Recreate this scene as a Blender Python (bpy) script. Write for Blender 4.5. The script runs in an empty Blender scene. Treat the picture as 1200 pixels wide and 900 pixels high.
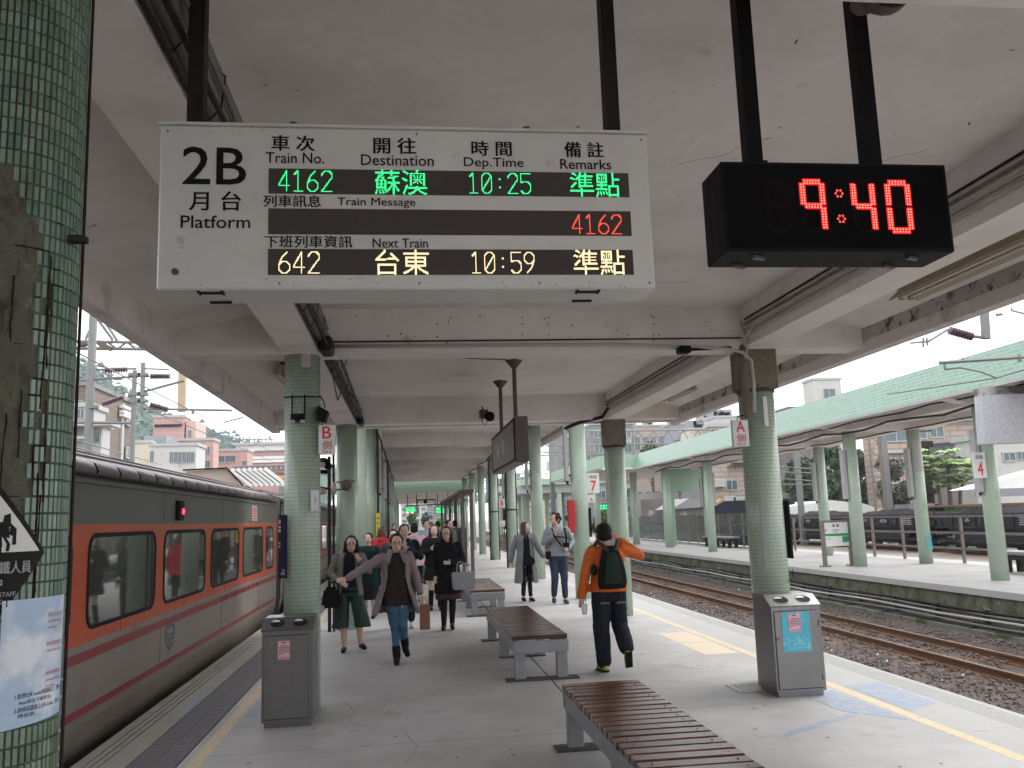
import bpy, bmesh, math, random
from mathutils import Vector, Matrix
random.seed(7)
R = math.radians
SC = bpy.context.scene
COL = SC.collection

# ------------------------------------------------------------------ camera
F_PX, CAM_H = 1020.0, 1.7
def _n(v): return Vector(v).normalized()
FW = _n((-122, 161, F_PX))                      # platform axis seen from the camera (x right, y down, z forward)
UPV = Vector((-231, -6670, F_PX)); UPV = (UPV - UPV.dot(FW) * FW).normalized()
RT = FW.cross(UPV)
if RT.x < 0: RT = -RT
def ray(px, py):
    c = Vector((px - 600, py - 450, F_PX)); return Vector((RT.dot(c), FW.dot(c), UPV.dot(c)))
def at(px, py, Y):                              # the point of the place at distance Y along the platform
    r = ray(px, py); t = Y / r.y; return Vector((r.x * t, Y, r.z * t + CAM_H))
def onx(px, py, X):
    r = ray(px, py); t = X / r.x; return Vector((X, r.y * t, r.z * t + CAM_H))
def onz(px, py, z=0.0):
    r = ray(px, py); t = (z - CAM_H) / r.z; return Vector((r.x * t, r.y * t, z))
cam = bpy.data.cameras.new('camera'); cam.sensor_width = 36; cam.lens = F_PX / 1200 * 36
cam.clip_start = 0.05; cam.clip_end = 3000
CAM = bpy.data.objects.new('camera', cam); COL.objects.link(CAM); SC.camera = CAM
# camera axes in the world: image right, image up, backwards
cr = Vector((RT.x, FW.x, UPV.x)); cu = -Vector((RT.y, FW.y, UPV.y)); cb = -Vector((RT.z, FW.z, UPV.z))
CAM.matrix_world = Matrix(((cr.x, cu.x, cb.x, 0), (cr.y, cu.y, cb.y, 0), (cr.z, cu.z, cb.z, CAM_H), (0, 0, 0, 1)))

# ------------------------------------------------------------------ light: overcast daylight
W = bpy.data.worlds.new('World'); SC.world = W; W.use_nodes = True
nt = W.node_tree; bg = nt.nodes['Background']
sky = nt.nodes.new('ShaderNodeTexSky'); sky.sky_type = 'NISHITA'; sky.sun_disc = False
sky.sun_elevation = R(52); sky.sun_rotation = R(70); sky.air_density = 1.6; sky.dust_density = 6.0; sky.ozone_density = 1.0
hs = nt.nodes.new('ShaderNodeHueSaturation'); hs.inputs['Saturation'].default_value = 0.14; hs.inputs['Value'].default_value = 1.0
nt.links.new(sky.outputs[0], hs.inputs['Color'])
mx = nt.nodes.new('ShaderNodeMixRGB'); mx.inputs[0].default_value = 0.65; mx.inputs[2].default_value = (12.5, 12.8, 13.2, 1)   # cloud cover
nt.links.new(hs.outputs[0], mx.inputs[1]); nt.links.new(mx.outputs[0], bg.inputs[0]); bg.inputs[1].default_value = 0.13
sun = bpy.data.lights.new('sun', 'SUN'); sun.energy = 0.8; sun.angle = R(25); sun.color = (1, .97, .93)
SUN = bpy.data.objects.new('sun', sun); COL.objects.link(SUN)
_d = Vector((math.sin(R(70)) * math.cos(R(52)), math.cos(R(70)) * math.cos(R(52)), math.sin(R(52))))
SUN.rotation_euler = _d.to_track_quat('Z', 'Y').to_euler()
SC.view_settings.view_transform = 'Standard'; SC.view_settings.look = 'None'
SC.view_settings.exposure = 0.92; SC.view_settings.gamma = 1.0
SC.cycles.max_bounces = 7; SC.cycles.diffuse_bounces = 4; SC.cycles.glossy_bounces = 3
SC.cycles.use_denoising = True

# ------------------------------------------------------------------ materials
def lin(r, g, b):
    f = lambda c: (c / 255 / 12.92) if c <= 10 else ((c / 255 + .055) / 1.055) ** 2.4
    return (f(r), f(g), f(b))
def mat(name, col, rough=.7, metal=0.0, var=.12, vs=3.0, spots=(), bump=0.0, bs=40.0, emit=None, es=1.0, ior=None, coord='world', stretch=(1, 1, 1)):
    m = bpy.data.materials.new(name); m.use_nodes = True
    t = m.node_tree; N = t.nodes; L = t.links; p = N['Principled BSDF']
    p.inputs['Roughness'].default_value = rough; p.inputs['Metallic'].default_value = metal
    if ior: p.inputs['IOR'].default_value = ior
    elif max(col) < .045 and rough > .3: p.inputs['Specular IOR Level'].default_value = .15
    if emit:
        p.inputs['Base Color'].default_value = (*col, 1)
        p.inputs['Emission Color'].default_value = (*emit, 1); p.inputs['Emission Strength'].default_value = es
        return m
    if coord == 'world': g = N.new('ShaderNodeNewGeometry').outputs['Position']
    else: g = N.new('ShaderNodeTexCoord').outputs['Object']
    mp = N.new('ShaderNodeMapping'); mp.inputs['Scale'].default_value = stretch; L.new(g, mp.inputs[0]); P = mp.outputs[0]
    def noise(s, d=4.0):
        n = N.new('ShaderNodeTexNoise'); n.inputs['Scale'].default_value = s; n.inputs['Detail'].default_value = d; n.inputs['Roughness'].default_value = .6
        L.new(P, n.inputs['Vector']); return n.outputs[0]
    def ramp(src, a, b):
        r = N.new('ShaderNodeMapRange'); r.inputs[1].default_value = a; r.inputs[2].default_value = b; L.new(src, r.inputs[0]); return r.outputs[0]
    def mix(fac, a, b):
        x = N.new('ShaderNodeMixRGB'); L.new(fac, x.inputs[0])
        for i, c in ((1, a), (2, b)):
            if isinstance(c, tuple): x.inputs[i].default_value = (*c, 1)
            else: L.new(c, x.inputs[i])
        return x.outputs[0]
    lo = tuple(c * (1 - var) for c in col); hi = tuple(min(1, c * (1 + var)) for c in col)
    c = mix(ramp(noise(vs), .3, .7), lo, hi)
    if var > 0: c = mix(ramp(noise(vs * 9, 2), .35, .75), c, tuple(x * (1 - var * .6) for x in col)) if var > .05 else c
    for (sc_, s, th, soft) in spots: c = mix(ramp(noise(s, 6), th, th + soft), c, sc_)
    L.new(c, p.inputs['Base Color'])
    if bump:
        b = N.new('ShaderNodeBump'); b.inputs['Strength'].default_value = bump; b.inputs['Distance'].default_value = .01
        L.new(noise(bs, 5), b.inputs['Height']); L.new(b.outputs[0], p.inputs['Normal'])
    return m
def tile_mat(name, c1, c2, mortar, bw, rh, mw, offset=0.0, rough=.25, bump=.5, uv=True, dirt=(.10, .12, .08), dth=.62):
    m = bpy.data.materials.new(name); m.use_nodes = True
    t = m.node_tree; N = t.nodes; L = t.links; p = N['Principled BSDF']; p.inputs['Roughness'].default_value = rough
    tc = N.new('ShaderNodeTexCoord'); pos = N.new('ShaderNodeNewGeometry')
    b = N.new('ShaderNodeTexBrick'); b.offset = offset; b.squash = 1.0
    b.inputs['Scale'].default_value = 1; b.inputs['Brick Width'].default_value = bw; b.inputs['Row Height'].default_value = rh
    b.inputs['Mortar Size'].default_value = mw; b.inputs['Mortar Smooth'].default_value = .2
    b.inputs['Color1'].default_value = (*c1, 1); b.inputs['Color2'].default_value = (*c2, 1); b.inputs['Mortar'].default_value = (*mortar, 1)
    L.new(tc.outputs['UV'], b.inputs['Vector'])
    n = N.new('ShaderNodeTexNoise'); n.inputs['Scale'].default_value = 2.3; n.inputs['Detail'].default_value = 6; L.new(pos.outputs['Position'], n.inputs['Vector'])
    r = N.new('ShaderNodeMapRange'); r.inputs[1].default_value = dth; r.inputs[2].default_value = dth + .2; r.inputs[4].default_value = .55; L.new(n.outputs[0], r.inputs[0])
    x = N.new('ShaderNodeMixRGB'); L.new(r.outputs[0], x.inputs[0]); L.new(b.outputs[0], x.inputs[1]); x.inputs[2].default_value = (*dirt, 1)
    L.new(x.outputs[0], p.inputs['Base Color'])
    bp = N.new('ShaderNodeBump'); bp.inputs['Strength'].default_value = bump; bp.inputs['Distance'].default_value = .003; bp.invert = True
    L.new(b.outputs['Fac'], bp.inputs['Height']); L.new(bp.outputs[0], p.inputs['Normal'])
    return m
M = {}
M['column'] = tile_mat('column_tile', (.41, .51, .405), (.36, .46, .36), (.12, .13, .095), .0165, .037, .0013)
M['column_smooth'] = tile_mat('column_tile_far', (.44, .54, .435), (.395, .50, .395), (.22, .28, .22), .0165, .037, .001)
M['fascia_tile'] = tile_mat('fascia_tile', (.155, .265, .20), (.12, .225, .165), (.24, .34, .28), .20, .10, .010, offset=.5, rough=.4, dth=.75)
M['brick'] = tile_mat('brick_facade', (.155, .115, .088), (.125, .09, .07), (.20, .17, .14), .5, .16, .02, offset=.5, rough=.8, bump=.2)
M['pinktile'] = tile_mat('pink_tile_facade', (.46, .27, .24), (.42, .25, .225), (.52, .35, .32), 1.2, .8, .03, rough=.7, bump=.1, dirt=(.4, .3, .27))
M['beigetile'] = tile_mat('beige_tile_facade', (.41, .32, .265), (.36, .285, .24), (.23, .19, .165), 1.4, .42, .045, offset=.5, rough=.7, bump=.1, dirt=(.33, .28, .24))
M['ceil'] = mat('old_white_paint', (.77, .725, .69), .85, var=.06, vs=1.2, spots=[((.64, .59, .55), 1.1, .50, .2), ((.54, .48, .43), 3.2, .66, .12), ((.16, .14, .12), 8, .70, .04)], bump=.25, bs=14)
M['beam'] = mat('beam_paint', (.81, .765, .73), .85, var=.06, vs=1.0, spots=[((.67, .62, .58), 1.3, .52, .18), ((.56, .48, .41), 3.4, .65, .08), ((.15, .13, .11), 11, .705, .03)], bump=.3, bs=20)
M['fascia'] = mat('stained_fascia', (.70, .65, .61), .9, var=.10, vs=1.5, spots=[((.46, .42, .38), 2.4, .56, .14), ((.14, .125, .11), 11, .70, .03)], bump=.4, bs=18)
M['mold'] = mat('peeling_mold', (.50, .46, .43), .9, var=.12, vs=3, spots=[((.17, .155, .145), 4.0, .53, .10), ((.08, .07, .065), 9, .60, .05)], bump=.9, bs=22)
M['rawconc'] = mat('raw_concrete', (.20, .17, .13), .95, var=.25, vs=8, spots=[((.05, .04, .03), 30, .62, .05)], bump=.8, bs=60)
M['platform'] = mat('platform_concrete', (.405, .398, .395), .6, var=.11, vs=4, spots=[((.335, .325, .32), .7, .46, .16), ((.28, .272, .268), 1.9, .60, .12), ((.14, .135, .13), 30, .70, .03), ((.45, .445, .44), 12, .69, .03)], bump=.25, bs=60)
M['edgeconc'] = mat('edge_concrete', (.36, .345, .30), .8, var=.10, vs=3, spots=[((.22, .205, .165), 5, .58, .15)], bump=.2, bs=60)
M['edgeconc_r'] = mat('edge_concrete_pale', (.39, .385, .375), .75, var=.08, vs=3, spots=[((.30, .29, .28), 6, .60, .12)], bump=.2, bs=60)
M['crackdark'] = mat('flake_dark', (.13, .11, .10), .95, var=.3)  # dark brown of the flaked paint specks and ceiling cracks
M['crackgrey'] = mat('crack_grey', (.17, .165, .16), .9, var=.2)
M['joint'] = mat('joint_dark', (.06, .055, .05), .9, var=.2)
M['paver'] = mat('dark_paver', (.155, .145, .165), .7, var=.2, vs=25, bump=.3, bs=80)
M['yellow'] = mat('worn_yellow_paint', (.58, .47, .30), .6, var=.08, vs=6, spots=[((.40, .37, .33), 14, .57, .06)])
M['palepatch'] = mat('pale_tactile_tile', (.62, .52, .40), .7, var=.06, vs=20, spots=[((.50, .44, .37), 20, .6, .1)], bump=.3, bs=90)
M['blue'] = mat('worn_blue_paint', (.255, .31, .41), .6, var=.15, vs=12, spots=[((.33, .33, .33), 6, .47, .14), ((.40, .40, .395), 25, .60, .05)])
M['ballast'] = mat('ballast_ground', (.10, .075, .066), .95, var=.35, vs=22, spots=[((.155, .10, .07), 1.3, .50, .2), ((.28, .24, .22), 55, .68, .05)], bump=1.0, bs=35)
M['stone'] = mat('ballast_stone', (.145, .117, .108), .9, var=.45, vs=9, spots=[((.32, .29, .27), 17, .66, .05)])
M['rust'] = mat('rusty_rail', (.17, .085, .045), .8, var=.25, vs=12, bump=.3)
M['railtop'] = mat('worn_rail_top', (.26, .17, .12), .35, metal=.7, var=.15, vs=8)
M['sleeper'] = mat('old_sleeper', (.16, .095, .06), .95, var=.3, vs=10, bump=.5)
M['moss'] = mat('mossy_wall', (.13, .13, .10), .95, var=.3, vs=2.5, spots=[((.055, .075, .02), 3, .45, .15), ((.30, .29, .27), 4, .63, .08)], bump=.8, bs=30)
M['ledge'] = mat('grey_ledge', (.17, .165, .15), .95, var=.25, vs=2, spots=[((.05, .07, .02), 1.6, .52, .1), ((.30, .29, .28), 5, .64, .08)], bump=.6, bs=30)
M['cable'] = mat('black_cable', (.025, .022, .022), .5, var=.2)
M['cablegrey'] = mat('grey_conduit', (.20, .19, .175), .6, var=.2)
M['conduit'] = mat('white_conduit', (.46, .43, .40), .6, var=.1)
M['steel'] = mat('brushed_steel', (.215, .212, .212), .34, metal=.85, var=.12, vs=3, spots=[((.21, .205, .20), 4, .6, .15)], bump=.04, bs=120)
M['black'] = mat('black_housing', (.008, .008, .009), .6, var=.2)
M['glossblack'] = mat('black_display_glass', (.004, .004, .005), .2, var=0, ior=1.22)
M['darkgrey'] = mat('dark_grey_steel', (.030, .026, .025), .65, var=.2, vs=20)
M['signwhite'] = mat('sign_enamel', (.66, .66, .63), .35, var=.05, vs=2.5, spots=[((.60, .58, .52), 3, .56, .2), ((.42, .38, .30), 9, .66, .12)])
M['ledpanel'] = mat('led_matrix', (.075, .06, .05), .6, var=.25, vs=160)
M['ink'] = mat('black_ink', (.012, .012, .012), .5, var=0)
M['red'] = mat('red_ink', (.72, .02, .02), .5, var=0)
M['brownred'] = mat('faded_red_ink', (.60, .12, .07), .6, var=0)
M['ledgreen'] = mat('led_green', (0, .3, .1), emit=(.05, 1.0, .30), es=.8)
M['ledamber'] = mat('led_amber', (.3, .2, .1), emit=(1.0, .80, .46), es=.95)
M['ledred'] = mat('led_red', (.3, 0, 0), emit=(1.0, .26, .19), es=1.5)
M['ledredtext'] = mat('led_red_text', (.3, 0, 0), emit=(1.0, .09, .06), es=.95)
M['leddim'] = mat('led_unlit', (.03, .003, .004), .5, var=0)
M['redhalo'] = mat('led_glow', (.3, .0, .0), emit=(1.0, .008, .012), es=.6)  # red halo around the lit dots, put in as a glowing surface
M['wood'] = mat('varnished_slat', (.098, .042, .028), .15, var=.25, vs=5, bump=.12, bs=60, stretch=(1, 9, 1))
M['benchsteel'] = mat('galvanised_steel', (.27, .275, .285), .5, metal=.3, var=.15, vs=6, bump=.06)
M['baseplate'] = mat('rusted_plate', (.085, .065, .055), .8, var=.3, vs=12, bump=.3)
M['trainorange'] = mat('train_orange', (.50, .080, .024), .38, var=.05, vs=2, spots=[((.30, .07, .035), 2.3, .60, .2)])
M['traingrey'] = mat('train_grey_top', (.125, .125, .115), .5, var=.04, vs=1)
M['trainlow'] = mat('train_beige_grey', (.25, .215, .185), .45, var=.06, vs=1.2, spots=[((.18, .15, .13), 1.6, .55, .25)])
M['trainred'] = mat('train_red_stripe', (.26, .022, .028), .4, var=.06)
M['trainroof'] = mat('train_roof', (.115, .09, .098), .5, var=.1, vs=2)
M['rooflite'] = mat('train_roof_rib', (.175, .14, .15), .4, var=.1, vs=2)
M['rubber'] = mat('rubber_seal', (.012, .012, .012), .6, var=0)
M['glassdark'] = mat('tinted_glass', (.075, .08, .072), .03, var=0, ior=2.1)
M['glassfar'] = mat('window_glass_far', (.10, .14, .16), .15, var=.2, vs=.7)
M['green_paint'] = mat('green_paint', (.30, .44, .33), .6, var=.06)
M['shed'] = mat('green_shed', (.17, .30, .20), .7, var=.15, vs=2)
M['white'] = mat('white_paint', (.72, .72, .70), .6, var=.05)
M['offwhite'] = mat('grey_white_paint', (.38, .385, .38), .6, var=.07)
M['whitewall'] = mat('white_render', (.48, .47, .45), .8, var=.10, vs=.4, spots=[((.30, .29, .27), .9, .6, .15)])
M['creamwall'] = mat('cream_render', (.55, .50, .40), .8, var=.08, vs=.4)
M['greywall'] = mat('grey_render', (.215, .21, .215), .85, var=.15, vs=.3, spots=[((.13, .125, .125), .5, .56, .2), ((.10, .09, .09), 2.5, .66, .08)])
M['darkwall'] = mat('dark_old_wall', (.15, .13, .12), .9, var=.3, vs=.5, spots=[((.35, .32, .32), .9, .6, .1)])
M['tin'] = mat('grey_tin_roof', (.25, .25, .27), .6, var=.12, vs=.6)
M['navy'] = mat('navy_sign', (.015, .012, .035), .4, var=0)
M['galv'] = mat('galvanised_mast', (.185, .19, .19), .5, metal=.3, var=.08)
M['insul'] = mat('brown_insulator', (.10, .055, .07), .25, var=.1)
M['wire'] = mat('catenary_wire', (.13, .13, .13), .5, var=0)
M['fence'] = mat('grey_fence_rail', (.19, .16, .135), .7, var=.15)
M['wagon'] = mat('black_wagon', (.018, .020, .026), .5, var=.45, vs=1.4, spots=[((.085, .09, .10), 3.2, .58, .12)])
M['coal'] = mat('dark_load', (.022, .016, .020), .95, var=.3, vs=6, bump=.8, bs=6)
M['asphalt'] = mat('yard_ground', (.24, .20, .16), .95, var=.2, vs=1, bump=.3, bs=10)
M['leaf'] = mat('leaf_dark', (.045, .085, .035), .55, var=.45, vs=1.4)
M['leafmid'] = mat('leaf_mid', (.085, .13, .045), .55, var=.4, vs=1.6)
M['leafpale'] = mat('leaf_papaya', (.17, .30, .06), .5, var=.35, vs=1.2)
M['leafdry'] = mat('leaf_olive', (.13, .13, .085), .6, var=.35, vs=1.6)
M['bark'] = mat('bark', (.12, .10, .08), .9, var=.3)
M['hill'] = mat('forest_hill', (.055, .10, .075), .95, var=.5, vs=.12, spots=[((.11, .16, .12), .25, .5, .15)], bump=1, bs=.3)
M['ground'] = mat('far_ground', (.22, .20, .18), .95, var=.2, vs=.2)
M['posterblue'] = mat('poster_sky', (.42, .55, .72), .3, var=.1, vs=5, spots=[((.72, .76, .82), 6, .48, .12)])
M['pink'] = mat('pink_paper', (.66, .42, .50), .5, var=.03)
M['cyan'] = mat('cyan_poster', (.07, .42, .55), .4, var=.12, vs=9, spots=[((.20, .52, .60), 14, .58, .08)])
M['stickywhite'] = mat('white_sticker', (.62, .64, .66), .35, var=.05, vs=8, spots=[((.4, .4, .38), 25, .66, .05)])
M['granite'] = mat('speckled_panel', (.45, .45, .48), .8, var=.1, vs=8, spots=[((.30, .30, .33), 38, .52, .08), ((.56, .56, .58), 60, .6, .05)])
M['lampcream'] = mat('aged_lamp_casing', (.40, .33, .25), .5, var=.12, vs=9, spots=[((.12, .07, .04), 30, .68, .05)])
M['lampdark'] = mat('lamp_underside', (.11, .075, .05), .6, var=.2, vs=12)
M['tube'] = mat('fluorescent_tube_off', (.55, .50, .44), .3, var=.04)
M['orangebridge'] = mat('orange_bridge', (.62, .25, .10), .6, var=.1)
M['signgreen'] = mat('sign_green', (.02, .30, .10), .5, var=0)
M['boardgreen'] = mat('board_green', (.20, .55, .18), .5, var=.05)
M['yellowsign'] = mat('yellow_sign', (.72, .58, .03), .5, var=0)
M['firered'] = mat('red_box', (.42, .012, .015), .4, var=.05)
M['brownboard'] = mat('brown_display_case', (.115, .092, .085), .45, var=.08, vs=3)
M['drain'] = mat('drain_grate', (.50, .50, .49), .5, metal=.2, var=.1)
M['grime'] = mat('black_crack_grime', (.030, .018, .012), .95, var=.3, vs=60)

# ------------------------------------------------------------------ mesh helpers
OFF = {}
class MB:
    def __init__(s): s.v = []; s.f = []; s.mi = []; s.sm = []; s.uv = {}; s.cur = 0; s.smooth = False
    def add(s, vs, fs, uvs=None):
        b = len(s.v); s.v += [tuple(v) for v in vs]
        for k, f in enumerate(fs):
            s.f.append([b + i for i in f]); s.mi.append(s.cur); s.sm.append(s.smooth)
            if uvs is not None: s.uv[len(s.f) - 1] = uvs[k]
        return s
    def box(s, x0, x1, y0, y1, z0, z1, uvbox=False):
        v = [(x0, y0, z0), (x1, y0, z0), (x1, y1, z0), (x0, y1, z0), (x0, y0, z1), (x1, y0, z1), (x1, y1, z1), (x0, y1, z1)]
        f = [(0, 3, 2, 1), (4, 5, 6, 7), (0, 1, 5, 4), (1, 2, 6, 5), (2, 3, 7, 6), (3, 0, 4, 7)]
        uv = None
        if uvbox:
            P = lambda i, a, b: (v[i][a], v[i][b])
            ax = [(0, 1), (0, 1), (0, 2), (1, 2), (0, 2), (1, 2)]
            uv = [[P(i, *ax[k]) for i in ff] for k, ff in enumerate(f)]
        return s.add(v, f, uv)
    def bbox(s, x0, x1, y0, y1, z0, z1, b=.01):      # a box with chamfered edges
        bm = bmesh.new(); bmesh.ops.create_cube(bm, size=1)
        for v in bm.verts: v.co = Vector(((x0 + x1) / 2 + v.co.x * (x1 - x0), (y0 + y1) / 2 + v.co.y * (y1 - y0), (z0 + z1) / 2 + v.co.z * (z1 - z0)))
        bmesh.ops.bevel(bm, geom=bm.edges[:], offset=b, segments=1, affect='EDGES')
        bm.verts.index_update(); s.add([v.co[:] for v in bm.verts], [[v.index for v in f.verts] for f in bm.faces]); bm.free(); return s
    def obox(s, p0, p1, w, h, up=(0, 0, 1)):         # a bar of section w x h from p0 to p1
        p0 = Vector(p0); p1 = Vector(p1); d = (p1 - p0).normalized(); u = Vector(up)
        if abs(d.dot(u)) > .95: u = Vector((0, 1, 0))
        a = d.cross(u).normalized() * w / 2; b = a.cross(d).normalized() * h / 2
        v = [p0 - a - b, p0 + a - b, p0 + a + b, p0 - a + b, p1 - a - b, p1 + a - b, p1 + a + b, p1 - a + b]
        return s.add([x[:] for x in v], [(0, 1, 2, 3), (7, 6, 5, 4), (0, 4, 5, 1), (1, 5, 6, 2), (2, 6, 7, 3), (3, 7, 4, 0)])
    def tube(s, pts, r, n=8, caps=True):
        pts = [Vector(p) for p in pts]; rs = r if isinstance(r, (list, tuple)) else [r] * len(pts)
        V = []; prev = None
        for i, p in enumerate(pts):
            d = (pts[min(i + 1, len(pts) - 1)] - pts[max(i - 1, 0)]).normalized()
            if prev is None:
                u = Vector((0, 0, 1)) if abs(d.z) < .9 else Vector((1, 0, 0)); a = d.cross(u).normalized()
            else: a = (prev - d * prev.dot(d)).normalized()
            prev = a; b = d.cross(a)
            for k in range(n):
                t = 2 * math.pi * k / n; V.append((p + (a * math.cos(t) + b * math.sin(t)) * rs[i])[:])
        Fc = []
        for i in range(len(pts) - 1):
            for k in range(n): Fc.append((i * n + k, i * n + (k + 1) % n, (i + 1) * n + (k + 1) % n, (i + 1) * n + k))
        if caps: Fc += [tuple(range(n - 1, -1, -1)), tuple((len(pts) - 1) * n + k for k in range(n))]
        return s.add(V, Fc)
    def lathe(s, cx, cy, prof, n=24, a0=0.0, a1=2 * math.pi, caps=True):      # prof: (r, z) list, UV = arc length, z
        full = abs(a1 - a0 - 2 * math.pi) < 1e-6; m = n if full else n + 1
        V = []; 
        for (r, z) in prof:
            for k in range(m):
                t = a0 + (a1 - a0) * k / n; V.append((cx + r * math.cos(t), cy + r * math.sin(t), z))
        Fc = []; U = []
        rr = max(p[0] for p in prof)
        for i in range(len(prof) - 1):
            for k in range(n):
                k2 = (k + 1) % m; Fc.append((i * m + k, i * m + k2, (i + 1) * m + k2, (i + 1) * m + k))
                u0 = (a0 + (a1 - a0) * k / n) * rr; u1 = (a0 + (a1 - a0) * (k + 1) / n) * rr
                U.append([(u0, prof[i][1]), (u1, prof[i][1]), (u1, prof[i + 1][1]), (u0, prof[i + 1][1])])
        if caps and full:
            Fc += [tuple(range(m - 1, -1, -1)), tuple((len(prof) - 1) * m + k for k in range(m))]
            U += [[(0, 0)] * m, [(0, 0)] * m]
        return s.add(V, Fc, U)
    def prism(s, poly, axis, a, b):                  # poly in the two other axes, extruded along axis
        n = len(poly); V = []
        for t in (a, b):
            for (p, q) in poly: V.append({'x': (t, p, q), 'y': (p, t, q), 'z': (p, q, t)}[axis])
        return s.add(V, [tuple(range(n - 1, -1, -1)), tuple(range(n, 2 * n))] + [(i, (i + 1) % n, n + (i + 1) % n, n + i) for i in range(n)])
    def ell(s, c, r, n=14, m=9):
        c = Vector(c); V = [(c.x, c.y, c.z - r[2])]
        for i in range(1, m):
            t = -math.pi / 2 + math.pi * i / m
            for k in range(n):
                a = 2 * math.pi * k / n; V.append((c.x + r[0] * math.cos(t) * math.cos(a), c.y + r[1] * math.cos(t) * math.sin(a), c.z + r[2] * math.sin(t)))
        V.append((c.x, c.y, c.z + r[2])); Fc = [(0, 1 + (k + 1) % n, 1 + k) for k in range(n)]
        for i in range(m - 2):
            for k in range(n): Fc.append((1 + i * n + k, 1 + i * n + (k + 1) % n, 1 + (i + 1) * n + (k + 1) % n, 1 + (i + 1) * n + k))
        l = len(V) - 1; Fc += [(l, l - n + k, l - n + (k + 1) % n) for k in range(n)]
        return s.add(V, Fc)
    def mesh(s, name, off):
        me = bpy.data.meshes.new(name); me.from_pydata([(v[0] - off[0], v[1] - off[1], v[2] - off[2]) for v in s.v], [], s.f); return me
    def obj(s, name, m, parent=None, kind=None, label=None, cat=None, group=None, local=False):
        off = (0, 0, 0) if local else (OFF.get(parent.name, (0, 0, 0)) if parent else (0, 0, 0))
        me = s.mesh(name, off)
        for x in (m if isinstance(m, (list, tuple)) else [m]): me.materials.append(M[x] if isinstance(x, str) else x)
        me.polygons.foreach_set('material_index', s.mi); me.polygons.foreach_set('use_smooth', s.sm)
        if s.uv:
            ul = me.uv_layers.new(name='UVMap')
            for fi, uvs in s.uv.items():
                for li, uv in zip(me.polygons[fi].loop_indices, uvs): ul.data[li].uv = uv
        me.update()
        return link(name, me, parent, kind, label, cat, group, off)
def link(name, me, parent=None, kind=None, label=None, cat=None, group=None, off=(0, 0, 0)):
    o = bpy.data.objects.new(name, me); COL.objects.link(o)
    if parent: o.parent = parent
    OFF[o.name] = off
    for k, v in (('kind', kind), ('label', label), ('category', cat), ('group', group)):
        if v: o[k] = v
    return o
def thing(name, label, cat, loc=(0, 0, 0), group=None, rz=0.0, kind=None, local=False):
    o = bpy.data.objects.new(name, None); COL.objects.link(o); o.location = loc; o.rotation_euler = (0, 0, rz)
    o['label'] = label; o['category'] = cat
    if group: o['group'] = group
    if kind: o['kind'] = kind
    OFF[o.name] = (0, 0, 0) if local else tuple(loc)
    return o
def struct(name, loc=(0, 0, 0)):
    o = bpy.data.objects.new(name, None); COL.objects.link(o); o.location = loc; o['kind'] = 'structure'; OFF[o.name] = tuple(loc); return o
KIDS = {}
def dup(root, loc, rz=None, label=None, group=None):
    kids = {}
    for o in COL.objects:
        if o.parent: kids.setdefault(o.parent.name, []).append(o)
    def cp(o, par):
        c = o.copy(); COL.objects.link(c); c.parent = par
        for k in kids.get(o.name, []): cp(k, c)
        return c
    r = cp(root, None); r.location = loc; OFF[r.name] = tuple(loc)
    if rz is not None: r.rotation_euler = (0, 0, rz)
    if label: r['label'] = label
    if group: r['group'] = group
    return r
def inst(name, me, loc, parent, label=None, rot=None, off=None):         # a piece that shares its mesh
    o = bpy.data.objects.new(name, me); COL.objects.link(o); o.parent = parent
    of = OFF.get(parent.name, (0, 0, 0)) if off is None else off
    o.location = (loc[0] - of[0], loc[1] - of[1], loc[2] - of[2])
    if rot: o.rotation_euler = rot
    if label: o['label'] = label
    return o
# ---- writing: glyph outlines from the built-in font, as flat print
GL = {}
def glyphs(s, off=0.0):
    k = (s, off)
    if k not in GL:
        c = bpy.data.curves.new('t', 'FONT'); c.body = s; c.size = 1; c.offset = off; c.resolution_u = 3
        o = bpy.data.objects.new('t', c); COL.objects.link(o); bpy.context.view_layer.update()
        me = bpy.data.meshes.new_from_object(o.evaluated_get(bpy.context.evaluated_depsgraph_get()))
        vs = [(v.co.x, v.co.y) for v in me.vertices]; fs = [tuple(p.vertices) for p in me.polygons]
        xs = [v[0] for v in vs]; ys = [v[1] for v in vs]
        x0, x1, y0, y1 = min(xs), max(xs), min(ys), max(ys)
        GL[k] = ([((x - x0) / (x1 - x0), (y - y0) / (y1 - y0)) for x, y in vs], fs)
        bpy.data.objects.remove(o); bpy.data.curves.remove(c); bpy.data.meshes.remove(me)
    return GL[k]
def text(mb, s, x0, x1, z0, z1, f, off=0.0):     # fill the rectangle; f maps (x, z) to a point; off thickens by a second, shifted impression
    vs, fs = glyphs(s, 0.0); n = max(1, len(s.replace(' ', ''))); e = off * (x1 - x0) / n * 1.1; h = off * (z1 - z0) * .5
    o = Vector(f(x0, z0)); nr = (Vector(f(x1, z0)) - o).cross(Vector(f(x0, z1)) - o).normalized()
    for k, (dx, dz) in enumerate(((-e, -h), (e, h), (-e, h), (e, -h)) if off else ((0, 0),)):
        mb.add([(Vector(f(x0 + u * (x1 - x0) + dx, z0 + w * (z1 - z0) + dz)) + nr * .00025 * k)[:] for u, w in vs], fs)
def flatY(y): return lambda x, z: (x, y, z)
def cyl_map(cx, cy, r): return lambda a, z: (cx + r * math.sin(a), cy - r * math.cos(a), z)   # a = angle from -Y towards +X

# ================================================================== the platform
Y0, Y1 = -80.0, 120.0
plat = struct('platform', (1.2, 8, 0))
b = MB(); b.box(-2.30, 4.66, Y0, Y1, -.95, -.03); b.obj('platform_core', 'edgeconc', plat)
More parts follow.
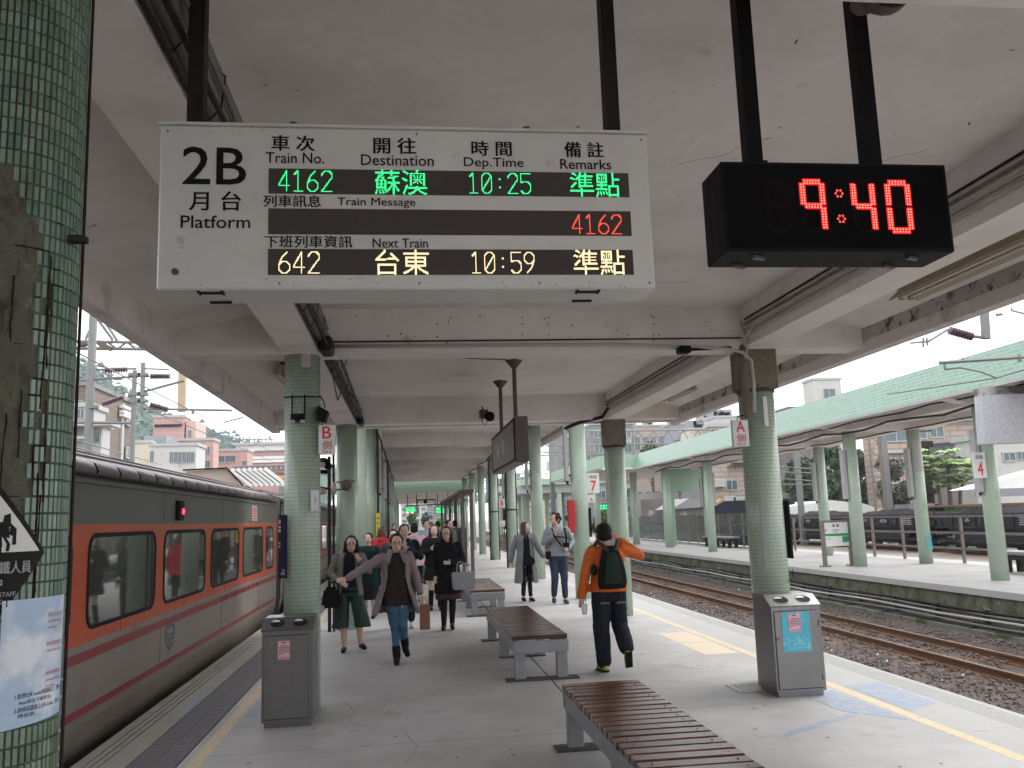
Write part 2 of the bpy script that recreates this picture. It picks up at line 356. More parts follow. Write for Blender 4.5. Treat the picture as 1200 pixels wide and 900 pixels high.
# left edge strip with three grooves, right edge strip with fine ribs
b = MB()
for x0, x1 in ((-2.49, -2.405), (-2.39, -2.345), (-2.33, -2.285), (-2.27, -2.075)): b.box(x0, x1, Y0, Y1, -.30, 0)
b.obj('platform_edge', 'edgeconc', plat)
b = MB(); b.box(-2.48, -2.08, Y0, Y1, -.9, -.014); b.obj('edge_groove', 'joint', plat)
b = MB()
xs = 4.58
for k in range(5): b.box(xs, xs + .034, Y0, Y1, -.3, 0); xs += .042
b.box(xs, 4.87, Y0, Y1, -.3, 0); b.obj('platform_edge', 'edgeconc_r', plat)
b = MB(); b.box(4.56, 4.86, Y0, Y1, -.9, -.010); b.obj('edge_groove', 'ledge', plat)
b = MB(); b.box(4.085, 4.572, Y0, Y1, -.25, 0); b.obj('edge_strip', 'edgeconc_r', plat)
# dark paver strip on the left
b = MB(); b.box(-2.07, -1.70, Y0, Y1, -.2, -.006); b.obj('paver_bed', 'joint', plat)
b = MB(); y = -1.0
while y < 75:
    for q, (a, c) in enumerate(((-2.066, -1.886), (-1.882, -1.704))):
        b.box(a, c, y + .003, y + .054, -.02, random.uniform(-.001, .001))
    y += .058
b.obj('paver_strip', 'paver', plat, kind='stuff')
b = MB(); b.box(-1.69, -1.63, Y0, Y1, -.2, 0); b.obj('edge_strip', 'platform', plat)
# concrete panels between the painted lines
ycuts = [Y0, -40, -20, -10, -4, 1.2, 4.3, 7.15, 10.2, 13.3, 16.6, 20, 24, 28, 33, 38, 44, 50, 57, 65, 75, 90, Y1]
for xa, xb in ((-1.528, 1.47), (1.477, 3.975)):
    for i in range(len(ycuts) - 1):
        o = .0 if xa < 0 else .6
        if i == 0: o = 0
        ya = ycuts[i] + (o if i else 0); yb = ycuts[i + 1] + (o if i + 1 < len(ycuts) - 1 else 0)
        b = MB(); b.box(xa, xb, ya + .004, yb - .004, -.2, 0); b.obj('concrete_panel', 'platform', plat)
b = MB(); b.box(-1.62, 4.2, Y0, Y1, -.2, -.012); b.obj('panel_joint', 'joint', plat)
b = MB(); b.box(-1.63, -1.528, Y0, Y1, -.2, .001); b.obj('yellow_line', 'yellow', plat)
b = MB(); b.box(3.975, 4.085, Y0, Y1, -.2, .001); b.obj('yellow_line', 'yellow', plat)
b = MB()
for k in range(2): b.box(3.50, 3.93, 10.45 + k * 1.03, 11.45 + k * 1.03, .0, .0018)
b.obj('pale_tactile_patch', 'palepatch', plat)
def patchpoly(pts, m, name='painted_mark', z=.0016):
    b = MB(); b.add([(x, y, z) for x, y in pts], [tuple(range(len(pts)))]); b.obj(name, m, plat)
patchpoly([(4.14, 8.25), (4.52, 8.35), (4.50, 7.35), (4.12, 7.15)], 'blue')
patchpoly([(3.55, 8.0), (3.93, 8.1), (3.94, 6.85), (3.60, 7.25)], 'blue')
patchpoly([(-2.20, 9.9), (-2.09, 9.9), (-2.09, 8.6), (-2.20, 8.9)], 'blue')
patchpoly([(-1.50, 9.2), (-1.22, 9.25), (-1.22, 8.35), (-1.50, 8.45)], 'blue')
patchpoly([(2.80, 6.70), (2.83, 6.62), (3.66, 7.12), (3.64, 7.2)], 'blue')
rf = random.Random(21)
for k in range(13):       # hairline cracks and patched spots in the concrete
    x, y = rf.uniform(-1.3, 3.8), rf.uniform(4.5, 24); a = rf.uniform(0, 6.28); n = rf.randint(5, 14); b = MB(); w = rf.uniform(.001, .0022) * (1 + y * .04)
    P0 = []
    for q in range(n):
        P0.append((x, y)); a += rf.uniform(-.5, .5); x += .13 * math.cos(a); y += .13 * math.sin(a)
    P0 = [p for p in P0 if -1.5 < p[0] < 3.95]
    if len(P0) < 3: continue
    V = [];
    for p in P0: V += [(p[0] - w, p[1] - w, .0011), (p[0] + w, p[1] + w, .0011)]
    b.add(V, [(2 * q, 2 * q + 1, 2 * q + 3, 2 * q + 2) for q in range(len(P0) - 1)]); b.obj('hairline_crack', 'crackgrey', plat)
b = MB()
for k in range(260):
    x, y, r_ = rf.uniform(-1.45, 3.9), rf.uniform(4.3, 26), rf.uniform(.008, .022); b.add([(x + r_ * math.cos(q) * rf.uniform(.7, 1.2), y + r_ * math.sin(q) * rf.uniform(.7, 1.2), .0013) for q in (0, 1.05, 2.1, 3.14, 4.2, 5.2)], [(0, 1, 2, 3, 4, 5)])
b.obj('gum_spots', 'crackgrey', plat, kind='stuff')
b = MB()
for k in range(70):
    x, y, r_ = rf.uniform(-1.45, 3.9), rf.uniform(4.3, 22), rf.uniform(.008, .03); b.add([(x + r_ * math.cos(q) * rf.uniform(.5, 1.5), y + r_ * math.sin(q) * rf.uniform(.5, 1.2), .0015) for q in (0, 1.05, 2.1, 3.14, 4.2, 5.2)], [(0, 1, 2, 3, 4, 5)])
b.obj('pale_spots', 'edgeconc_r', plat, kind='stuff')
dr = thing('drain_grate', 'perforated pale metal drain cover beside the right litter bin', 'drain cover', (3.25, 8.4, 0))
b = MB(); b.box(3.08, 3.40, 8.22, 8.62, .002, .008); b.obj('frame', 'drain', dr)
b = MB()
for i in range(9):
    for j in range(7): b.add([(3.11 + j * .04 + q * .022, 8.25 + i * .04 + w * .024, .0095) for q, w in ((0, 0), (1, 0), (1, 1), (0, 1))], [(0, 1, 2, 3)])
b.obj('drain_hole', 'joint', dr)

# ================================================================== canopies
def canopy(name, label, y0, y1, zb, zs, rows, xl=-2.28, xr=4.88, end_at=None):
    t = thing(name, label, 'canopy', (1.3, (y0 + y1) / 2, zb))
    b = MB(); b.box(xl + .02, xr - .02, y0, y1, zs, zs + .16); b.obj('roof_slab', 'ceil', t)
    b = MB(); b.prism([(3.76, zs - .01), (3.76, zs + .05), (xr - .05, zs + .05), (xr - .05, zs - .27)], 'y', y0 + .01, y1 - .01); b.obj('eave_slab', 'ceil', t)
    b = MB(); b.prism([(-1.15, zs - .01), (-1.15, zs + .05), (xl + .05, zs + .05), (xl + .05, zs - .22)], 'y', y0 + .01, y1 - .01); b.obj('eave_slab', 'ceil', t)
    b = MB(); b.box(xr - .145, xr - .10, y0 + .2, y1 - .2, zs - .38, zs - .2); b.obj('damp_strip', 'mold', t)
    for (xa, xb, m) in ((xl - .0, xl + .13, 'fascia'), (xr - .14, xr, 'fascia')):
        b = MB(); b.box(xa, xb, y0 - .003, y1 + .003, zb - .06, zs + .3); b.obj('fascia', m, t)
    for y in rows:
        b = MB(); b.box(xl + .1, xr - .1, y - .17, y + .17, zb, zs + .02); b.obj('cross_beam', 'beam', t)
    b = MB(); b.box(xl + .1, xr - .1, y0 + .0, y0 + .14, zb - .02, zs + .02); b.obj('end_beam', 'beam', t)
    b = MB(); b.box(xl + .1, xr - .1, y1 - .14, y1, zb - .02, zs + .02); b.obj('end_beam', 'beam', t)
    ys = [y0] + list(rows) + [y1]
    for xc in (-1.0, 3.61):
        for i in range(len(ys) - 1):
            b = MB(); b.box(xc - .17, xc + .17, ys[i] + (.17 if i else .14), ys[i + 1] - (.17 if i + 1 < len(ys) - 1 else .14), zb + .012, zs + .02); b.obj('long_beam', 'beam', t)
    return t
rows1 = [-28.6, -22.4, -16.25, -10.05, -3.9, 2.3, 8.58, 14.85]
rows2 = [18.2, 24.4, 30.6, 36.8, 43.0, 49.2, 55.4]
rows3 = [61.6, 67.8, 74, 80.2, 86.4, 92.6]
can1 = canopy('near_canopy', 'low white concrete platform roof overhead with stained peeling beams', -30, 15.25, 3.33, 3.77, rows1)
can2 = canopy('middle_canopy', 'higher white concrete roof continuing behind the low near roof', 16.9, 57.2, 4.26, 4.68, rows2)
can3 = canopy('far_canopy', 'distant low roof with pale green front beam far along the platform', 57.8, 96, 3.56, 4.02, rows3)
b = MB(); b.box(-2.3, 4.9, 57.6, 57.79, 3.54, 4.30); b.obj('front_beam', 'green_paint', can3)
rk = random.Random(31); b = MB()
def eaves_z(x): return 3.77
for k in range(110):      # flaked specks on the roof slab
    x, y = rk.uniform(-.75, 3.35), rk.uniform(2.6, 8.3) if k % 3 else rk.uniform(8.8, 14.6); r_ = rk.uniform(.003, .014); a = rk.uniform(0, 3.14); ca, sa = math.cos(a), math.sin(a)
    b.add([(x + r_ * (u * 1.8 * ca - w * .6 * sa), y + r_ * (u * 1.8 * sa + w * .6 * ca), 3.7688) for u, w in ((-1, 0), (-.3, .8), (.6, .5), (1, -.2), (.2, -.9))], [(4, 3, 2, 1, 0)])
for k in range(60):      # and on the face of the cross beams
    yb_ = 8.41 if k % 3 else 14.68; x, z = rk.uniform(-.7, 3.3), rk.uniform(3.36, 3.72); r_ = rk.uniform(.003, .012)
    b.add([(x + r_ * u * 1.2, yb_ - .0025, z + r_ * w) for u, w in ((-1, 0), (-.3, .8), (.6, .5), (1, -.2), (.2, -.9))], [(0, 1, 2, 3, 4)])
b.obj('flaked_specks', 'crackdark', can1, kind='stuff')
for k in range(6):
    x, y = rk.uniform(-.6, 3.2), rk.uniform(3, 14); a = rk.uniform(0, 6.28); P0 = []
    for q in range(rk.randint(4, 10)): P0.append((x, y, 3.7685)); a += rk.uniform(-.6, .6); x += .08 * math.cos(a); y += .08 * math.sin(a)
    P0 = [p for p in P0 if -.8 < p[0] < 3.4 and not 8.35 < p[1] < 8.8]
    if len(P0) > 2: b = MB(); b.tube(P0, .0010, 4); b.obj('ceiling_crack', 'crackdark', can1)
# damp runs spreading on the beam and slab
# nail stubs, hooks and hairline cracks on the near ceiling
b = MB()
for px in (612, 643, 766):
    for py in (372, 380, 392, 399): 
        p = at(px, py, 8.405); b.ell((p.x, 8.408, p.z), (.008, .006, .008), 6, 4)
b.obj('nail_stub', 'joint', can1)

# ================================================================== columns
def shaft(cx, cy, r, z0, z1, m, parent, name='tiled_shaft', n=28, taper=0.0):
    b = MB(); b.smooth = True; b.lathe(cx, cy, [(r + taper, z0), (r, z1)], n); return b.obj(name, m, parent)
def column(cx, cy, r, z1, label, m='column', group='green tiled columns of the platform roof', cap=None, taper=0.0):
    t = thing('tiled_column', label, 'column', (cx, cy, 0), group)
    shaft(cx, cy, r, 0, z1 - (cap or 0), m, t, taper=taper)
    if cap:
        b = MB(); b.bbox(cx - r * 1.0, cx + r * 1.0, cy - r, cy + r, z1 - cap, z1, .008); b.obj('bare_capital', 'rawconc', t)
        b = MB(); b.lathe(cx, cy, [(r + .012, z1 - cap - .03), (r + .012, z1 - cap + .012)], 24); b.obj('collar', 'joint', t)
    return t
def tubebox(t, cx, cy, z0, z1, w=.075, d=.16):     # slim vertical lamp casing fixed beside a column
    b = MB(); b.bbox(cx - w / 2, cx + w / 2, cy - d / 2, cy + d / 2, z0, z1, .008); b.obj('lamp_casing', 'offwhite', t)
    b = MB(); b.box(cx - .012, cx + .04, cy - .01, cy + .01, z0 - .07, z0); b.box(cx + w / 2 - .002, cx + w / 2 + .05, cy - .02, cy + .02, z0 + .1, z0 + .14); b.obj('bracket', 'darkgrey', t)
# --- left row
colB = column(-1.0, 8.58, .170, 3.34, 'left tiled column behind the left litter bin, with the red letter B sign')
colA = column(3.61, 8.60, .180, 3.34, 'right tiled column behind the right litter bin, with a bare brown top', cap=.42, taper=.008)
b = MB(); b.tube([(3.44, 8.43, 3.36), (3.425, 8.405, 3.2), (3.42, 8.40, 2.75), (3.43, 8.41, 2.62)], [.045, .05, .045, .03], 10); b.obj('drain_pipe', 'rawconc', colA)
b = MB(); b.bbox(3.36, 3.47, 8.40, 8.50, 2.92, 3.32, .01); b.obj('junction_block', 'rawconc', colA)
for z0, z1, a0, a1 in ((2.53, 2.83, -.05, .2), (1.10, 2.0, -.62, -.40), (2.05, 2.42, -.42, -.2)):
    b = MB(); b.smooth = True; b.lathe(3.61, 8.6, [(.1885, z0), (.1875, z1)], 6, -math.pi / 2 + a0, -math.pi / 2 + a1, False); 
    if z0 != 2.05: b.obj('grey_patch', 'stickywhite' if z0 > 2 else 'offwhite', colA)
b = MB(); b.box(3.815, 3.835, 8.50, 8.62, 1.2, 1.78); b.obj('notice_board', 'black', colA)
b = MB(); b.box(3.782, 3.816, 8.55, 8.58, 1.3, 1.33); b.box(3.782, 3.816, 8.55, 8.58, 1.62, 1.65); b.obj('bracket', 'darkgrey', colA)
b = MB(); b.tube([(3.70, 8.40, .98), (3.775, 8.42, 1.02), (3.79, 8.45, 1.10)], .004, 5); b.obj('loose_wire', 'cable', colA)
for k, y in enumerate((14.9,)):
    colC = column(3.60, y, .180, 3.34, 'tiled column with a square brown capital behind the man in orange', cap=.46)
labs = ['tiled column between the orange jacket man and the couple walking', 'tiled column directly behind the couple walking together',
        'tiled column seen under the hanging display case, right of its corner', 'slim tiled column with dark pipes left of the couple',
        'distant tiled column left of the red numeral 8', 'distant tiled column beside the end of the glass shelter', 'last tiled column of the right row before the green beam']
for i, y in enumerate(rows2):
    z = 4.27
    c = column(3.60, y, .172, z, labs[i], 'column_smooth')
    tubebox(c, 3.33, y - .05, 2.42 + .02 * i, 3.62)
    if i == 0:
        b = MB(); b.bbox(3.30, 3.44, y - .25, y - .12, 1.35, 2.02, .01); b.obj('red_box', 'firered', c)
        b = MB(); b.box(3.79, 3.81, y - .1, y + .05, 1.25, 1.85); b.obj('notice_board', 'black', c)
    if i in (2, 3):
        b = MB(); b.tube([(3.40, y - .12, 0), (3.40, y - .12, 4.2)], .03, 6); b.tube([(3.79, y, 0), (3.79, y, 4.2)], .022, 6); b.obj('drain_pipe', 'darkgrey', c)
        b = MB(); b.lathe(3.60, y, [(.18, 1.95), (.18, 2.0)], 20); b.obj('strap', 'darkgrey', c)
for i, y in enumerate(rows3[:5]):
    column(3.6, y, .17, 3.58, 'far right column beyond the green beam', 'column_smooth', group='far columns beyond the green beam')
    column(-1.0, y, .17, 3.58, 'far left column beyond the green beam', 'column_smooth', group='far columns beyond the green beam')
labl = ['third left column with the grey cable drum lamp', 'slender left column touching the third one', 'left column with a yellow sign strip', 'left column behind the red jacket woman',
        'left column fourth from the yellow sign', 'left column fifth from the yellow sign', 'left column sixth from the yellow sign', 'last left column before the green beam']
c = column(-1.0, 14.85, .175, 3.34, labl[0]); col3 = c
b = MB(); b.tube([(-.99, 14.60, 2.32), (-.99, 14.50, 2.32)], .09, 14); b.tube([(-1.15, 14.6, 2.38), (-.99, 14.6, 2.36), (-.85, 14.6, 2.39)], .012, 6); b.obj('round_lamp', 'lampdark', c)
b = MB(); b.tube([(-1.20, 14.6, 0), (-1.20, 14.6, 3.3)], .022, 6); b.tube([(-1.27, 14.6, 0), (-1.27, 14.6, 2.8)], .03, 6); b.obj('downpipe', 'darkgrey', c)
for i, y in enumerate(rows2):
    c = column(-1.0, y, .172, 4.27, labl[i + 1], 'column_smooth' if i else 'column')
    if i: tubebox(c, -.76, y, 2.5, 3.75, .10, .14)
    if i in (1, 3):
        b = MB(); b.tube([(-.80, y - .16, 0), (-.80, y - .16, 4.2)], .035, 6); b.obj('downpipe', 'darkgrey', c)
    if i == 1:
        b = MB(); b.box(-.86, -.76, y - .24, y - .22, 1.30, 1.95); b.obj('yellow_strip_sign', 'yellowsign', c)
        b = MB()
        for k in range(4): b.ell((-.81, y - .242, 1.42 + k * .13), (.02, .004, .03), 6, 4)
        b.obj('sign_mark', 'ink', c)

# ---- the near column, tile by tile
NX, NY, NR = -1.0, 2.26, .170
near = thing('tiled_column', 'big near column with broken tiles, rust streaks and pasted posters', 'column', (NX, NY, 0), 'green tiled columns of the platform roof')
b = MB(); b.smooth = True; b.lathe(NX, NY, [(NR - .006, 0), (NR - .006, 3.34)], 56); b.obj('mortar_core', mat('mortar', (.10, .105, .075), .95, var=.3, vs=9, spots=[((.13, .06, .025), 6, .55, .1)], bump=.4), near)
NT = 70; tw, th = 2 * math.pi * NR / NT, .0395
gm = [mat('glazed_tile', (.165, .245, .19), .22, var=.12, vs=3, spots=[((.10, .11, .06), 4.5, .60, .12)]), mat('glazed_tile_pale', (.205, .285, .225), .2, var=.12, vs=3, spots=[((.13, .14, .08), 4.5, .62, .12)]), mat('glazed_tile_deep', (.125, .205, .16), .25, var=.14, vs=4, spots=[((.09, .10, .05), 4.5, .58, .12)])]
def tile_mesh(kind):
    b = MB(); g = .0011; w = tw / 2 - g; h = th / 2 - g; c = .0018
    def pt(s, z, r): a = s / NR; return (r * math.sin(a), -r * math.cos(a) + NR, z)
    o = [pt(-w, -h, NR - .005), pt(w, -h, NR - .005), pt(w, h, NR - .005), pt(-w, h, NR - .005)]
    q = [pt(-w + c, -h + c, NR), pt(w - c, -h + c, NR), pt(w - c, h - c, NR), pt(-w + c, h - c, NR)]
    b.add(o + q, [(4, 5, 6, 7), (0, 1, 5, 4), (1, 2, 6, 5), (2, 3, 7, 6), (3, 0, 4, 7)]); me = b.mesh('tile', (0, 0, 0)); me.materials.append(gm[kind]); return me
tms = [tile_mesh(k) for k in range(3)]
def hole(a, z):      # the knocked-off patch and its ragged rim
    u = a - .53 + .05 * math.sin(z * 23) + .035 * math.sin(z * 61 + 2)
    if 1.60 < z < 2.58 and -.95 < u < (.30 if z < 2.40 else .30 - (z - 2.40) * 2.2): return True
    if 1.66 < z < 2.28 and .47 < u < .56 and math.sin(z * 17) > -.3: return True
    return False
singles = []; rest = []
nrow = int(3.33 / th)
for i in range(NT):
    a = -math.pi + (i + .5) * 2 * math.pi / NT
    for j in range(nrow):
        z = (j + .5) * th + .01
        if hole(a, z): continue
        d = abs(a - .45)
        (singles if (.2 < a < 1.95 and 1.15 < z < 3.0) else rest).append((a, z))
singles.sort(key=lambda t: abs(t[1] - 1.95) * .6 + abs(t[0] - .75) * .75); rest += singles[300:]; singles = singles[:300]
def tint(): return random.choices((0, 1, 2), (5, 3, 3))[0]
for a, z in singles:
    o = bpy.data.objects.new('tile', tms[tint()]); COL.objects.link(o); o.parent = near
    o.location = (0, 0, z); o.rotation_euler = (random.uniform(-.01, .01), random.uniform(-.01, .01), a)
    o.location = Vector((NR * math.sin(a), -NR * math.cos(a), z)) - Matrix.Rotation(a, 3, 'Z') @ Vector((0, 0, 0))
    # tile meshes are laid out with their face on the origin
b = MB()
for a, z in rest:
    b.cur = tint(); ca, sa = math.cos(a), math.sin(a)
    me = tms[0]; vs = []
    for v in me.vertices:
        x, y = v.co.x, v.co.y; vs.append((NX + NR * sa + ca * x - sa * y, NY - NR * ca + sa * x + ca * y, z + v.co.z))
    b.add(vs, [tuple(p.vertices) for p in me.polygons])
b.obj('tile_remainder', gm, near, kind='stuff')
# exposed backing, rough
b = MB(); nz, na = 60, 26; V = []; 
for i in range(nz + 1):
    z = 1.57 + i * (2.62 - 1.57) / nz
    for k in range(na + 1):
        a = -.45 + k * (1.50) / na
        e = NR - .0045 + .0035 * math.sin(a * 31 + z * 17) * math.sin(z * 43 + a * 9) - (.004 if (i in (0, nz) or k in (0, na)) else 0)
        V.append((NX + e * math.sin(a), NY - e * math.cos(a), z))
b.smooth = True
b.add(V, [(i * (na + 1) + k, i * (na + 1) + k + 1, (i + 1) * (na + 1) + k + 1, (i + 1) * (na + 1) + k) for i in range(nz) for k in range(na)])
b.obj('exposed_backing', mat('exposed_backing', (.115, .115, .085), .95, var=.25, vs=12, spots=[((.055, .045, .03), 9, .55, .12), ((.17, .175, .14), 22, .62, .08), ((.10, .06, .03), 4, .64, .10)], bump=1, bs=45), near)
# black crack streaks running down the rim of the hole
b = MB(); rnd = random.Random(3)
for k in range(10):
    a = rnd.choice((.83, .89, 1.02, .97, 1.0, .70, .55, 1.05)) + rnd.uniform(-.03, .03); z = rnd.uniform(1.75, 2.45); L = rnd.uniform(.10, .45); pts = []
    n = int(L / .02)
    for i in range(n):
        a += rnd.uniform(-.012, .012); pts.append((NX + (NR + .0005) * math.sin(a), NY - (NR + .0005) * math.cos(a), z - i * .02))
    b.tube(pts, [rnd.uniform(.0010, .0028) for _ in pts], 5)
for k in range(24):
    a = rnd.uniform(.5, 1.1); z = .01 + th * rnd.randint(42, 62); a1 = a + rnd.uniform(.05, .2)
    b.tube([(NX + (NR + .0005) * math.sin(a + (a1 - a) * t / 3), NY - (NR + .0005) * math.cos(a + (a1 - a) * t / 3), z) for t in range(4)], rnd.uniform(.001, .0022), 5)
b.obj('crack', 'grime', near)
# side pipe and clip on the far edge
b = MB(); b.tube([(NX + .165, NY + .058, 0), (NX + .165, NY + .058, 3.3)], .004, 6); b.obj('side_cable', 'darkgrey', near)
b = MB(); b.box(NX + .17, NX + .21, NY - .06, NY - .03, 2.42, 2.435); b.obj('clip', 'darkgrey', near)
# ---- diamond notice
cm = cyl_map(NX, NY, NR + .003)
def wrap(mb, poly, m=None, fn=cm, nsub=10):    # a flat outline (angle, z) cut into vertical strips and laid on the column
    xs = [p[0] for p in poly]; a0, a1 = min(xs), max(xs)
    def span(a):
        zs = []
        for i in range(len(poly)):
            (x0, y0), (x1, y1) = poly[i], poly[(i + 1) % len(poly)]
            if min(x0, x1) - 1e-9 <= a <= max(x0, x1) + 1e-9 and abs(x1 - x0) > 1e-9: zs.append(y0 + (y1 - y0) * (a - x0) / (x1 - x0))
        return min(zs), max(zs)
    for i in range(nsub):
        p, q = a0 + (a1 - a0) * i / nsub, a0 + (a1 - a0) * (i + 1) / nsub
        e = (a1 - a0) * 1e-4; s0, s1 = span(p + e), span(q - e)
        mb.add([fn(p, s0[0]), fn(q, s1[0]), fn(q, s1[1]), fn(p, s0[1])], [(0, 1, 2, 3)])
def fnr(dr): return cyl_map(NX, NY, NR + dr)
def ang(px, py):   # the column angle that is seen at a pixel
    r = ray(px, py); ox, oy = -NX, -NY; A = r.x ** 2 + r.y ** 2; B = 2 * (ox * r.x + oy * r.y); Cc = ox * ox + oy * oy - NR ** 2
    D = max(0, B * B - 4 * A * Cc); t = (-B - math.sqrt(D)) / (2 * A); x, y = r.x * t - NX, r.y * t - NY
    return math.atan2(x, -y), CAM_H + r.z * t
dn = thing('diamond_notice', 'black and white diamond work notice pasted on the near tiled column', 'notice', (NX, NY - NR, 1.66))
aR, zc = ang(51, 647); aT = aR - .62; hz = .155
b = MB(); wrap(b, [(aT - .62, zc), (aT, zc - hz), (aR, zc), (aT, zc + hz)], fn=fnr(.0035), nsub=16); b.obj('notice_sheet', 'ink', dn)
b = MB(); k_ = .86; wrap(b, [(aT - .62 * k_, zc + .004), (aR - .62 * (1 - k_), zc + .004), (aT, zc + hz * k_)], fn=fnr(.0045), nsub=16); b.obj('white_field', 'signwhite', dn)
b = MB(); f = fnr(.0055)
for (x, z, w, h) in ((aT + .10, .075, .05, .016), (aT + .04, .055, .10, .02), (aT - .02, .035, .08, .02), (aT + .02, .016, .035, .014), (aT + .16, .05, .03, .012), (aT + .2, .03, .02, .01)):
    b.add([f(x - w, zc + z - h * .5), f(x + w, zc + z - h), f(x + w * .8, zc + z + h), f(x - w * .7, zc + z + h * .7)], [(0, 1, 2, 3)])
for (x0, z0, x1, z1) in ((aT + .04, .05, aT + .13, .022), (aT + .13, .022, aT + .12, .006), (aT - .02, .04, aT + .04, .008), (aT + .12, .07, aT + .20, .055), (aT + .2, .055, aT + .19, .02)):
    b.add([f(x0 - .02, zc + z0), f(x0 + .02, zc + z0), f(x1 + .02, zc + z1), f(x1 - .02, zc + z1)], [(0, 1, 2, 3)])
b.obj('worker_pictogram', 'ink', dn)
b = MB(); text(b, '臺鐵人員', aT - .09, aT + .42, zc - .044, zc - .016, fnr(.0055), .01); text(b, '作業中', aT - .34, aT + .08, zc - .076, zc - .052, fnr(.0055), .01)
text(b, 'TRA STAFF', aT - .10, aT + .24, zc - .094, zc - .084, fnr(.0055), .01); text(b, 'WORKING', aT - .16, aT + .09, zc - .110, zc - .100, fnr(.0055), .01); b.obj('lettering', 'offwhite', dn)
# ---- sky-blue poster (its QR squares are left out)
po = thing('poster', 'sky blue leaflet with pink lines pasted under the diamond notice', 'poster', (NX, NY - NR, 1.4))
a1, zt = ang(73, 702); a0, _ = ang(2, 712); a1 = max(a1, 1.0)
zt, zb_ = 1.555, 1.285
b = MB(); wrap(b, [(a0, zb_ - .012), (a1, zb_), (a1, zt), (a0, zt - .0)], fn=fnr(.0035), nsub=16); b.obj('sheet', 'posterblue', po)
b = MB()
wa = a1 - a0
rq = random.Random(5)
for k in range(3):      # three short captions, too small in the photograph to read
    for q in range(3 if k != 1 else 2):
        z = zt - .045 - k * .066 - q * .014; hh = .009 if q == 0 else .0045; x = a0 + wa * .62
        while x < a0 + wa * (.92 if q < 2 else .80):
            w_ = rq.uniform(.02, .035) if q == 0 else rq.uniform(.012, .02)
            for s_ in range(3): wrap(b, [(x, z + s_ * hh / 3), (x + w_, z + s_ * hh / 3), (x + w_, z + s_ * hh / 3 + hh * .14), (x, z + s_ * hh / 3 + hh * .14)], fn=fnr(.0045), nsub=1)
            wrap(b, [(x + w_ * .45, z), (x + w_ * .6, z), (x + w_ * .6, z + hh), (x + w_ * .45, z + hh)], fn=fnr(.0047), nsub=1)
            x += w_ * 1.25
b.obj('pink_lettering', mat('pink_ink', (.55, .12, .22), .5, var=0), po)
b = MB(); text(b, '1.如無QR code掃描程式，請至', a0 + wa * .2, a0 + wa * .97, zb_ + .052, zb_ + .064, fnr(.0045)); text(b, 'App商店下載程式。', a0 + wa * .25, a0 + wa * .75, zb_ + .038, zb_ + .048, fnr(.0045))
text(b, '2.請掃描畫面上QR Code，即可', a0 + wa * .2, a0 + wa * .95, zb_ + .022, zb_ + .034, fnr(.0045)); text(b, '時刻表。', a0 + wa * .25, a0 + wa * .5, zb_ + .010, zb_ + .020, fnr(.0045)); b.obj('small_print', 'ink', po)

# ---- fittings on the left column B
b = MB(); b.tube([(-1.0 + .178 * math.cos(t), 8.58 + .178 * math.sin(t), 2.93 + .02 * math.sin(t)) for t in [k * math.pi / 12 for k in range(25)]], .007, 5); b.obj('strap_cable', 'cable', colB)
b = MB(); b.smooth = True; b.lathe(-1.0, 8.58, [(.176, 3.20), (.176, 3.33)], 6, -math.pi / 2 + .05, -math.pi / 2 + .55, False); b.obj('paper_scrap', 'conduit', colB)
fl = thing('twin_lamp', 'small black twin lamp bracket strapped to the left column', 'lamp', (-1.02, 8.38, 2.7))
b = MB(); b.box(-1.085, -.955, 8.36, 8.42, 2.68, 2.745); b.obj('housing', 'black', fl)
b = MB(); b.box(-1.09, -1.045, 8.35, 8.40, 2.655, 2.683); b.box(-.995, -.95, 8.35, 8.40, 2.655, 2.683); b.obj('lamp_end', 'offwhite', fl)
b = MB(); b.box(-1.083, -1.070, 8.398, 8.408, 2.745, 2.93); b.box(-.965, -.952, 8.398, 8.408, 2.745, 2.93); b.obj('bracket', 'black', fl)
sp = thing('box_speaker', 'black box speaker on the side of the left column above the B sign', 'speaker', (-.79, 8.42, 2.72))
b = MB(); b.prism([(-.835, 2.68), (-.765, 2.66), (-.735, 2.76), (-.835, 2.82)], 'y', 8.36, 8.52); b.obj('cabinet', 'black', sp)
b = MB(); b.tube([(-.82, 8.40, 2.92), (-.78, 8.40, 2.86), (-.77, 8.42, 2.80)], .006, 5); b.obj('wire', 'cable', sp)
b = MB(); b.box(-.90, -.83, 8.395, 8.41, 1.83, 2.02); b.obj('white_notice', 'stickywhite', colB)
b = MB(); b.box(-.862, -.858, 8.392, 8.394, 1.88, 1.96); b.box(-.862, -.845, 8.392, 8.394, 1.925, 1.93); b.obj('notice_mark', 'cablegrey', colB)
nv = thing('vertical_name_sign', 'narrow navy upright sign on the side of the left column', 'sign', (-1.15, 8.42, 1.5))
b = MB(); b.box(-1.195, -1.115, 8.402, 8.418, 1.22, 1.80); b.obj('panel', 'navy', nv)
b = MB(); text(b, 'ng', 0, 1, 0, 1, lambda u, w: (-1.172 + (1 - w) * .036 if False else -1.172 + w * .036, 8.4, 1.25 + .05 * (1 - u)))
for z, h in ((1.72, .035), (1.68, .02), (1.64, .03)): b.box(-1.193, -1.176, 8.399, 8.401, z, z + h)
for z in (1.50, 1.53): b.box(-1.193, -1.178, 8.399, 8.401, z, z + .018)
b.obj('lettering', 'offwhite', nv)

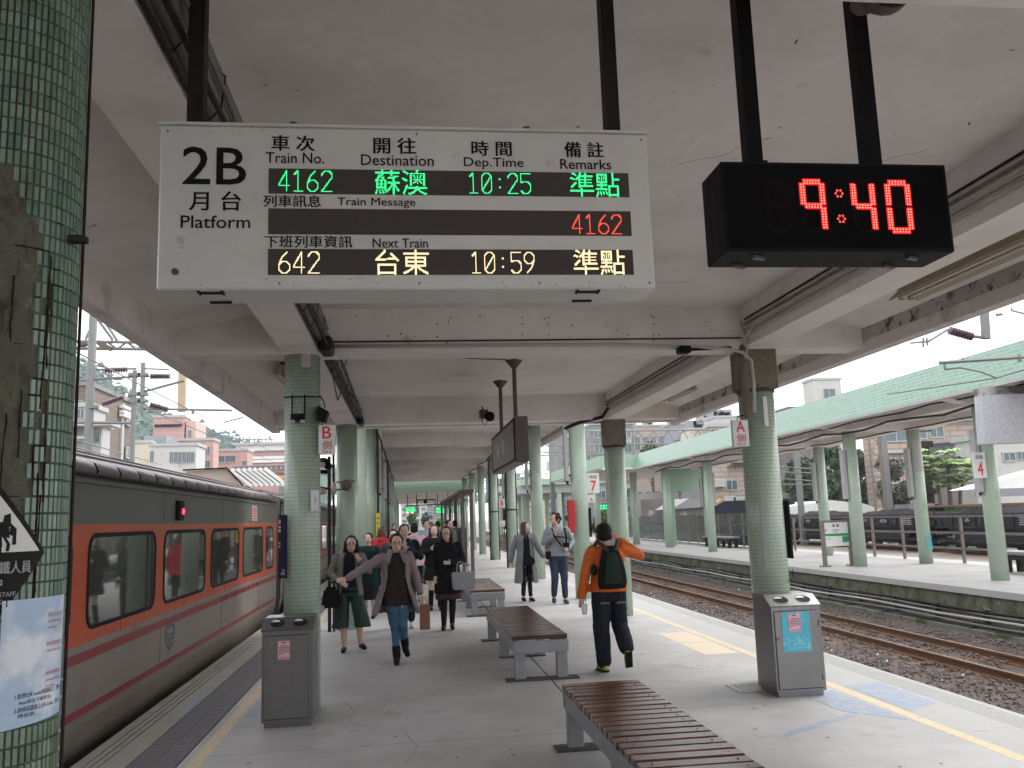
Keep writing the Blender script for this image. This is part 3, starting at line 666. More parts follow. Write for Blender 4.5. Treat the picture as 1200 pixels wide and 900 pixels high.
def side_sign(name, label, x0, x1, y, z0, z1, ch, sub, side):
    t = thing(name, label, 'sign', ((x0 + x1) / 2, y, z0))
    b = MB(); b.bbox(x0, x1, y, y + .05, z0, z1, .004); b.obj('panel', 'white', t)
    w = x1 - x0; h = z1 - z0; f = flatY(y - .0015); cx = (x0 + x1) / 2
    b = MB(); text(b, ch, cx - w * .26, cx + w * .26, z0 + h * .54, z1 - h * .05, f, .012); b.obj('letter', 'red', t)
    b = MB(); text(b, '側', cx - w * .28, cx + w * .28, z0 + h * .17, z0 + h * .46, f, .006); b.obj('character', 'brownred', t)
    b = MB(); text(b, sub, cx - w * .27, cx + w * .27, z0 + h * .05, z0 + h * .13, f, .006); b.obj('small_text', 'brownred', t)
    return t
sB = side_sign('side_sign', 'white sign with red letter B hanging beside the left column', -.832, -.675, 8.42, 2.355, 2.635, 'B', 'Side B', 0)
sA = side_sign('side_sign', 'white sign with red letter A hanging beside the right column', 3.265, 3.432, 8.42, 2.33, 2.60, 'A', 'Side A', 0)
b = MB(); b.tube([(-.80, 8.44, 2.635), (-.80, 8.44, 2.68)], .006, 5); b.obj('hanger', 'cable', sB)
b = MB(); b.tube([(3.33, 8.44, 2.60), (3.33, 8.44, 2.635), (3.43, 8.44, 2.65)], .006, 5); b.obj('hanger', 'cable', sA)
def num_sign(label, x0, x1, y, z0, z1, ch, sub=None, m='red'):
    t = thing('number_sign', label, 'sign', ((x0 + x1) / 2, y, z0))
    b = MB(); b.box(x0, x1, y, y + .04, z0, z1); b.obj('panel', 'white', t)
    w = x1 - x0; h = z1 - z0; f = flatY(y - .003)
    b = MB(); text(b, ch, x0 + w * .28, x1 - w * .28, z0 + h * .1, z0 + h * .62, f, .03); b.obj('numeral', m, t)
    if sub: b = MB(); text(b, sub, x0 + w * .2, x1 - w * .2, z0 + h * .72, z1 - h * .1, f, .01); b.obj('small_text', 'cablegrey', t)
    return t
num_sign('white sign with red numeral 7 right of the column with the red box', 3.80, 4.06, 18.3, 2.16, 2.58, '7', '車廂')
num_sign('small orange-lettered A sign under the numeral 7 sign', 3.80, 3.95, 18.31, 1.96, 2.13, 'A', m='brownred')
num_sign('white sign with red numeral 8 on the slim column left of the couple', 3.80, 4.08, 36.8, 2.15, 2.62, '8', '車廂')
num_sign('small faded sign under the numeral 8 sign', 3.80, 4.05, 36.82, 1.35, 1.6, '57', m='brownred')

# ================================================================== the departure board
SY = 2.8                                              # plane of its face
def sp_(px, py): p = at(px, py, SY); return p.x, p.z
bd = thing('departure_board', 'white hanging platform 2B departure board with green, red and amber rows', 'departure board', (0.03, 2.9, 2.455))
b = MB(); b.bbox(-.783, .851, SY, SY + .19, 2.455, 3.012, .006); b.obj('case', 'signwhite', bd)
b = MB(); b.box(-.79, .858, SY - .004, SY + .21, 3.0125, 3.022); b.obj('top_lip', 'signwhite', bd)
b = MB()
for x in (-.62, .62):
    b.box(x - .035, x + .035, SY + .03, SY + .045, 2.450, 2.4548); b.box(x - .04, x - .034, SY + .01, SY + .05, 2.448, 2.4549); b.box(x + .034, x + .04, SY + .01, SY + .05, 2.448, 2.4549)
    b.box(x - .03, x + .04, SY + .15, SY + .165, 2.449, 2.4548)
b.obj('latch', 'darkgrey', bd)
b = MB(); b.tube([(-.726, SY - .004, 2.514), (-.726, SY + .01, 2.514)], .011, 10); b.obj('rust_spot', 'rust', bd)
b = MB()
for x in (-.36, .43): b.tube([(x, SY + .02, 3.02), (x, SY + .02, 3.036)], .013, 8)
b.obj('lifting_eye', 'rust', bd)
b = MB()
for x, z in ((-.76, 2.99), (.83, 2.99), (.83, 2.475), (.05, 2.475), (-.40, 2.475), (.45, 2.475), (.05, 2.995)): b.tube([(x, SY - .0015, z), (x, SY + .002, z)], .0042, 8)
b.obj('screw', 'cablegrey', bd, kind='stuff')
rw = random.Random(14); b = MB()
for k in range(46):
    x, z = rw.uniform(-.77, .84), rw.choice((rw.uniform(2.458, 2.49), rw.uniform(2.458, 2.48), rw.uniform(2.99, 3.01), rw.uniform(2.46, 3.0))); r_ = rw.uniform(.0007, .0026)
    b.add([(x + r_ * u * 1.6, SY - .0008, z + r_ * w) for u, w in ((-1, 0), (-.3, -.8), (.6, -.5), (1, .2), (.2, .9))], [(0, 1, 2, 3, 4)])
b.obj('paint_chip', 'lampdark', bd, kind='stuff')
# dot-matrix windows
def rect_px(x0, y0, x1, y1): a = sp_(x0, y0); c = sp_(x1, y1); return a[0], c[0], c[1], a[1]
wins = []
for (xl, yt, yb, xr, yt2, yb2) in ((306.9, 196.4, 226.1, 739.4, 204.1, 232), (306.9, 243.7, 273.9, 742, 248.3, 277.2), (306.9, 291.2, 321.9, 745.4, 293.5, 322.5)):
    z1 = (sp_(xl, yt)[1] + sp_(xr, yt2)[1]) / 2; z0 = (sp_(xl, yb)[1] + sp_(xr, yb2)[1]) / 2; x0 = sp_(xl, (yt + yb) / 2)[0]; x1 = sp_(xr, (yt2 + yb2) / 2)[0]
    x0, x1 = -.437, .777
    wins.append((x0, x1, z0, z1)); b = MB(); b.box(x0, x1, SY - .0015, SY + .01, z0, z1); b.obj('led_window', 'ledpanel', bd)
    b = MB(); n = 24; pz = (z1 - z0) / n; nxx = int((x1 - x0) / pz)
    for i in range(nxx):
        for j in range(n): x = x0 + (i + .5) * pz; z = z0 + (j + .5) * pz; b.add([(x - pz * .28, SY - .0019, z - pz * .28), (x + pz * .28, SY - .0019, z - pz * .28), (x + pz * .28, SY - .0019, z + pz * .28), (x - pz * .28, SY - .0019, z + pz * .28)], [(0, 1, 2, 3)])
    b.obj('unlit_dots', 'joint', bd, kind='stuff')
DIG = {'0': [[(3, 0), (8, 0), (11, 4), (11, 18), (8, 22), (3, 22), (0, 18), (0, 4), (3, 0)], [(1, 4), (10, 18)]], '1': [[(1, 18), (5, 22), (5, 0)], [(1, 0), (10, 0)]],
       '2': [[(0, 17), (1, 20), (4, 22), (8, 22), (11, 19), (11, 15), (0, 0), (11, 0)]], '4': [[(8, 0), (8, 22), (0, 7), (0, 6), (11, 6)]],
       '5': [[(11, 22), (0, 22), (0, 12), (3, 13), (8, 13), (11, 10), (11, 4), (8, 0), (3, 0), (0, 3)]], '6': [[(8, 22), (3, 16), (0, 9), (0, 4), (3, 0), (8, 0), (11, 4), (11, 8), (8, 12), (3, 12), (0, 8)]],
       '9': [[(3, 0), (8, 6), (11, 13), (11, 18), (8, 22), (3, 22), (0, 18), (0, 14), (3, 10), (8, 10), (11, 14)]], ':': [[(5, 6), (6, 6), (6, 7), (5, 7)], [(5, 15), (6, 15), (6, 16), (5, 16)]]}
def seg_d(p, a, c):
    vx, vy = c[0] - a[0], c[1] - a[1]; t = max(0, min(1, ((p[0] - a[0]) * vx + (p[1] - a[1]) * vy) / (vx * vx + vy * vy or 1)))
    return math.hypot(p[0] - a[0] - vx * t, p[1] - a[1] - vy * t)
def dots_digits(s):
    out = []
    for k, ch in enumerate(s):
        for i in range(12):
            for j in range(23):
                if any(seg_d((i, j), L[q], L[q + 1]) < .74 for L in DIG[ch] for q in range(len(L) - 1)): out.append((k * 15 + i, j))
    return out, len(s) * 15 - 3, 23
def dots_glyph(s, W_, H_, off):
    vs, fs = glyphs(s, off); out = set(); P = [(x * W_, y * H_) for x, y in vs]
    for f in fs:
        for q in range(1, len(f) - 1):
            a, c, d = P[f[0]], P[f[q]], P[f[q + 1]]; D = (c[0] - a[0]) * (d[1] - a[1]) - (d[0] - a[0]) * (c[1] - a[1])
            if abs(D) < 1e-9: continue
            for i in range(int(min(a[0], c[0], d[0])) - 1, int(max(a[0], c[0], d[0])) + 2):
                for j in range(int(min(a[1], c[1], d[1])) - 1, int(max(a[1], c[1], d[1])) + 2):
                    x, y = i + .5, j + .5
                    u = ((x - a[0]) * (d[1] - a[1]) - (d[0] - a[0]) * (y - a[1])) / D; v = ((c[0] - a[0]) * (y - a[1]) - (x - a[0]) * (c[1] - a[1])) / D
                    if u >= -.01 and v >= -.01 and u + v <= 1.01 and 0 <= i < W_ and 0 <= j < H_: out.add((i, j))
    return sorted(out), W_, H_
def led(s, row, px0, px1, m, top=.93, bot=.08, name='led_text'):
    x0, x1, z0, z1 = wins[row]; a = sp_(px0, 215 if row == 0 else 262 if row == 1 else 308)[0]; c = sp_(px1, 215 if row == 0 else 262 if row == 1 else 308)[0]
    h = z1 - z0; zb, zt_ = z0 + h * bot, z0 + h * top
    D, w_, h_ = dots_digits(s) if s[0] in '0123456789' else dots_glyph(s, 52, 25, .0)
    b = MB(); pw = (c - a) / w_; ph = (zt_ - zb) / h_
    for i, j in D:
        x = a + (i + .5) * pw; z = zb + (j + .5) * ph; e = .43
        b.add([(x - pw * e, SY - .0030, z - ph * e), (x + pw * e, SY - .0030, z - ph * e), (x + pw * e, SY - .0030, z + ph * e), (x - pw * e, SY - .0030, z + ph * e)], [(0, 1, 2, 3)])
    b.obj(name, m, bd)
led('4162', 0, 326.5, 389.6, 'ledgreen'); led('蘇澳', 0, 438.5, 500.5, 'ledgreen', 1.0, .0); led('10:25', 0, 548.8, 621.9, 'ledgreen'); led('準點', 0, 667.6, 725.7, 'ledgreen', 1.0, .0)
led('4162', 1, 670, 728.3, 'ledredtext', .86, .06)
led('642', 2, 326.5, 374.6, 'ledamber', .9, .05); led('台東', 2, 440, 502.8, 'ledamber', .98, .0); led('10:59', 2, 551.9, 626.3, 'ledamber', .9, .05); led('準點', 2, 672, 732.2, 'ledamber', 1.0, .0)
def print_px(s, x0, y0, x1, y1, off=.012, name='lettering'):
    a = sp_(x0, (y0 + y1) / 2)[0]; c = sp_(x1, (y0 + y1) / 2)[0]; xm = (x0 + x1) / 2; z1 = sp_(xm, y0)[1]; z0 = sp_(xm, y1)[1]
    b = MB(); text(b, s, a, c, z0, z1, flatY(SY - .0012), off); b.obj(name, 'ink', bd)
for a_ in (('2B', 214.4, 172.6, 288.3, 216, .012), ('月 台', 222.4, 224.3, 282.4, 246.8, .014), ('Platform', 211.9, 252.7, 293.2, 267.5, .012), ('車 次', 318.5, 159, 368.4, 177, .018),
           ('Train No.', 311.6, 179, 379.8, 191.5, .014), ('開 往', 437.9, 161.5, 487.3, 180.4, .018), ('Destination', 423.2, 181.7, 508.2, 194.2, .014), ('時 間', 552.7, 165.6, 599.2, 182.8, .018),
           ('Dep.Time', 543.6, 185, 613.4, 198.8, .014), ('備 註', 661.7, 166.7, 706.9, 184.6, .018), ('Remarks', 656.5, 187.0, 715.9, 198.5, .014), ('列車訊息', 309, 229.0, 376.1, 242.8, .016),
           ('Train Message', 395.5, 232, 486.8, 244, .010), ('下班列車資訊', 310.3, 276.2, 412.8, 290.4, .016), ('Next Train', 436.8, 279.6, 501.5, 290.4, .010)): print_px(*a_)
hp = []
for x0, x1 in ((-.714, -.662), (.724, .772)):
    b = MB(); b.box(x0, x1, SY + .05, SY + .11, 3.022, 3.77); b.obj('hanger_post', 'darkgrey', bd)

# ================================================================== the clock
ck = thing('digital_clock', 'black hanging digital clock showing 9:40 in red dots', 'clock', (1.53, 2.9, 2.585))
CX0, CX1, CZ0, CZ1 = 1.112, 1.962, 2.587, 2.916
b = MB(); b.bbox(CX0, CX1, SY, SY + .2, CZ0, CZ1, .004); b.obj('housing', 'black', ck)
b = MB(); b.box(CX0 + .012, CX1 - .012, SY - .0015, SY + .004, CZ0 + .012, CZ1 - .012); b.obj('face', 'glossblack', ck)
b = MB(); b.box(CX0 - .0015, CX0 + .001, SY + .06, SY + .063, CZ0 + .01, CZ1 - .01); b.box(CX0 - .0015, CX0 + .001, SY + .13, SY + .133, CZ0 + .01, CZ1 - .01); b.box(1.37, 1.45, SY + .05, SY + .12, CZ1, CZ1 + .012); b.obj('seam', 'darkgrey', ck)
for x, y in ((1.25, .05), (1.22, .16), (1.83, .05), (1.80, .16)): b = MB(); b.obox((x - .028, SY + y - .008, CZ0 - .007), (x + .022, SY + y + .014, CZ0 - .007), .016, .012); b.obj('catch', 'steel', ck)
for x0, x1 in ((1.243, 1.298), (1.698, 1.756)):
    b = MB(); b.box(x0, x1, SY + .06, SY + .12, CZ1, 3.77); b.obj('hanger_post', 'black', ck)
b = MB(); b.box(1.296, 1.312, SY + .055, SY + .08, CZ1, CZ1 + .03); b.obj('clip', 'black', ck)
SEG = {'a': ((0, 1), (1, 1)), 'b': ((1, 1), (1, .5)), 'c': ((1, .5), (1, 0)), 'd': ((0, 0), (1, 0)), 'e': ((0, .5), (0, 0)), 'f': ((0, 1), (0, .5)), 'g': ((0, .5), (1, .5))}
def seg_dots(x0, x1, z0, z1, s):
    (u0, w0), (u1, w1) = SEG[s]; w = x1 - x0; h = z1 - z0; t = .010; out = []
    xm = lambda u: x0 + t + u * (w - 2 * t)
    A = (xm(u0), z0 + t + w0 * (h - 2 * t)); B_ = (xm(u1), z0 + t + w1 * (h - 2 * t))
    vert = u0 == u1; n = 8 if vert else 6; L = math.hypot(B_[0] - A[0], B_[1] - A[1]); g = .010
    for k in range(n):
        q = (g + (L - 2 * g) * k / (n - 1)) / L; x = A[0] + (B_[0] - A[0]) * q; z = A[1] + (B_[1] - A[1]) * q
        for e in (-.0048, .0048): out.append((x + (e if vert else 0), z + (0 if vert else e)))
    return out
def dotobj(name, D, m, r=.0030, y=SY - .004):
    b = MB()
    for x, z in D: b.add([(x + r * math.cos(k * math.pi / 3), y, z + r * math.sin(k * math.pi / 3)) for k in range(6)] + [(x, y - .0012, z)], [(k, (k + 1) % 6, 6) for k in range(6)])
    return b.obj(name, m, ck)
DZ0, DZ1 = 2.654, 2.852
for x0, x1, lit in ((1.262, 1.352, ''), (1.395, 1.488, 'abcfg'), (1.586, 1.676, 'bcfg'), (1.716, 1.812, 'abcdef')):
    lx = [d for s in lit for d in seg_dots(x0, x1, DZ0, DZ1, s)]; dx = [d for s in 'abcdefg' if s not in lit for d in seg_dots(x0, x1, DZ0, DZ1, s)]
    if lx:
        dg = dotobj('digit', lx, 'ledred')
        b = MB()
        for s in lit:
            D = seg_dots(x0, x1, DZ0, DZ1, s); xs_ = [d[0] for d in D]; zs_ = [d[1] for d in D]; b.box(min(xs_) - .0072, max(xs_) + .0072, SY - .0034, SY - .0028, min(zs_) - .0072, max(zs_) + .0072)
        b.obj('digit_glow', 'redhalo', ck)  # emissive strips behind the dots imitate their red glow
    if dx: dotobj('unlit_segment', dx, 'leddim')
for zc_ in (2.800, 2.706):
    D = [(1.541 + .0125 * math.cos(k * math.pi / 3), zc_ + .0125 * math.sin(k * math.pi / 3)) for k in range(6)]; dotobj('colon_dot', D, 'ledredtext', .0046)
# bell horn above the clock, cut by the top of the picture
hn = thing('ceiling_loudspeaker', 'dark round loudspeaker against the ceiling above the clock', 'loudspeaker', (1.62, 2.62, 3.45))
b = MB(); b.smooth = True; b.tube([(1.655, 2.55, 3.475), (1.655, 2.60, 3.475), (1.655, 2.66, 3.48), (1.655, 2.74, 3.49)], [.108, .106, .06, .035], 20); b.obj('horn', 'lampdark', hn)
b = MB(); b.tube([(1.655, 2.53, 3.475), (1.655, 2.545, 3.475)], [.112, .112], 20); b.tube([(1.655, 2.525, 3.475), (1.655, 2.535, 3.475)], [.03, .03], 12); b.obj('rim', 'darkgrey', hn)
b = MB(); b.tube([(1.655, 2.74, 3.48), (1.655, 2.78, 3.77)], .02, 6); b.box(1.50, 1.56, 2.5, 2.62, 3.46, 3.5); b.obj('bracket', 'darkgrey', hn)

# ================================================================== hanging display case and horn speaker further on
hb = thing('display_case', 'brown hanging display case with no lit text, edge on, mid platform', 'display case', (1.46, 12.6, 2.4))
b = MB(); b.bbox(1.372, 1.548, 11.0, 14.0, 2.40, 2.985, .008); b.obj('case', 'brownboard', hb)
b = MB(); b.box(1.366, 1.374, 11.08, 13.92, 2.45, 2.935); b.obj('dark_screen', 'brownboard', hb)
b = MB()
for z0, z1 in ((2.42, 2.45), (2.935, 2.965)): b.box(1.362, 1.374, 11.03, 13.97, z0, z1)
b.box(1.362, 1.374, 13.9, 13.97, 2.45, 2.935); b.box(1.36, 1.3725, 11.0, 11.04, 2.42, 2.96)
b.obj('screen_border', 'black', hb)
b = MB()
for ry in (12.2, 12.9):
    for q in range(3): b.box(1.3645, 1.3655, ry + q * .12, ry + .08 + q * .12, 2.6, 2.8)
b.obj('faint_characters', 'lampcream', hb)
for y in (11.3, 13.05):
    b = MB(); b.tube([(1.43, y, 2.98), (1.43, y, 3.70)], .028, 10); b.obj('hanger_pipe', 'lampdark', hb)
    b = MB(); b.smooth = False; b.lathe(1.43, y, [(.035, 3.66), (.11, 3.755), (.11, 3.771)], 4); b.obj('ceiling_flange', 'lampdark', hb)
hs_ = thing('horn_speaker', 'dark horn speaker hanging under the ceiling left of the display case', 'speaker', (1.34, 14.2, 3.2))
q = at(571, 488, 14.3)
b = MB(); b.smooth = True; b.tube([(q.x + .03, 14.15, q.z - .02), (q.x, 14.28, q.z), (q.x - .03, 14.4, q.z + .02)], [.085, .055, .03], 16); b.obj('horn', 'black', hs_)
b = MB(); b.bbox(q.x - .12, q.x + .02, 14.3, 14.5, q.z - .02, q.z + .12, .01); b.obj('driver', 'lampdark', hs_)
b = MB(); b.tube([(q.x - .05, 14.4, q.z + .1), (q.x - .05, 14.62, q.z + .2)], .015, 6); b.tube([(q.x - .08, 14.32, q.z), (q.x - .09, 14.3, q.z - .1), (q.x - .04, 14.3, q.z - .14), (q.x + .0, 14.3, q.z - .08)], .008, 5); b.obj('bracket', 'cable', hs_)

# ================================================================== cables and conduits under the roof
cb = thing('cable_bundle', 'thick bundle of dark cables tied along the left roof beam', 'cables', (-.8, 5, 3.4))
rc = random.Random(11); X_ = -.80
def run(r, x, z, wob, m, y0=-6, y1=15, name='cable', seed=0, sag=.02):
    rr = random.Random(seed); ph = rr.uniform(0, 6); pts = []
    y = y0
    while y <= y1 + .01:
        pts.append((x + wob * math.sin(y * .6 + ph) * .5, y, z - sag * .6 * abs(math.sin(y * .5 + ph)) + wob * math.sin(y * .45 + ph * 2) * .5)); y += .35
    b = MB(); b.smooth = True; b.tube(pts, r, 7); b.obj(name, m, cb)
run(.024, -.79, 3.43, .010, 'cablegrey', seed=1); run(.030, -.785, 3.52, .018, 'cablegrey', seed=2); run(.020, -.76, 3.47, .022, 'cablegrey', seed=3)
run(.022, -.755, 3.58, .02, 'cablegrey', seed=4); run(.013, -.73, 3.40, .03, 'cable', seed=5, sag=.06); run(.012, -.81, 3.36, .004, 'cable', seed=6, sag=0); run(.016, -.77, 3.64, .01, 'lampdark', seed=7); run(.010, -.72, 3.50, .03, 'cablegrey', seed=8, sag=.08)
b = MB(); y = -2
while y < 15: b.tube([(-.83, y, 3.37), (-.79, y + .01, 3.365), (-.74, y, 3.42), (-.725, y, 3.56), (-.82, y, 3.62)], .004, 4); y += .55
b.obj('tie', 'cable', cb, kind='stuff')
b = MB(); b.bbox(-.80, -.68, 8.1, 8.45, 3.30, 3.44, .02); b.obj('splice_bundle', 'cable', cb)
b = MB(); b.bbox(-.80, -.70, 14.3, 14.75, 3.30, 3.42, .02); b.obj('splice_bundle', 'cable', cb)
b = MB(); b.tube([(-.76, 9.0, 3.38), (-.70, 9.8, 3.25), (-.62, 10.3, 3.08), (-.58, 10.6, 3.05), (-.60, 10.9, 3.2), (-.72, 11.2, 3.36)], .008, 5); b.obj('loose_loop', 'cable', cb)
b = MB(); b.tube([(-.76, 8.9, 3.36), (-.78, 9.6, 3.22), (-.79, 10.2, 3.12), (-.77, 10.6, 3.3)], .007, 5); b.obj('loose_loop', 'cable', cb)
wi = thing('ceiling_wire', 'thin black wire along the ceiling to the display case hanger', 'wire', (.3, 10.6, 3.7))
pts = [(-.70, 10.1, 3.5), (-.66, 10.4, 3.74)] + [(-.6 + k * .2, 10.55 + .03 * math.sin(k * 1.9) + k * .07, 3.757) for k in range(11)]
b = MB(); b.tube(pts, .006, 5); b.obj('wire_run', 'cable', wi)
cr_ = thing('beam_conduit', 'pale conduit pipe along the cross beam bending down to the A sign', 'conduit', (1.3, 8.4, 3.4))
b = MB(); b.smooth = True
b.tube([(-.7, 8.375, 3.39), (1.2, 8.375, 3.385), (2.2, 8.37, 3.375), (3.0, 8.34, 3.335), (3.22, 8.31, 3.31), (3.38, 8.29, 3.27), (3.46, 8.28, 3.18), (3.475, 8.30, 2.95), (3.47, 8.33, 2.66)], .017, 8); b.obj('pipe', 'conduit', cr_)
b = MB(); b.tube([(-.7, 8.402, 3.44), (3.42, 8.402, 3.44)], .008, 5); b.obj('thin_cable', 'cable', cr_)
b = MB(); b.bbox(2.72, 2.84, 8.26, 8.40, 3.27, 3.34, .01); b.tube([(2.84, 8.33, 3.31), (3.3, 8.4, 3.34)], .016, 6); b.obj('socket', 'black', cr_)
lc = thing('beam_cables', 'paired conduits clipped to the inner face of the right roof beam', 'conduit', (3.4, 7, 3.5))
for z, r, m in ((3.50, .016, 'conduit'), (3.56, .012, 'cablegrey'), (3.45, .012, 'conduit'), (3.61, .009, 'cable')):
    b = MB(); b.tube([(3.425, -4, z), (3.425, 8.3, z)], r, 6); b.tube([(3.425, 8.8, z), (3.42, 14.6, z)], r, 6); b.obj('conduit', m, lc)
b = MB(); b.tube([(3.41, 8.35, 3.60), (3.40, 8.25, 3.45), (3.45, 8.30, 3.36), (3.43, 8.38, 3.2)], .014, 6); b.tube([(3.41, 8.0, 3.50), (3.38, 8.22, 3.40), (3.45, 8.33, 3.34)], .014, 6); b.obj('bend', 'conduit', lc)
b = MB(); b.tube([(3.42, 14.4, 3.5), (3.35, 14.6, 3.36), (3.0, 14.85, 3.30), (2.8, 15.2, 3.24)], .03, 6); b.obj('cable_end', 'cable', lc)
# the same cable line continuing on both sides of the higher roof
b = MB(); b.tube([(-.80, 17.2 + k * 1.5, 4.2 + .05 * math.sin(k * 2.1)) for k in range(26)], .035, 6); o = b.obj('roof_cable', 'cable'); o['label'] = 'dark cable sagging along the left beam of the higher roof'; o['category'] = 'cable'
b = MB(); b.tube([(3.40, 17.2 + k * 1.5, 4.2 + .05 * math.sin(k * 1.7)) for k in range(26)], .03, 6); o = b.obj('roof_cable', 'cable'); o['label'] = 'dark cable sagging along the right beam of the higher roof'; o['category'] = 'cable'
# ---- fluorescent fittings
def batten(label, x, y0, y1, z, w=.17, dirx=0.0):
    t = thing('fluorescent_light', label, 'light', (x, (y0 + y1) / 2, z))
    b = MB(); b.prism([(x - .04, z), (x + .04, z), (x + .05, z - .03), (x + w * .5, z - .10), (x + w * .48, z - .112), (x + .045, z - .06), (x - .045, z - .06), (x - w * .48, z - .112), (x - w * .5, z - .10), (x - .05, z - .03)], 'y', y0, y1); b.obj('reflector', 'lampcream', t)
    for e in (-1, 1):
        b = MB(); b.tube([(x + e * .042, y0 + .04, z - .088), (x + e * .042, y1 - .04, z - .088)], .016, 10); b.obj('tube', 'tube', t)
    b = MB()
    for y in (y0 + .03, y1 - .06):
        for e in (-1, 1): b.bbox(x + e * .042 - .022, x + e * .042 + .022, y, y + .03, z - .115, z - .05, .004)
    b.obj('lamp_holder', 'lampcream', t)
    b = MB(); b.box(x - .03, x + .03, y0 + .2, y1 - .2, z, z + .1); b.obj('mount', 'lampdark', t); return t
batten('cream fluorescent fitting on the right eave beside the clock', 4.36, 5.3, 7.0, 3.58, .27)
batten('small fluorescent fitting on the right eave beyond the A sign column', 4.22, 12.4, 13.7, 3.60, .18)
batten('small pale fluorescent fitting on the left eave behind the left column', -1.50, 10.6, 11.9, 3.62, .18)

# ================================================================== litter bins
def bin_(label, x0, x1, y0, d, poster, group='steel litter bins at the columns'):
    t = thing('litter_bin', label, 'litter bin', ((x0 + x1) / 2, y0 + d / 2, 0), group)
    H, Hf = .90, .81; zb = .03; ys = y0 + .15
    b = MB(); b.box(x0 + .02, x1 - .02, y0 + .02, y0 + d - .02, 0, .045); b.obj('plinth', 'steel', t)
    b = MB(); b.prism([(y0, .045), (y0 + d, .045), (y0 + d, H), (ys, H), (y0, Hf)], 'x', x0, x1); b.obj('body', 'steel', t)
    # sloping lid, slightly proud, with two round throats
    b = MB(); n = Vector((0, -(H - Hf), ys - y0)).normalized()
    L = math.hypot(ys - y0, H - Hf); P = lambda u, s, e=0.0: (x0 - .008 + u * (x1 - x0 + .016), y0 - .006 + (ys - y0 + .006) * s + n.y * e, Hf - .002 + (H - Hf) * s + n.z * e)
    b.add([P(0, 0, .004), P(1, 0, .004), P(1, 1, .004), P(0, 1, .004), P(0, 0, -.01), P(1, 0, -.01), P(1, 1, -.01), P(0, 1, -.01)], [(0, 1, 2, 3), (7, 6, 5, 4), (0, 4, 5, 1), (1, 5, 6, 2), (2, 6, 7, 3), (3, 7, 4, 0)]); b.obj('lid', 'steel', t)
    for u in (.29, .73):
        b = MB(); N_ = 20; rim = []; ins = []
        for k in range(N_):
            a = 2 * math.pi * k / N_; rim.append(P(u + .155 * math.cos(a), .5 + .36 * math.sin(a), .008)); ins.append(P(u + .14 * math.cos(a), .5 + .32 * math.sin(a), .0085))
        b.add(rim + ins, [(k, (k + 1) % N_, N_ + (k + 1) % N_, N_ + k) for k in range(N_)]); b.obj('throat_rim', 'steel', t)
        b = MB(); b.add([P(u + .14 * math.cos(2 * math.pi * k / N_), .5 + .32 * math.sin(2 * math.pi * k / N_), .006) for k in range(N_)], [tuple(range(N_))]); b.obj('throat', 'black', t)
        b = MB(); b.add([P(u - .04 + .085 * math.cos(math.pi * k / 10), .62 + .17 * math.sin(math.pi * k / 10), .0068) for k in range(11)], [tuple(range(11))]); b.obj('liner_bag', 'stickywhite', t)
    b = MB(); b.bbox(x0 + .02, x1 - .035, y0 - .012, y0 + .002, .075, Hf - .05, .003); b.obj('door', 'steel', t)
    b = MB(); b.box(x0 + .022, x1 - .033, y0 - .004, y0 - .0005, .068, Hf - .043); b.obj('door_gap', 'joint', t)
    b = MB(); b.tube([(x0 + .05, y0 - .03, .52), (x0 + .05, y0 - .01, .52)], .011, 8); b.box(x0 + .028, x0 + .06, y0 - .02, y0 - .012, .505, .535); b.obj('lock', 'steel', t)
    b = MB()
    for z in (.14, .62): b.tube([(x1 - .026, y0 - .008, z), (x1 - .026, y0 - .008, z + .05)], .006, 6)
    b.obj('hinge', 'steel', t)
    yf = y0 - .014
    if poster:
        b = MB(); b.box(x0 + .085, x0 + .355, yf - .001, yf, .40, .755); b.obj('cyan_poster', 'cyan', t)
        b = MB(); f = flatY(yf - .0018)
        for (u, w_) in ((.15, .50), (.23, .50), (.14, .43), (.21, .43), (.28, .43)):
            b.box(x0 + u, x0 + u + .055, yf - .0018, yf - .001, w_, w_ + .004); b.box(x0 + u, x0 + u + .004, yf - .0018, yf - .001, w_, w_ + .05); b.box(x0 + u + .05, x0 + u + .054, yf - .0018, yf - .001, w_, w_ + .05)
        b.tube([(x0 + .315 + .024 * math.cos(k * math.pi / 6), yf - .002, .70 + .026 * math.sin(k * math.pi / 6)) for k in range(13)], .002, 4)
        b.obj('poster_line_drawing', mat('pale_cyan', (.25, .62, .70), .5, var=0), t); px, pz, ph, pw = x0 + .148, .575, .165, .118
    else: px, pz, ph, pw = x0 + .135, .565, .155, .105
    b = MB(); b.box(px, px + pw, yf - .0028, yf - .0012, pz, pz + ph); b.obj('pink_notice', 'pink', t)
    b = MB(); rr = random.Random(3); f = flatY(yf - .0035)
    for q in range(3): b.box(px + pw * (.32 + q * .12), px + pw * (.41 + q * .12), yf - .0034, yf - .0028, pz + ph * .86, pz + ph * .93)
    for k in range(6):
        x = px + pw * (.10 + (.12 if k == 0 else 0)); e = px + pw * (.92 if k < 5 else .35)
        while x < e: w_ = rr.uniform(.004, .008); b.box(x, x + w_, yf - .0034, yf - .0028, pz + ph * (.70 - k * .085), pz + ph * (.745 - k * .085)); x += w_ + .002
    b.box(px + pw * .15, px + pw * .92, yf - .0034, yf - .0028, pz + ph * .10, pz + ph * .13)
    b.obj('notice_print', 'brownred' if False else 'lampdark', t)
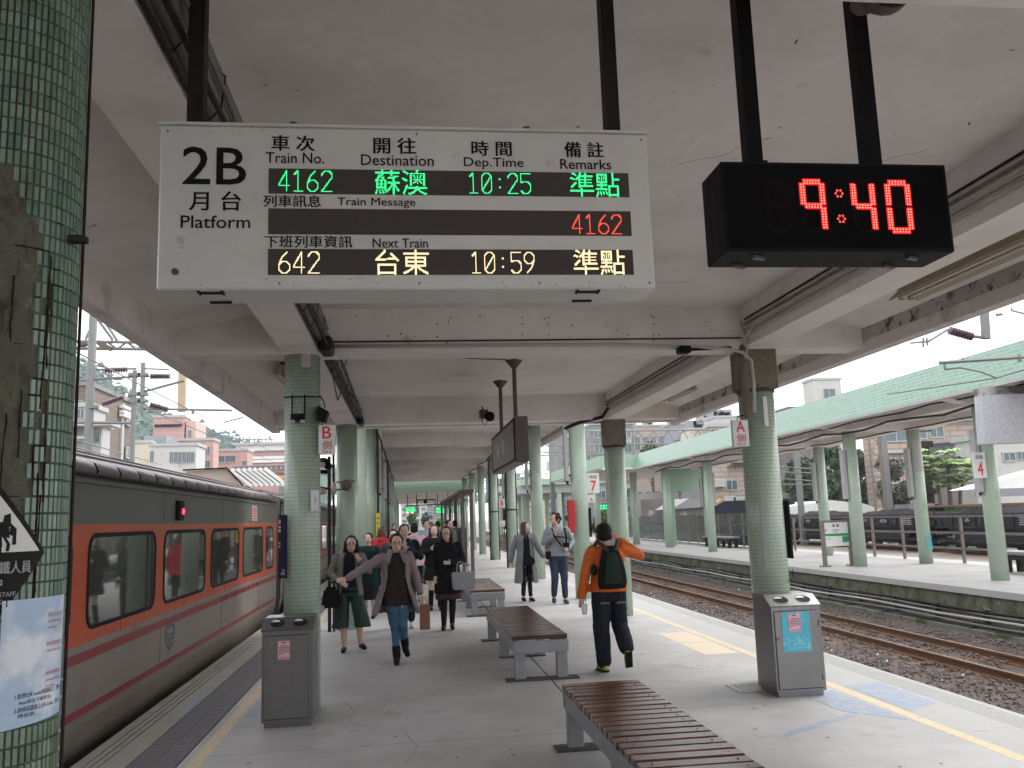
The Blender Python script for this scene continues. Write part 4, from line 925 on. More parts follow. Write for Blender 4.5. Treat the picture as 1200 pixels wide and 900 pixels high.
    b = MB(); b.box(px + .002, px + pw - .002, yf - .0034, yf - .0028, pz + .003, pz + .006); b.box(px + .002, px + pw - .002, yf - .0034, yf - .0028, pz + ph - .006, pz + ph - .003); b.box(px + .002, px + .005, yf - .0034, yf - .0028, pz + .003, pz + ph - .003); b.box(px + pw - .005, px + pw - .002, yf - .0034, yf - .0028, pz + .003, pz + ph - .003)
    b.obj('notice_border', 'red', t); return t
binA = bin_('steel litter bin with a cyan poster at the right column', 3.305, 3.775, 7.90, .43, True)
binB = bin_('steel litter bin with only a small pink notice at the left column', -1.265, -.835, 7.95, .42, False)

wn = M['wood'].node_tree; oi = wn.nodes.new('ShaderNodeObjectInfo'); hv = wn.nodes.new('ShaderNodeHueSaturation'); mr = wn.nodes.new('ShaderNodeMapRange'); mr.inputs[3].default_value = .55; mr.inputs[4].default_value = 1.6  # random brightness per slat, standing in for alternating highlights
wn.links.new(oi.outputs['Random'], mr.inputs[0]); wn.links.new(mr.outputs[0], hv.inputs['Value']); wp_ = wn.nodes['Principled BSDF']; wn.links.new(wp_.inputs['Base Color'].links[0].from_socket, hv.inputs['Color']); wn.links.new(hv.outputs[0], wp_.inputs['Base Color'])
# ================================================================== benches
def bench(label, x0, x1, y0, y1, plates=True):
    t = thing('slatted_bench', label, 'bench', ((x0 + x1) / 2, (y0 + y1) / 2, 0), 'slatted benches down the middle of the platform')
    zt = .45; p = .1285; n = int((y1 - y0) / p); w = .103
    me = None
    for k in range(n):
        y = y1 - (k + .5) * p
        if me is None:
            b = MB(); b.bbox(x0, x1, y - w / 2, y + w / 2, zt - .045, zt, .005); o = b.obj('slat', 'wood', t); me = o.data; y_first = y
            b = MB()
            scr = None
        else:
            o = bpy.data.objects.new('slat', me); COL.objects.link(o); o.parent = t; o.location = (random.uniform(-.002, .002), y - y_first, random.uniform(-.0015, .0015)); ra_ = random.uniform(-.004, .004); o.rotation_euler = (0, ra_, 0)
    b = MB()
    for k in range(n):
        y = y1 - (k + .5) * p
        for x in (x0 + .07, x1 - .07): b.tube([(x, y, zt - .001), (x, y, zt + .0015)], .006, 6)
    b.obj('screw_heads', 'darkgrey', t)
    b = MB()
    for xa, xb in ((x0 + .012, x0 + .062), (x1 - .062, x1 - .012)): b.box(xa, xb, y0 + .04, y1 - .04, zt - .165, zt - .047)
    b.obj('side_rail', 'benchsteel', t)
    for ya, yb in ((y0 + .012, y0 + .06), (y1 - .06, y1 - .012)):
        b = MB(); b.bbox(x0 + .006, x1 - .006, ya, yb, zt - .17, zt - .046, .004); b.obj('end_rail', 'benchsteel', t)
    ym = (y0 + y1) / 2
    for yl in (y0 + .085, ym, y1 - .085):
        for xl in (x0 + .075, x1 - .075):
            b = MB(); b.bbox(xl - .058, xl + .058, yl - .045, yl + .045, .012, zt - .165, .006); b.obj('leg', 'benchsteel', t)
        if yl != ym:
            b = MB(); b.bbox(x0 - .08, x1 + .10, yl - .10, yl + .09, .001, .014, .004); b.obj('base_plate', 'baseplate', t)
        else:
            b = MB(); b.bbox(x0 + .01, x1 - .01, yl - .06, yl + .06, .001, .013, .004); b.obj('base_plate', 'baseplate', t)
    return t
bench('nearest slatted bench cut by the lower edge of the picture', 1.13, 1.72, 3.65, 6.76)
bench('middle slatted bench between the woman with the tote bag and the orange jacket man', 1.08, 1.68, 9.42, 12.72)
bench('farthest of the three platform benches, beside the grey tote bag', 1.08, 1.70, 15.75, 18.9)
# long thin weeping joint under the benches
b = MB(); b.box(1.466, 1.482, 0, 40, -.006, .0012); b.obj('panel_joint', 'joint', plat)

# ================================================================== the train
TX = -2.65
car_prof = [(.10, -.30), (.035, .05), (.0, .38), (.0, 2.14), (.02, 2.17), (.02, 2.20), (.10, 2.27)]     # inset from the side, height
def train_car(label, y0, y1, wins, lampy=None, doors=()):
    t = thing('train_carriage', label, 'train carriage', (-4.1, (y0 + y1) / 2, -.8), 'carriages of the orange train at the left platform')
    XW = 2.9
    def band(name, m, prof):
        b = MB(); n = len(prof)
        for k in range(n - 1):
            (i0, z0), (i1, z1) = prof[k], prof[k + 1]
            for s in (0, 1):
                xa = TX - i0 if s == 0 else TX - XW + i0; xb = TX - i1 if s == 0 else TX - XW + i1
                b.add([(xa, y0, z0), (xa, y1, z0), (xb, y1, z1), (xb, y0, z1)], [(0, 1, 2, 3)])
        return b.obj(name, m, t)
    band('lower_body', 'trainlow', [(.16, -.35), (.05, .0), (.012, .16), (.003, .235)]); band('lower_stripe', 'trainred', [(.001, .235), (.0, .295)])
    band('lower_panel', 'trainlow', [(.002, .295), (.0, .66)]); band('upper_stripe', 'trainred', [(-.001, .66), (-.001, .74)]); band('lower_panel', 'trainlow', [(0, .74), (0, .80)])
    band('orange_band', 'trainorange', [(0, .80), (0, 1.765)]); band('orange_lip', 'trainorange', [(-.004, 1.70), (-.004, 1.725)]); band('upper_panel', 'traingrey', [(0, 1.765), (0, 2.14), (.015, 2.17)])
    b = MB()
    for q in range(int((y1 - y0) / 3.1)): yy = y0 + 1.6 + q * 3.1; b.box(TX - .02, TX + .0012, yy, yy + .006, .30, .655); b.box(TX - .02, TX + .0012, yy, yy + .006, 1.77, 2.10)
    for q in range(int((y1 - y0) / 2.33)): yy = y0 + 1.0 + q * 2.33; b.box(TX - .02, TX + .0016, yy, yy + .005, .80, .92)
    b.obj('panel_seam', 'rubber', t)
    b = MB()      # ends
    for y in (y0, y1): b.box(TX - XW + .02, TX - .02, y - .01, y + .01, -.35, 2.3)
    b.obj('end_wall', 'traingrey', t)
    b = MB(); b.box(TX - .03, TX + .012, y0, y1, 2.163, 2.175); b.box(TX - .03, TX + .006, y0, y1, 2.10, 2.106); b.obj('drip_rail', 'rubber', t)
    # roof: shoulder with pressed ribs, then arch
    b = MB(); b.smooth = True; arc = []
    for k in range(13):
        u = k / 12; a = math.pi * u; arc.append((TX - XW / 2 + (XW / 2 - .05) * math.cos(a), 2.19 + .38 * math.sin(a)))
    V = []
    for y in (y0, y1): V += [(x, y, z) for x, z in arc]
    b.add(V, [(k, k + 1, 14 + k, 13 + k) for k in range(12)]); b.smooth = False
    b.add([V[k] for k in range(13)], [tuple(range(13))]); b.add([V[13 + k] for k in range(13)], [tuple(range(13))]); b.obj('roof', 'trainroof', t)
    y = y0 + .25; rib = None
    while y < min(y1, 30) - .6:
        if rib is None:
            b = MB(); yy0 = y; b.smooth = True
            V = []
            for (yy, s) in ((y + .01, .2), (y + .07, 1), (y + .47, 1), (y + .58, .15)):
                for (dx, z) in ((.0, 2.20), (.028 * s + .0, 2.235), (.012 * s - .03, 2.30), (-.11, 2.345)): V.append((TX - .04 + dx, yy, z))
            b.add(V, [(i * 4 + k, i * 4 + k + 1, (i + 1) * 4 + k + 1, (i + 1) * 4 + k) for i in range(3) for k in range(3)]); o = b.obj('roof_panel', 'rooflite', t); rib = o.data
        else: o = bpy.data.objects.new('roof_panel', rib); COL.objects.link(o); o.parent = t; o.location = (0, y - yy0, 0)
        y += .62
    b = MB()
    for dx in (.22, .45, .8): z = 2.185 + .38 * math.sqrt(1 - ((1.45 - dx) / 1.4) ** 2); b.box(TX - dx - .012, TX - dx, y0 + .1, y1 - .1, z, z + .022)
    b.obj('roof_seam', 'rooflite', t)
    for (wa, wb) in wins:
        r = .13; z0, z1 = .93, 1.66
        def rr(e, x, d=0):
            P = []
            for (cy_, cz_, a0) in ((wb - r, z1 - r, 0), (wa + r, z1 - r, 90), (wa + r, z0 + r, 180), (wb - r, z0 + r, 270)):
                for q in range(6): a = R(a0 + q * 18); P.append((x, cy_ + (r + e) * math.cos(a), cz_ + (r + e) * math.sin(a)))
            return P
        b = MB(); o_ = rr(.035, TX + .001); f_ = rr(.030, TX + .010); i_ = rr(-.0, TX + .010); k_ = rr(-.006, TX + .003); n = 24
        b.add(o_ + f_ + i_ + k_, [(q * n + k, q * n + (k + 1) % n, (q + 1) * n + (k + 1) % n, (q + 1) * n + k) for q in range(3) for k in range(n)]); fr = b.obj('window', 'rubber', t)
        b = MB(); b.add(rr(.0, TX + .0035), [tuple(range(n))]); b.obj('pane', 'glassdark', fr)
    if lampy:
        b = MB(); b.bbox(TX - .005, TX + .05, lampy - .10, lampy + .10, 1.80, 2.03, .01); b.obj('side_lamp', 'black', t)
        b = MB(); b.ell((TX + .052, lampy + .03, 1.905), (.02, .035, .035), 10, 6); b.obj('red_lens', mat('lit_red_lens', (.5, 0, 0), emit=(1, .03, .06), es=3), t)
        b = MB(); b.box(TX, TX + .012, 15.4, 15.95, 1.80, 2.06); b.obj('destination_plate', 'offwhite', t)
        b = MB()
        for q in range(5): b.box(TX + .012, TX + .014, 15.48, 15.87, 1.83 + q * .044, 1.85 + q * .044)
        b.obj('destination_print', 'red', t)
        b = MB(); cy_, cz_ = 10.38, .50      # grey-blue shield emblem
        o_ = [(-.20, .10), (-.17, .19), (.17, .19), (.20, .10), (.18, -.04), (0, -.17), (-.18, -.04)]
        for k in range(7):
            p, q = o_[k], o_[(k + 1) % 7]; b.add([(TX + .003, cy_ + p[0], cz_ + p[1] * .8), (TX + .003, cy_ + q[0], cz_ + q[1] * .8), (TX + .003, cy_ + q[0] * .82, cz_ + q[1] * .64), (TX + .003, cy_ + p[0] * .82, cz_ + p[1] * .64)], [(0, 1, 2, 3)])
        b.box(TX + .002, TX + .003, cy_ - .17, cy_ + .17, cz_ + .035, cz_ + .06); b.add([(TX + .003, cy_ - .13, cz_ + .02), (TX + .003, cy_ + .13, cz_ + .02), (TX + .003, cy_, cz_ - .045)], [(0, 1, 2)]); b.add([(TX + .003, cy_ - .08, cz_ - .09), (TX + .003, cy_ + .08, cz_ - .09), (TX + .003, cy_, cz_ - .035)], [(0, 1, 2)])
        b.obj('emblem', mat('emblem_grey', (.10, .12, .16), .5, var=.1), t)
        b = MB(); rr_ = random.Random(2)      # small dark lettering row over the stripe, illegible at this distance
        y = 13.0
        while y < 16.3: w_ = rr_.uniform(.10, .19); b.box(TX + .001, TX + .0025, y, y + w_, .665, .735); b.box(TX + .001, TX + .0028, y, y + w_ * .4, .665, .69); y += w_ + rr_.choice((.05, .07, .22))
        b.obj('stripe_lettering', mat('dull_crimson', (.17, .012, .03), .5, var=0), t)
    for yd in doors:
        b = MB(); b.box(TX - .06, TX + .002, yd, yd + .8, -.1, 1.95); b.obj('door', 'rubber', t)
        b = MB(); b.box(TX + .002, TX + .006, yd + .18, yd + .62, 1.0, 1.65); b.obj('door_window', 'glassdark', t)
    b = MB(); b.box(TX - XW + .3, TX - .3, y0 + .3, y1 - .3, -.75, -.3); b.obj('underframe', 'rubber', t)
    return t
W1 = [(.85, 2.75), (3.15, 5.05), (5.45, 7.36), (7.78, 9.70), (10.08, 12.0), (12.40, 14.32), (14.72, 16.62), (17.05, 17.85)]
tcr = train_car('unseen orange carriage behind the camera, next to the one with the shield emblem', -26, -4.6, [], None)  # unseen carriage lengthening the train, added to darken the near end
train_car('near orange and grey carriage with the shield emblem beside the platform', -4, 18.35, W1, 10.6)
b = MB(); 
W2 = [(20.8 + k * 2.32, 22.7 + k * 2.32) for k in range(7)]
tc = train_car('second orange and grey carriage seen between the left columns', 18.95, 39.0, W2, None, doors=(19.3,))
b = MB(); b.ell((TX + .05, 22.6, 1.90), (.03, .09, .05), 10, 6); b.obj('red_lens', mat('lit_red_lens_far', (.5, 0, 0), emit=(1, .05, .08), es=3), tc)
train_car('farthest orange and grey carriage, mostly hidden by the left columns', 39.6, 59.6, [(41.5 + k * 2.32, 43.4 + k * 2.32) for k in range(7)])
b = MB(); b.box(TX - 2.5, TX - .35, 18.36, 18.94, -.3, 2.05); o = b.obj('gangway', 'rubber'); o['label'] = 'black gangway bellows between the first two carriages'; o['category'] = 'gangway'

# ================================================================== ground and tracks
b = MB(); b.add([(-700, -110, -.92), (500, -110, -.92), (500, 900, -.92), (-700, 900, -.92)], [(0, 1, 2, 3)]); g = b.obj('ground', 'ground'); g['kind'] = 'structure'
b = MB(); n1, n2 = 60, 120; V = []
for j in range(n2 + 1):
    y = 0 + j * 1.0
    for i in range(13): x = 4.85 + i * .52; V.append((x, y, -.80 + .02 * math.sin(x * 3.1 + y * 1.3) + .015 * math.sin(y * 2.7 + x * 5)))
b.smooth = True; b.add(V, [(j * 13 + i, j * 13 + i + 1, (j + 1) * 13 + i + 1, (j + 1) * 13 + i) for j in range(n2) for i in range(12)]); g = b.obj('ballast_bed', 'ballast'); g['kind'] = 'structure'
def track(name, x0, x1, z, ya, yb, sl=True):
    t = struct(name, ((x0 + x1) / 2, (ya + yb) / 2, z))
    for x in (x0, x1):
        b = MB(); b.prism([(x - .065, z - .14), (x + .065, z - .14), (x + .065, z - .125), (x + .01, z - .11), (x + .01, z - .035), (x + .034, z - .028), (x + .034, z - .004), (x - .034, z - .004), (x - .034, z - .028), (x - .01, z - .035), (x - .01, z - .11), (x - .065, z - .125)], 'y', ya, yb); r_ = b.obj('rail', 'rust', t)
        b = MB(); b.box(x - .026, x + .026, ya, yb, z - .0045, z); b.obj('rail_head', 'railtop', t)
    if sl:
        me = None; y = ya + .4
        while y < min(yb, 75):
            if me is None: b = MB(); b.bbox(x0 - .42, x1 + .42, y - .10, y + .10, z - .26, z - .135, .015); o = b.obj('sleeper', 'sleeper', t); me = o.data; yf = y
            else: o = bpy.data.objects.new('sleeper', me); COL.objects.link(o); o.parent = t; o.location = (random.uniform(-.02, .02), y - yf, random.uniform(-.006, .004)); o.rotation_euler = (0, 0, random.uniform(-.0006, .0006))
            y += .62
    return t
track('railway_track', 8.25, 9.20, -.65, 0, 120)
track('railway_track', -4.65, -3.58, -.76, -5, 120, False)
b = MB(); rs = random.Random(4)
def rock(b, x, y, z, s, rs):
    V = []; 
    for d in ((1, 0, 0), (0, 1, 0), (-1, 0, 0), (0, -1, 0), (0, 0, 1), (0, 0, -1)):
        k = s * rs.uniform(.65, 1.25); V.append((x + d[0] * k + rs.uniform(-.3, .3) * s, y + d[1] * k + rs.uniform(-.3, .3) * s, z + d[2] * k * .8 + rs.uniform(-.3, .3) * s))
    b.add(V, [(0, 1, 4), (1, 2, 4), (2, 3, 4), (3, 0, 4), (1, 0, 5), (2, 1, 5), (3, 2, 5), (0, 3, 5)])
for k in range(26000):
    y = 6 + 44 * rs.random() ** 1.7; x = rs.uniform(4.95, 10.6)
    if 8.05 < x < 9.35 and rs.random() < .55: continue
    if abs(x - 8.25) < .08 or abs(x - 9.2) < .08: continue
    z = -.80 + .02 * math.sin(x * 3.1 + y * 1.3) + (.05 if 7.9 < x < 9.6 else .015)
    rock(b, x, y, z, rs.uniform(.016, .042), rs)
b.obj('ballast_stones', 'stone', kind='stuff')
b = MB()
for k in range(26):
    y = rs.uniform(8, 30); x = rs.uniform(6.9, 8.0) if k % 4 else rs.uniform(9.5, 10.4); rock(b, x, y, -.76, rs.uniform(.015, .035), rs)
o = b.obj('scattered_litter', 'stickywhite', kind='stuff')

# ================================================================== the opposite platform
FXE = 11.15
fp = struct('far_platform', (13.5, 25, 0))
b = MB(); b.box(FXE, FXE + .32, 4, 130, -.13, 0); b.obj('coping', 'edgeconc_r', fp)
b = MB(); b.box(FXE + .323, 16.2, 4, 130, -.5, 0); b.obj('platform_slab', 'platform', fp)
b = MB(); b.box(FXE + .05, FXE + .4, 4, 130, -.45, -.128); b.obj('mossy_wall', 'moss', fp)
b = MB(); b.box(FXE + .12, 16.2, 4, 130, -.95, -.44); b.obj('platform_wall', 'ledge', fp)
b = MB(); b.box(10.72, FXE + .1, 4, 130, -.95, -.72); b.obj('lower_ledge', 'ledge', fp)
b = MB(); b.box(11.95, 12.02, 4, 130, -.2, .002); b.obj('white_line', 'palepatch', fp)
tp = random.Random(9)
cbl = thing('track_cables', 'row of black cables strung along the opposite platform wall', 'cables', (11.05, 25, -.55))
for k in range(8):
    x = 11.10 - .045 * k; z = -.42 - .042 * k; b = MB(); ph = tp.uniform(0, 6)
    b.tube([(x + .02 * math.sin(y * .8 + ph), y, z + .016 * math.sin(y * 1.1 + ph * 2) - .02 * (k % 3 == 1) * abs(math.sin(y * .5))) for y in [4 + .8 * q for q in range(120)]], .017 if k % 3 else .022, 5); b.obj('cable', ('cable', 'cablegrey', 'conduit')[2 if k in (3,) else (1 if k in (1, 5) else 0)], cbl)
b = MB(); b.box(10.75, 11.2, 5, 5.05, -.74, -.70); b.box(11.10, 11.2, 5, 5.05, -.72, -.40); o = b.obj('cable_bracket', 'darkgrey', cbl)
for k in range(1, 34): q = bpy.data.objects.new('cable_bracket', o.data); COL.objects.link(q); q.parent = cbl; q.location = (0, k * 1.6, 0)
# tufts along the ledge
b = MB()
for k in range(2600):
    y = 6 + 40 * tp.random() ** 1.4; x = tp.uniform(10.45, 10.75); h = tp.uniform(.02, .09) * (1 if math.sin(y * .7) > -.3 else .3); a = tp.uniform(0, 6.3); dx = .012 * math.cos(a); dy = .012 * math.sin(a)
    b.add([(x - dx, y - dy, -.80), (x + dx, y + dy, -.80), (x + tp.uniform(-.04, .04), y + tp.uniform(-.04, .04), -.80 + h)], [(0, 1, 2)])
b.obj('grass_tufts', 'leafmid', kind='stuff')
fct = ['tiled column with the red 4 sign on the opposite platform', 'opposite platform column right of the green and white station board', 'opposite platform column mostly hidden behind the A sign column', 'opposite platform column carrying the red 5 sign, left of it', 'opposite platform column second left of the red 5 sign', 'far opposite platform column near the brown stained wall', 'very far opposite platform column', 'very far opposite platform column']
gfc = 'tiled columns of the opposite platform'
k_ = 0
for y in (17.95, 23.9, 29.9, 36.1, 42.2):
    c = column(12.75, y, .185, 3.84 if y > 18 else 3.9, fct[k_], 'column_smooth', gfc); k_ += 1
    if y < 40: tubebox(c, 12.5 if y < 30 else 12.95, y, 1.9, 3.3, .10, .2)
for i, y in enumerate((23.9, 29.9, 36.1, 42.2)):
    c = column(14.75, y, .185, 3.84, ('rear opposite platform column with a white panel at its top', 'rear opposite platform column left of the green and white station board', 'rear opposite platform column beside the A sign column', 'rear opposite platform column near the black tinted fence')[i], 'column_smooth', gfc)
    tubebox(c, 14.5, y, 1.9, 3.3, .10, .2)
    if i == 0: b = MB(); b.smooth = True; b.lathe(14.75, y, [(.19, 2.62), (.19, 3.5)], 8, -math.pi / 2 - .9, -math.pi / 2 + .6, False); b.obj('white_panel', 'offwhite', c)
    if i in (0, 1):
        b = MB(); b.box(14.7, 14.86, y - .2, y - .19, .38, .62); b.box(14.7, 14.86, y - .2, y - .19, .66, .80); b.obj('blue_sticker', mat('turquoise_sticker', (.10, .42, .40), .5), c)
ft = thing('opposite_canopy', 'opposite platform roof with a sloping green tiled eave', 'canopy', (13.7, 28, 4))
def eave(xa, za, xb, zb, ya, yb):
    b = MB(); L = math.hypot(xb - xa, zb - za); b.add([(xa, ya, za), (xa, yb, za), (xb, yb, zb), (xb, ya, zb)], [(0, 1, 2, 3)], [[(ya, 0), (yb, 0), (yb, L), (ya, L)]]); b.obj('tiled_eave', 'fascia_tile', ft)
eave(11.55, 4.0, 11.95, 4.78, 7.5, 44); 
b = MB(); b.box(11.53, 11.60, 7.5, 44.1, 3.93, 4.0); b.obj('eave_edge', 'offwhite', ft)
b = MB(); b.box(11.74, 15.9, 7.5, 44.1, 4.06, 4.2); b.obj('roof_slab', 'beam', ft)
b = MB(); b.box(11.95, 15.9, 7.5, 44.1, 4.2, 4.74); b.obj('roof_core', 'greywall', ft)
for y in (11.9, 17.95, 23.9, 29.9, 36.1, 42.2): b = MB(); b.prism([(11.75, 4.06), (11.75, 4.0), (12.5, 3.84), (15.3, 3.84), (15.85, 4.0), (15.85, 4.06)], 'y', y - .17, y + .17); b.obj('cross_beam', 'beam', ft)
for x in (12.75, 14.75):
    b = MB(); b.box(x - .15, x + .15, 7.5, 44, 3.86, 4.06); b.obj('long_beam', 'beam', ft)
b = MB(); b.tube([(12.4, 8 + k * 1.2, 3.78 + .06 * math.sin(k * 1.9)) for k in range(30)], .03, 5); b.tube([(12.1, 8 + k * 1.2, 3.95 + .03 * math.sin(k * 2.3)) for k in range(30)], .022, 5); b.tube([(14.4, 8 + k * 1.2, 3.85 + .03 * math.sin(k * 2.9)) for k in range(30)], .022, 5); b.obj('slung_cable', 'cable', ft)
# the wider roof beyond it
fw = thing('wide_canopy', 'wider pale green roof beyond the opposite tiled roof', 'canopy', (13, 52, 4))
b = MB(); b.box(9.9, 16, 44.2, 60, 4.05, 4.7); b.obj('roof', 'green_paint', fw)
b = MB(); b.box(10.0, 15.9, 44.15, 59.9, 3.98, 4.05); b.obj('soffit', 'beam', fw)
b = MB(); b.box(13.2, 15.9, 44.25, 44.6, 2.75, 3.98); b.box(13.2, 13.75, 44.26, 44.59, 0, 2.75); b.obj('rear_wall', 'green_paint', fw)
for y in (48, 54):
    column(12.6, y, .19, 3.98, 'column under the wider pale green roof', 'column_smooth', 'columns under the wider far roof')
    column(10.9, y + 2, .19, 3.98, 'column under the wider pale green roof', 'column_smooth', 'columns under the wider far roof')
# further canopies seen between the columns of the right row
f3 = thing('distant_canopy', 'distant green platform roof with stepped beams beyond the couple', 'canopy', (8, 90, 4))
b = MB(); b.box(8.6, 16, 66, 110, 4.1, 4.55); b.obj('roof', 'green_paint', f3)
for k in range(7):
    b = MB(); b.box(8.4, 15.8, 66.5 + k * 6, 67.1 + k * 6, 3.5, 4.1); b.obj('cross_beam', 'offwhite', f3)
for k in range(6):
    for x in (9.6, 11.6): b = MB(); b.lathe(x, 66.8 + k * 6, [(.2, 0), (.2, 3.5)], 12); b.obj('post', 'column_smooth', f3)
# fence along its back
fe = thing('platform_fence', 'grey steel rail fence along the back of the opposite platform', 'fence', (15.5, 26, 0))
for z in (.40, .84, 1.31):
    b = MB(); b.obox((15.5, 12, z), (15.5, 36, z), .05, .06); b.obj('rail', 'fence', fe)
y = 13.4
for y in (14.2, 17.3, 20.3, 23.3, 26.3, 28.1, 31.1, 34.2):
    b = MB(); b.obox((15.53, y, 0), (15.53, y, 1.33), .07, .07); b.obj('post', 'fence', fe)
tf = thing('tinted_fence', 'dark tinted glass fence panels at the back of the far opposite platform', 'fence', (15.5, 48, 0))
y = 36.4
while y < 62:
    b = MB(); b.box(15.5, 15.56, y, y + .07, 0, 1.55); b.obj('post', 'fence', tf)
    for z0, z1 in ((.08, .5), (.55, .98), (1.03, 1.46)):
        b = MB(); b.box(15.52, 15.535, y + .08, y + 1.55, z0, z1); b.obj('tinted_panel', mat('tinted_panel', (.05, .085, .09), .2, var=.3, vs=2) if 'tinted_panel' not in bpy.data.materials else bpy.data.materials['tinted_panel'], tf)
    y += 1.62
b = MB()
for z in (.05, .52, 1.0, 1.48): b.box(15.49, 15.55, 36.4, 62.6, z, z + .04)
b.obj('rail', 'fence', tf)
# station board
sb = thing('station_board', 'white station name board with a green stripe on two grey posts', 'sign', (14.0, 22.9, 0))
p0 = onx(968, 618, 13.95); p1 = onx(996, 612, 13.95)
ya, yb = min(p0.y, p1.y), max(p0.y, p1.y)
YB = 24.2; xa = at(967, 640, YB).x; xb = at(996, 640, YB).x; z1 = at(980, 612, YB).z; z0 = at(980, 640, YB).z
b = MB(); b.box(xa, xb, YB, YB + .05, z0, z1); b.obj('panel', 'white', sb)
b = MB(); h = z1 - z0; b.box(xa, xb, YB - .004, YB, z0 + h * .42, z0 + h * .53); b.box(xa + (xb - xa) * .72, xb, YB - .004, YB, z0 + h * .16, z0 + h * .4); b.obj('green_stripe', 'signgreen', sb)
b = MB(); w_ = xb - xa; f = flatY(YB - .004)
for q in range(2): b.box(xa + w_ * (.36 + q * .16), xa + w_ * (.46 + q * .16), YB - .004, YB - .001, z0 + h * .80, z0 + h * .92)
for q in range(6): b.box(xa + w_ * (.36 + q * .045), xa + w_ * (.39 + q * .045), YB - .004, YB - .001, z0 + h * .66, z0 + h * .70)
for q in range(3): b.box(xa + w_ * .36, xa + w_ * (.5 + q * .04), YB - .004, YB - .001, z0 + h * (.58 + q * .03 - .02), z0 + h * (.59 + q * .03 - .02))
b.box(xa + w_ * .08, xa + w_ * .25, YB - .004, YB - .001, z0 + h * .3, z0 + h * .33); b.box(xa + w_ * .06, xa + w_ * .1, YB - .004, YB - .001, z0 + h * .62, z0 + h * .72)
b.obj('board_print', 'cablegrey', sb)
for x in (xa - .03, xb + .03):
    b = MB(); b.box(x - .05, x + .05, YB - .02, YB + .08, 0, z1 + .06); b.box(x - .13, x + .13, YB - .08, YB + .14, 0, .04); b.obj('post', 'fence', sb)
b = MB(); b.box(xa - .03, xb + .03, YB - .01, YB + .06, z1, z1 + .06); b.obj('top_rail', 'fence', sb)
n4 = at(1147, 548, 17.6); num_sign('white sign with red numeral 4 on the opposite platform column', n4.x - .02, n4.x + .26, 17.72, n4.z - .22, n4.z + .34, '4', '車廂')
n5 = at(880, 560, 30); num_sign('small red numeral 5 sign on the opposite platform', at(879, 560, 36).x, at(888, 560, 36).x, 35.7, at(884, 586, 36).z, at(884, 576, 36).z + .35, '5')
def far_bench(label, x0, y0, L):
    t = thing('platform_bench', label, 'bench', (x0, y0, 0), 'benches on the opposite platform')
    b = MB(); b.bbox(x0, x0 + .55, y0, y0 + L, .42, .50, .01); b.obj('seat', 'benchsteel', t)
    b = MB(); b.box(x0 + .05, x0 + .5, y0 + .05, y0 + L - .05, .30, .42); b.obj('frame', 'darkgrey', t)
    for y in (y0 + .2, y0 + L / 2, y0 + L - .35):
        for x in (x0 + .06, x0 + .38): b = MB(); b.box(x, x + .12, y, y + .14, .0, .30); b.obj('leg', 'darkgrey', t)
far_bench('dark bench at the fence of the opposite platform behind the numeral 4 column', 14.2, 17.2, 2.9)
far_bench('grey bench in front of the tinted fence of the opposite platform', 14.4, 38.6, 3.6)
# speckled concrete crosswall at the right edge
cw = thing('overhead_crosswall', 'speckled grey panel and stained concrete block above the opposite platform edge', 'wall', (12.6, 15, 4))
pA = at(1151, 463, 15.6); pB = at(1155, 520, 15.6)
b = MB(); b.prism([(pA.x, pA.z), (pB.x, pB.z), (pB.x + 3.2, pB.z + .02), (pB.x + 3.2, pA.z + .05)], 'y', 15.6, 15.85); b.obj('speckled_panel', 'granite', cw)
b = MB(); b.box(pA.x + .25, pA.x + 3.3, 15.75, 16.2, pA.z - .05, at(1170, 452, 15.7).z); b.obj('stained_block', mat('stained_block', (.34, .335, .32), .9, var=.2, vs=1.5, spots=[((.12, .12, .115), 2.2, .5, .08)], bump=.3), cw)

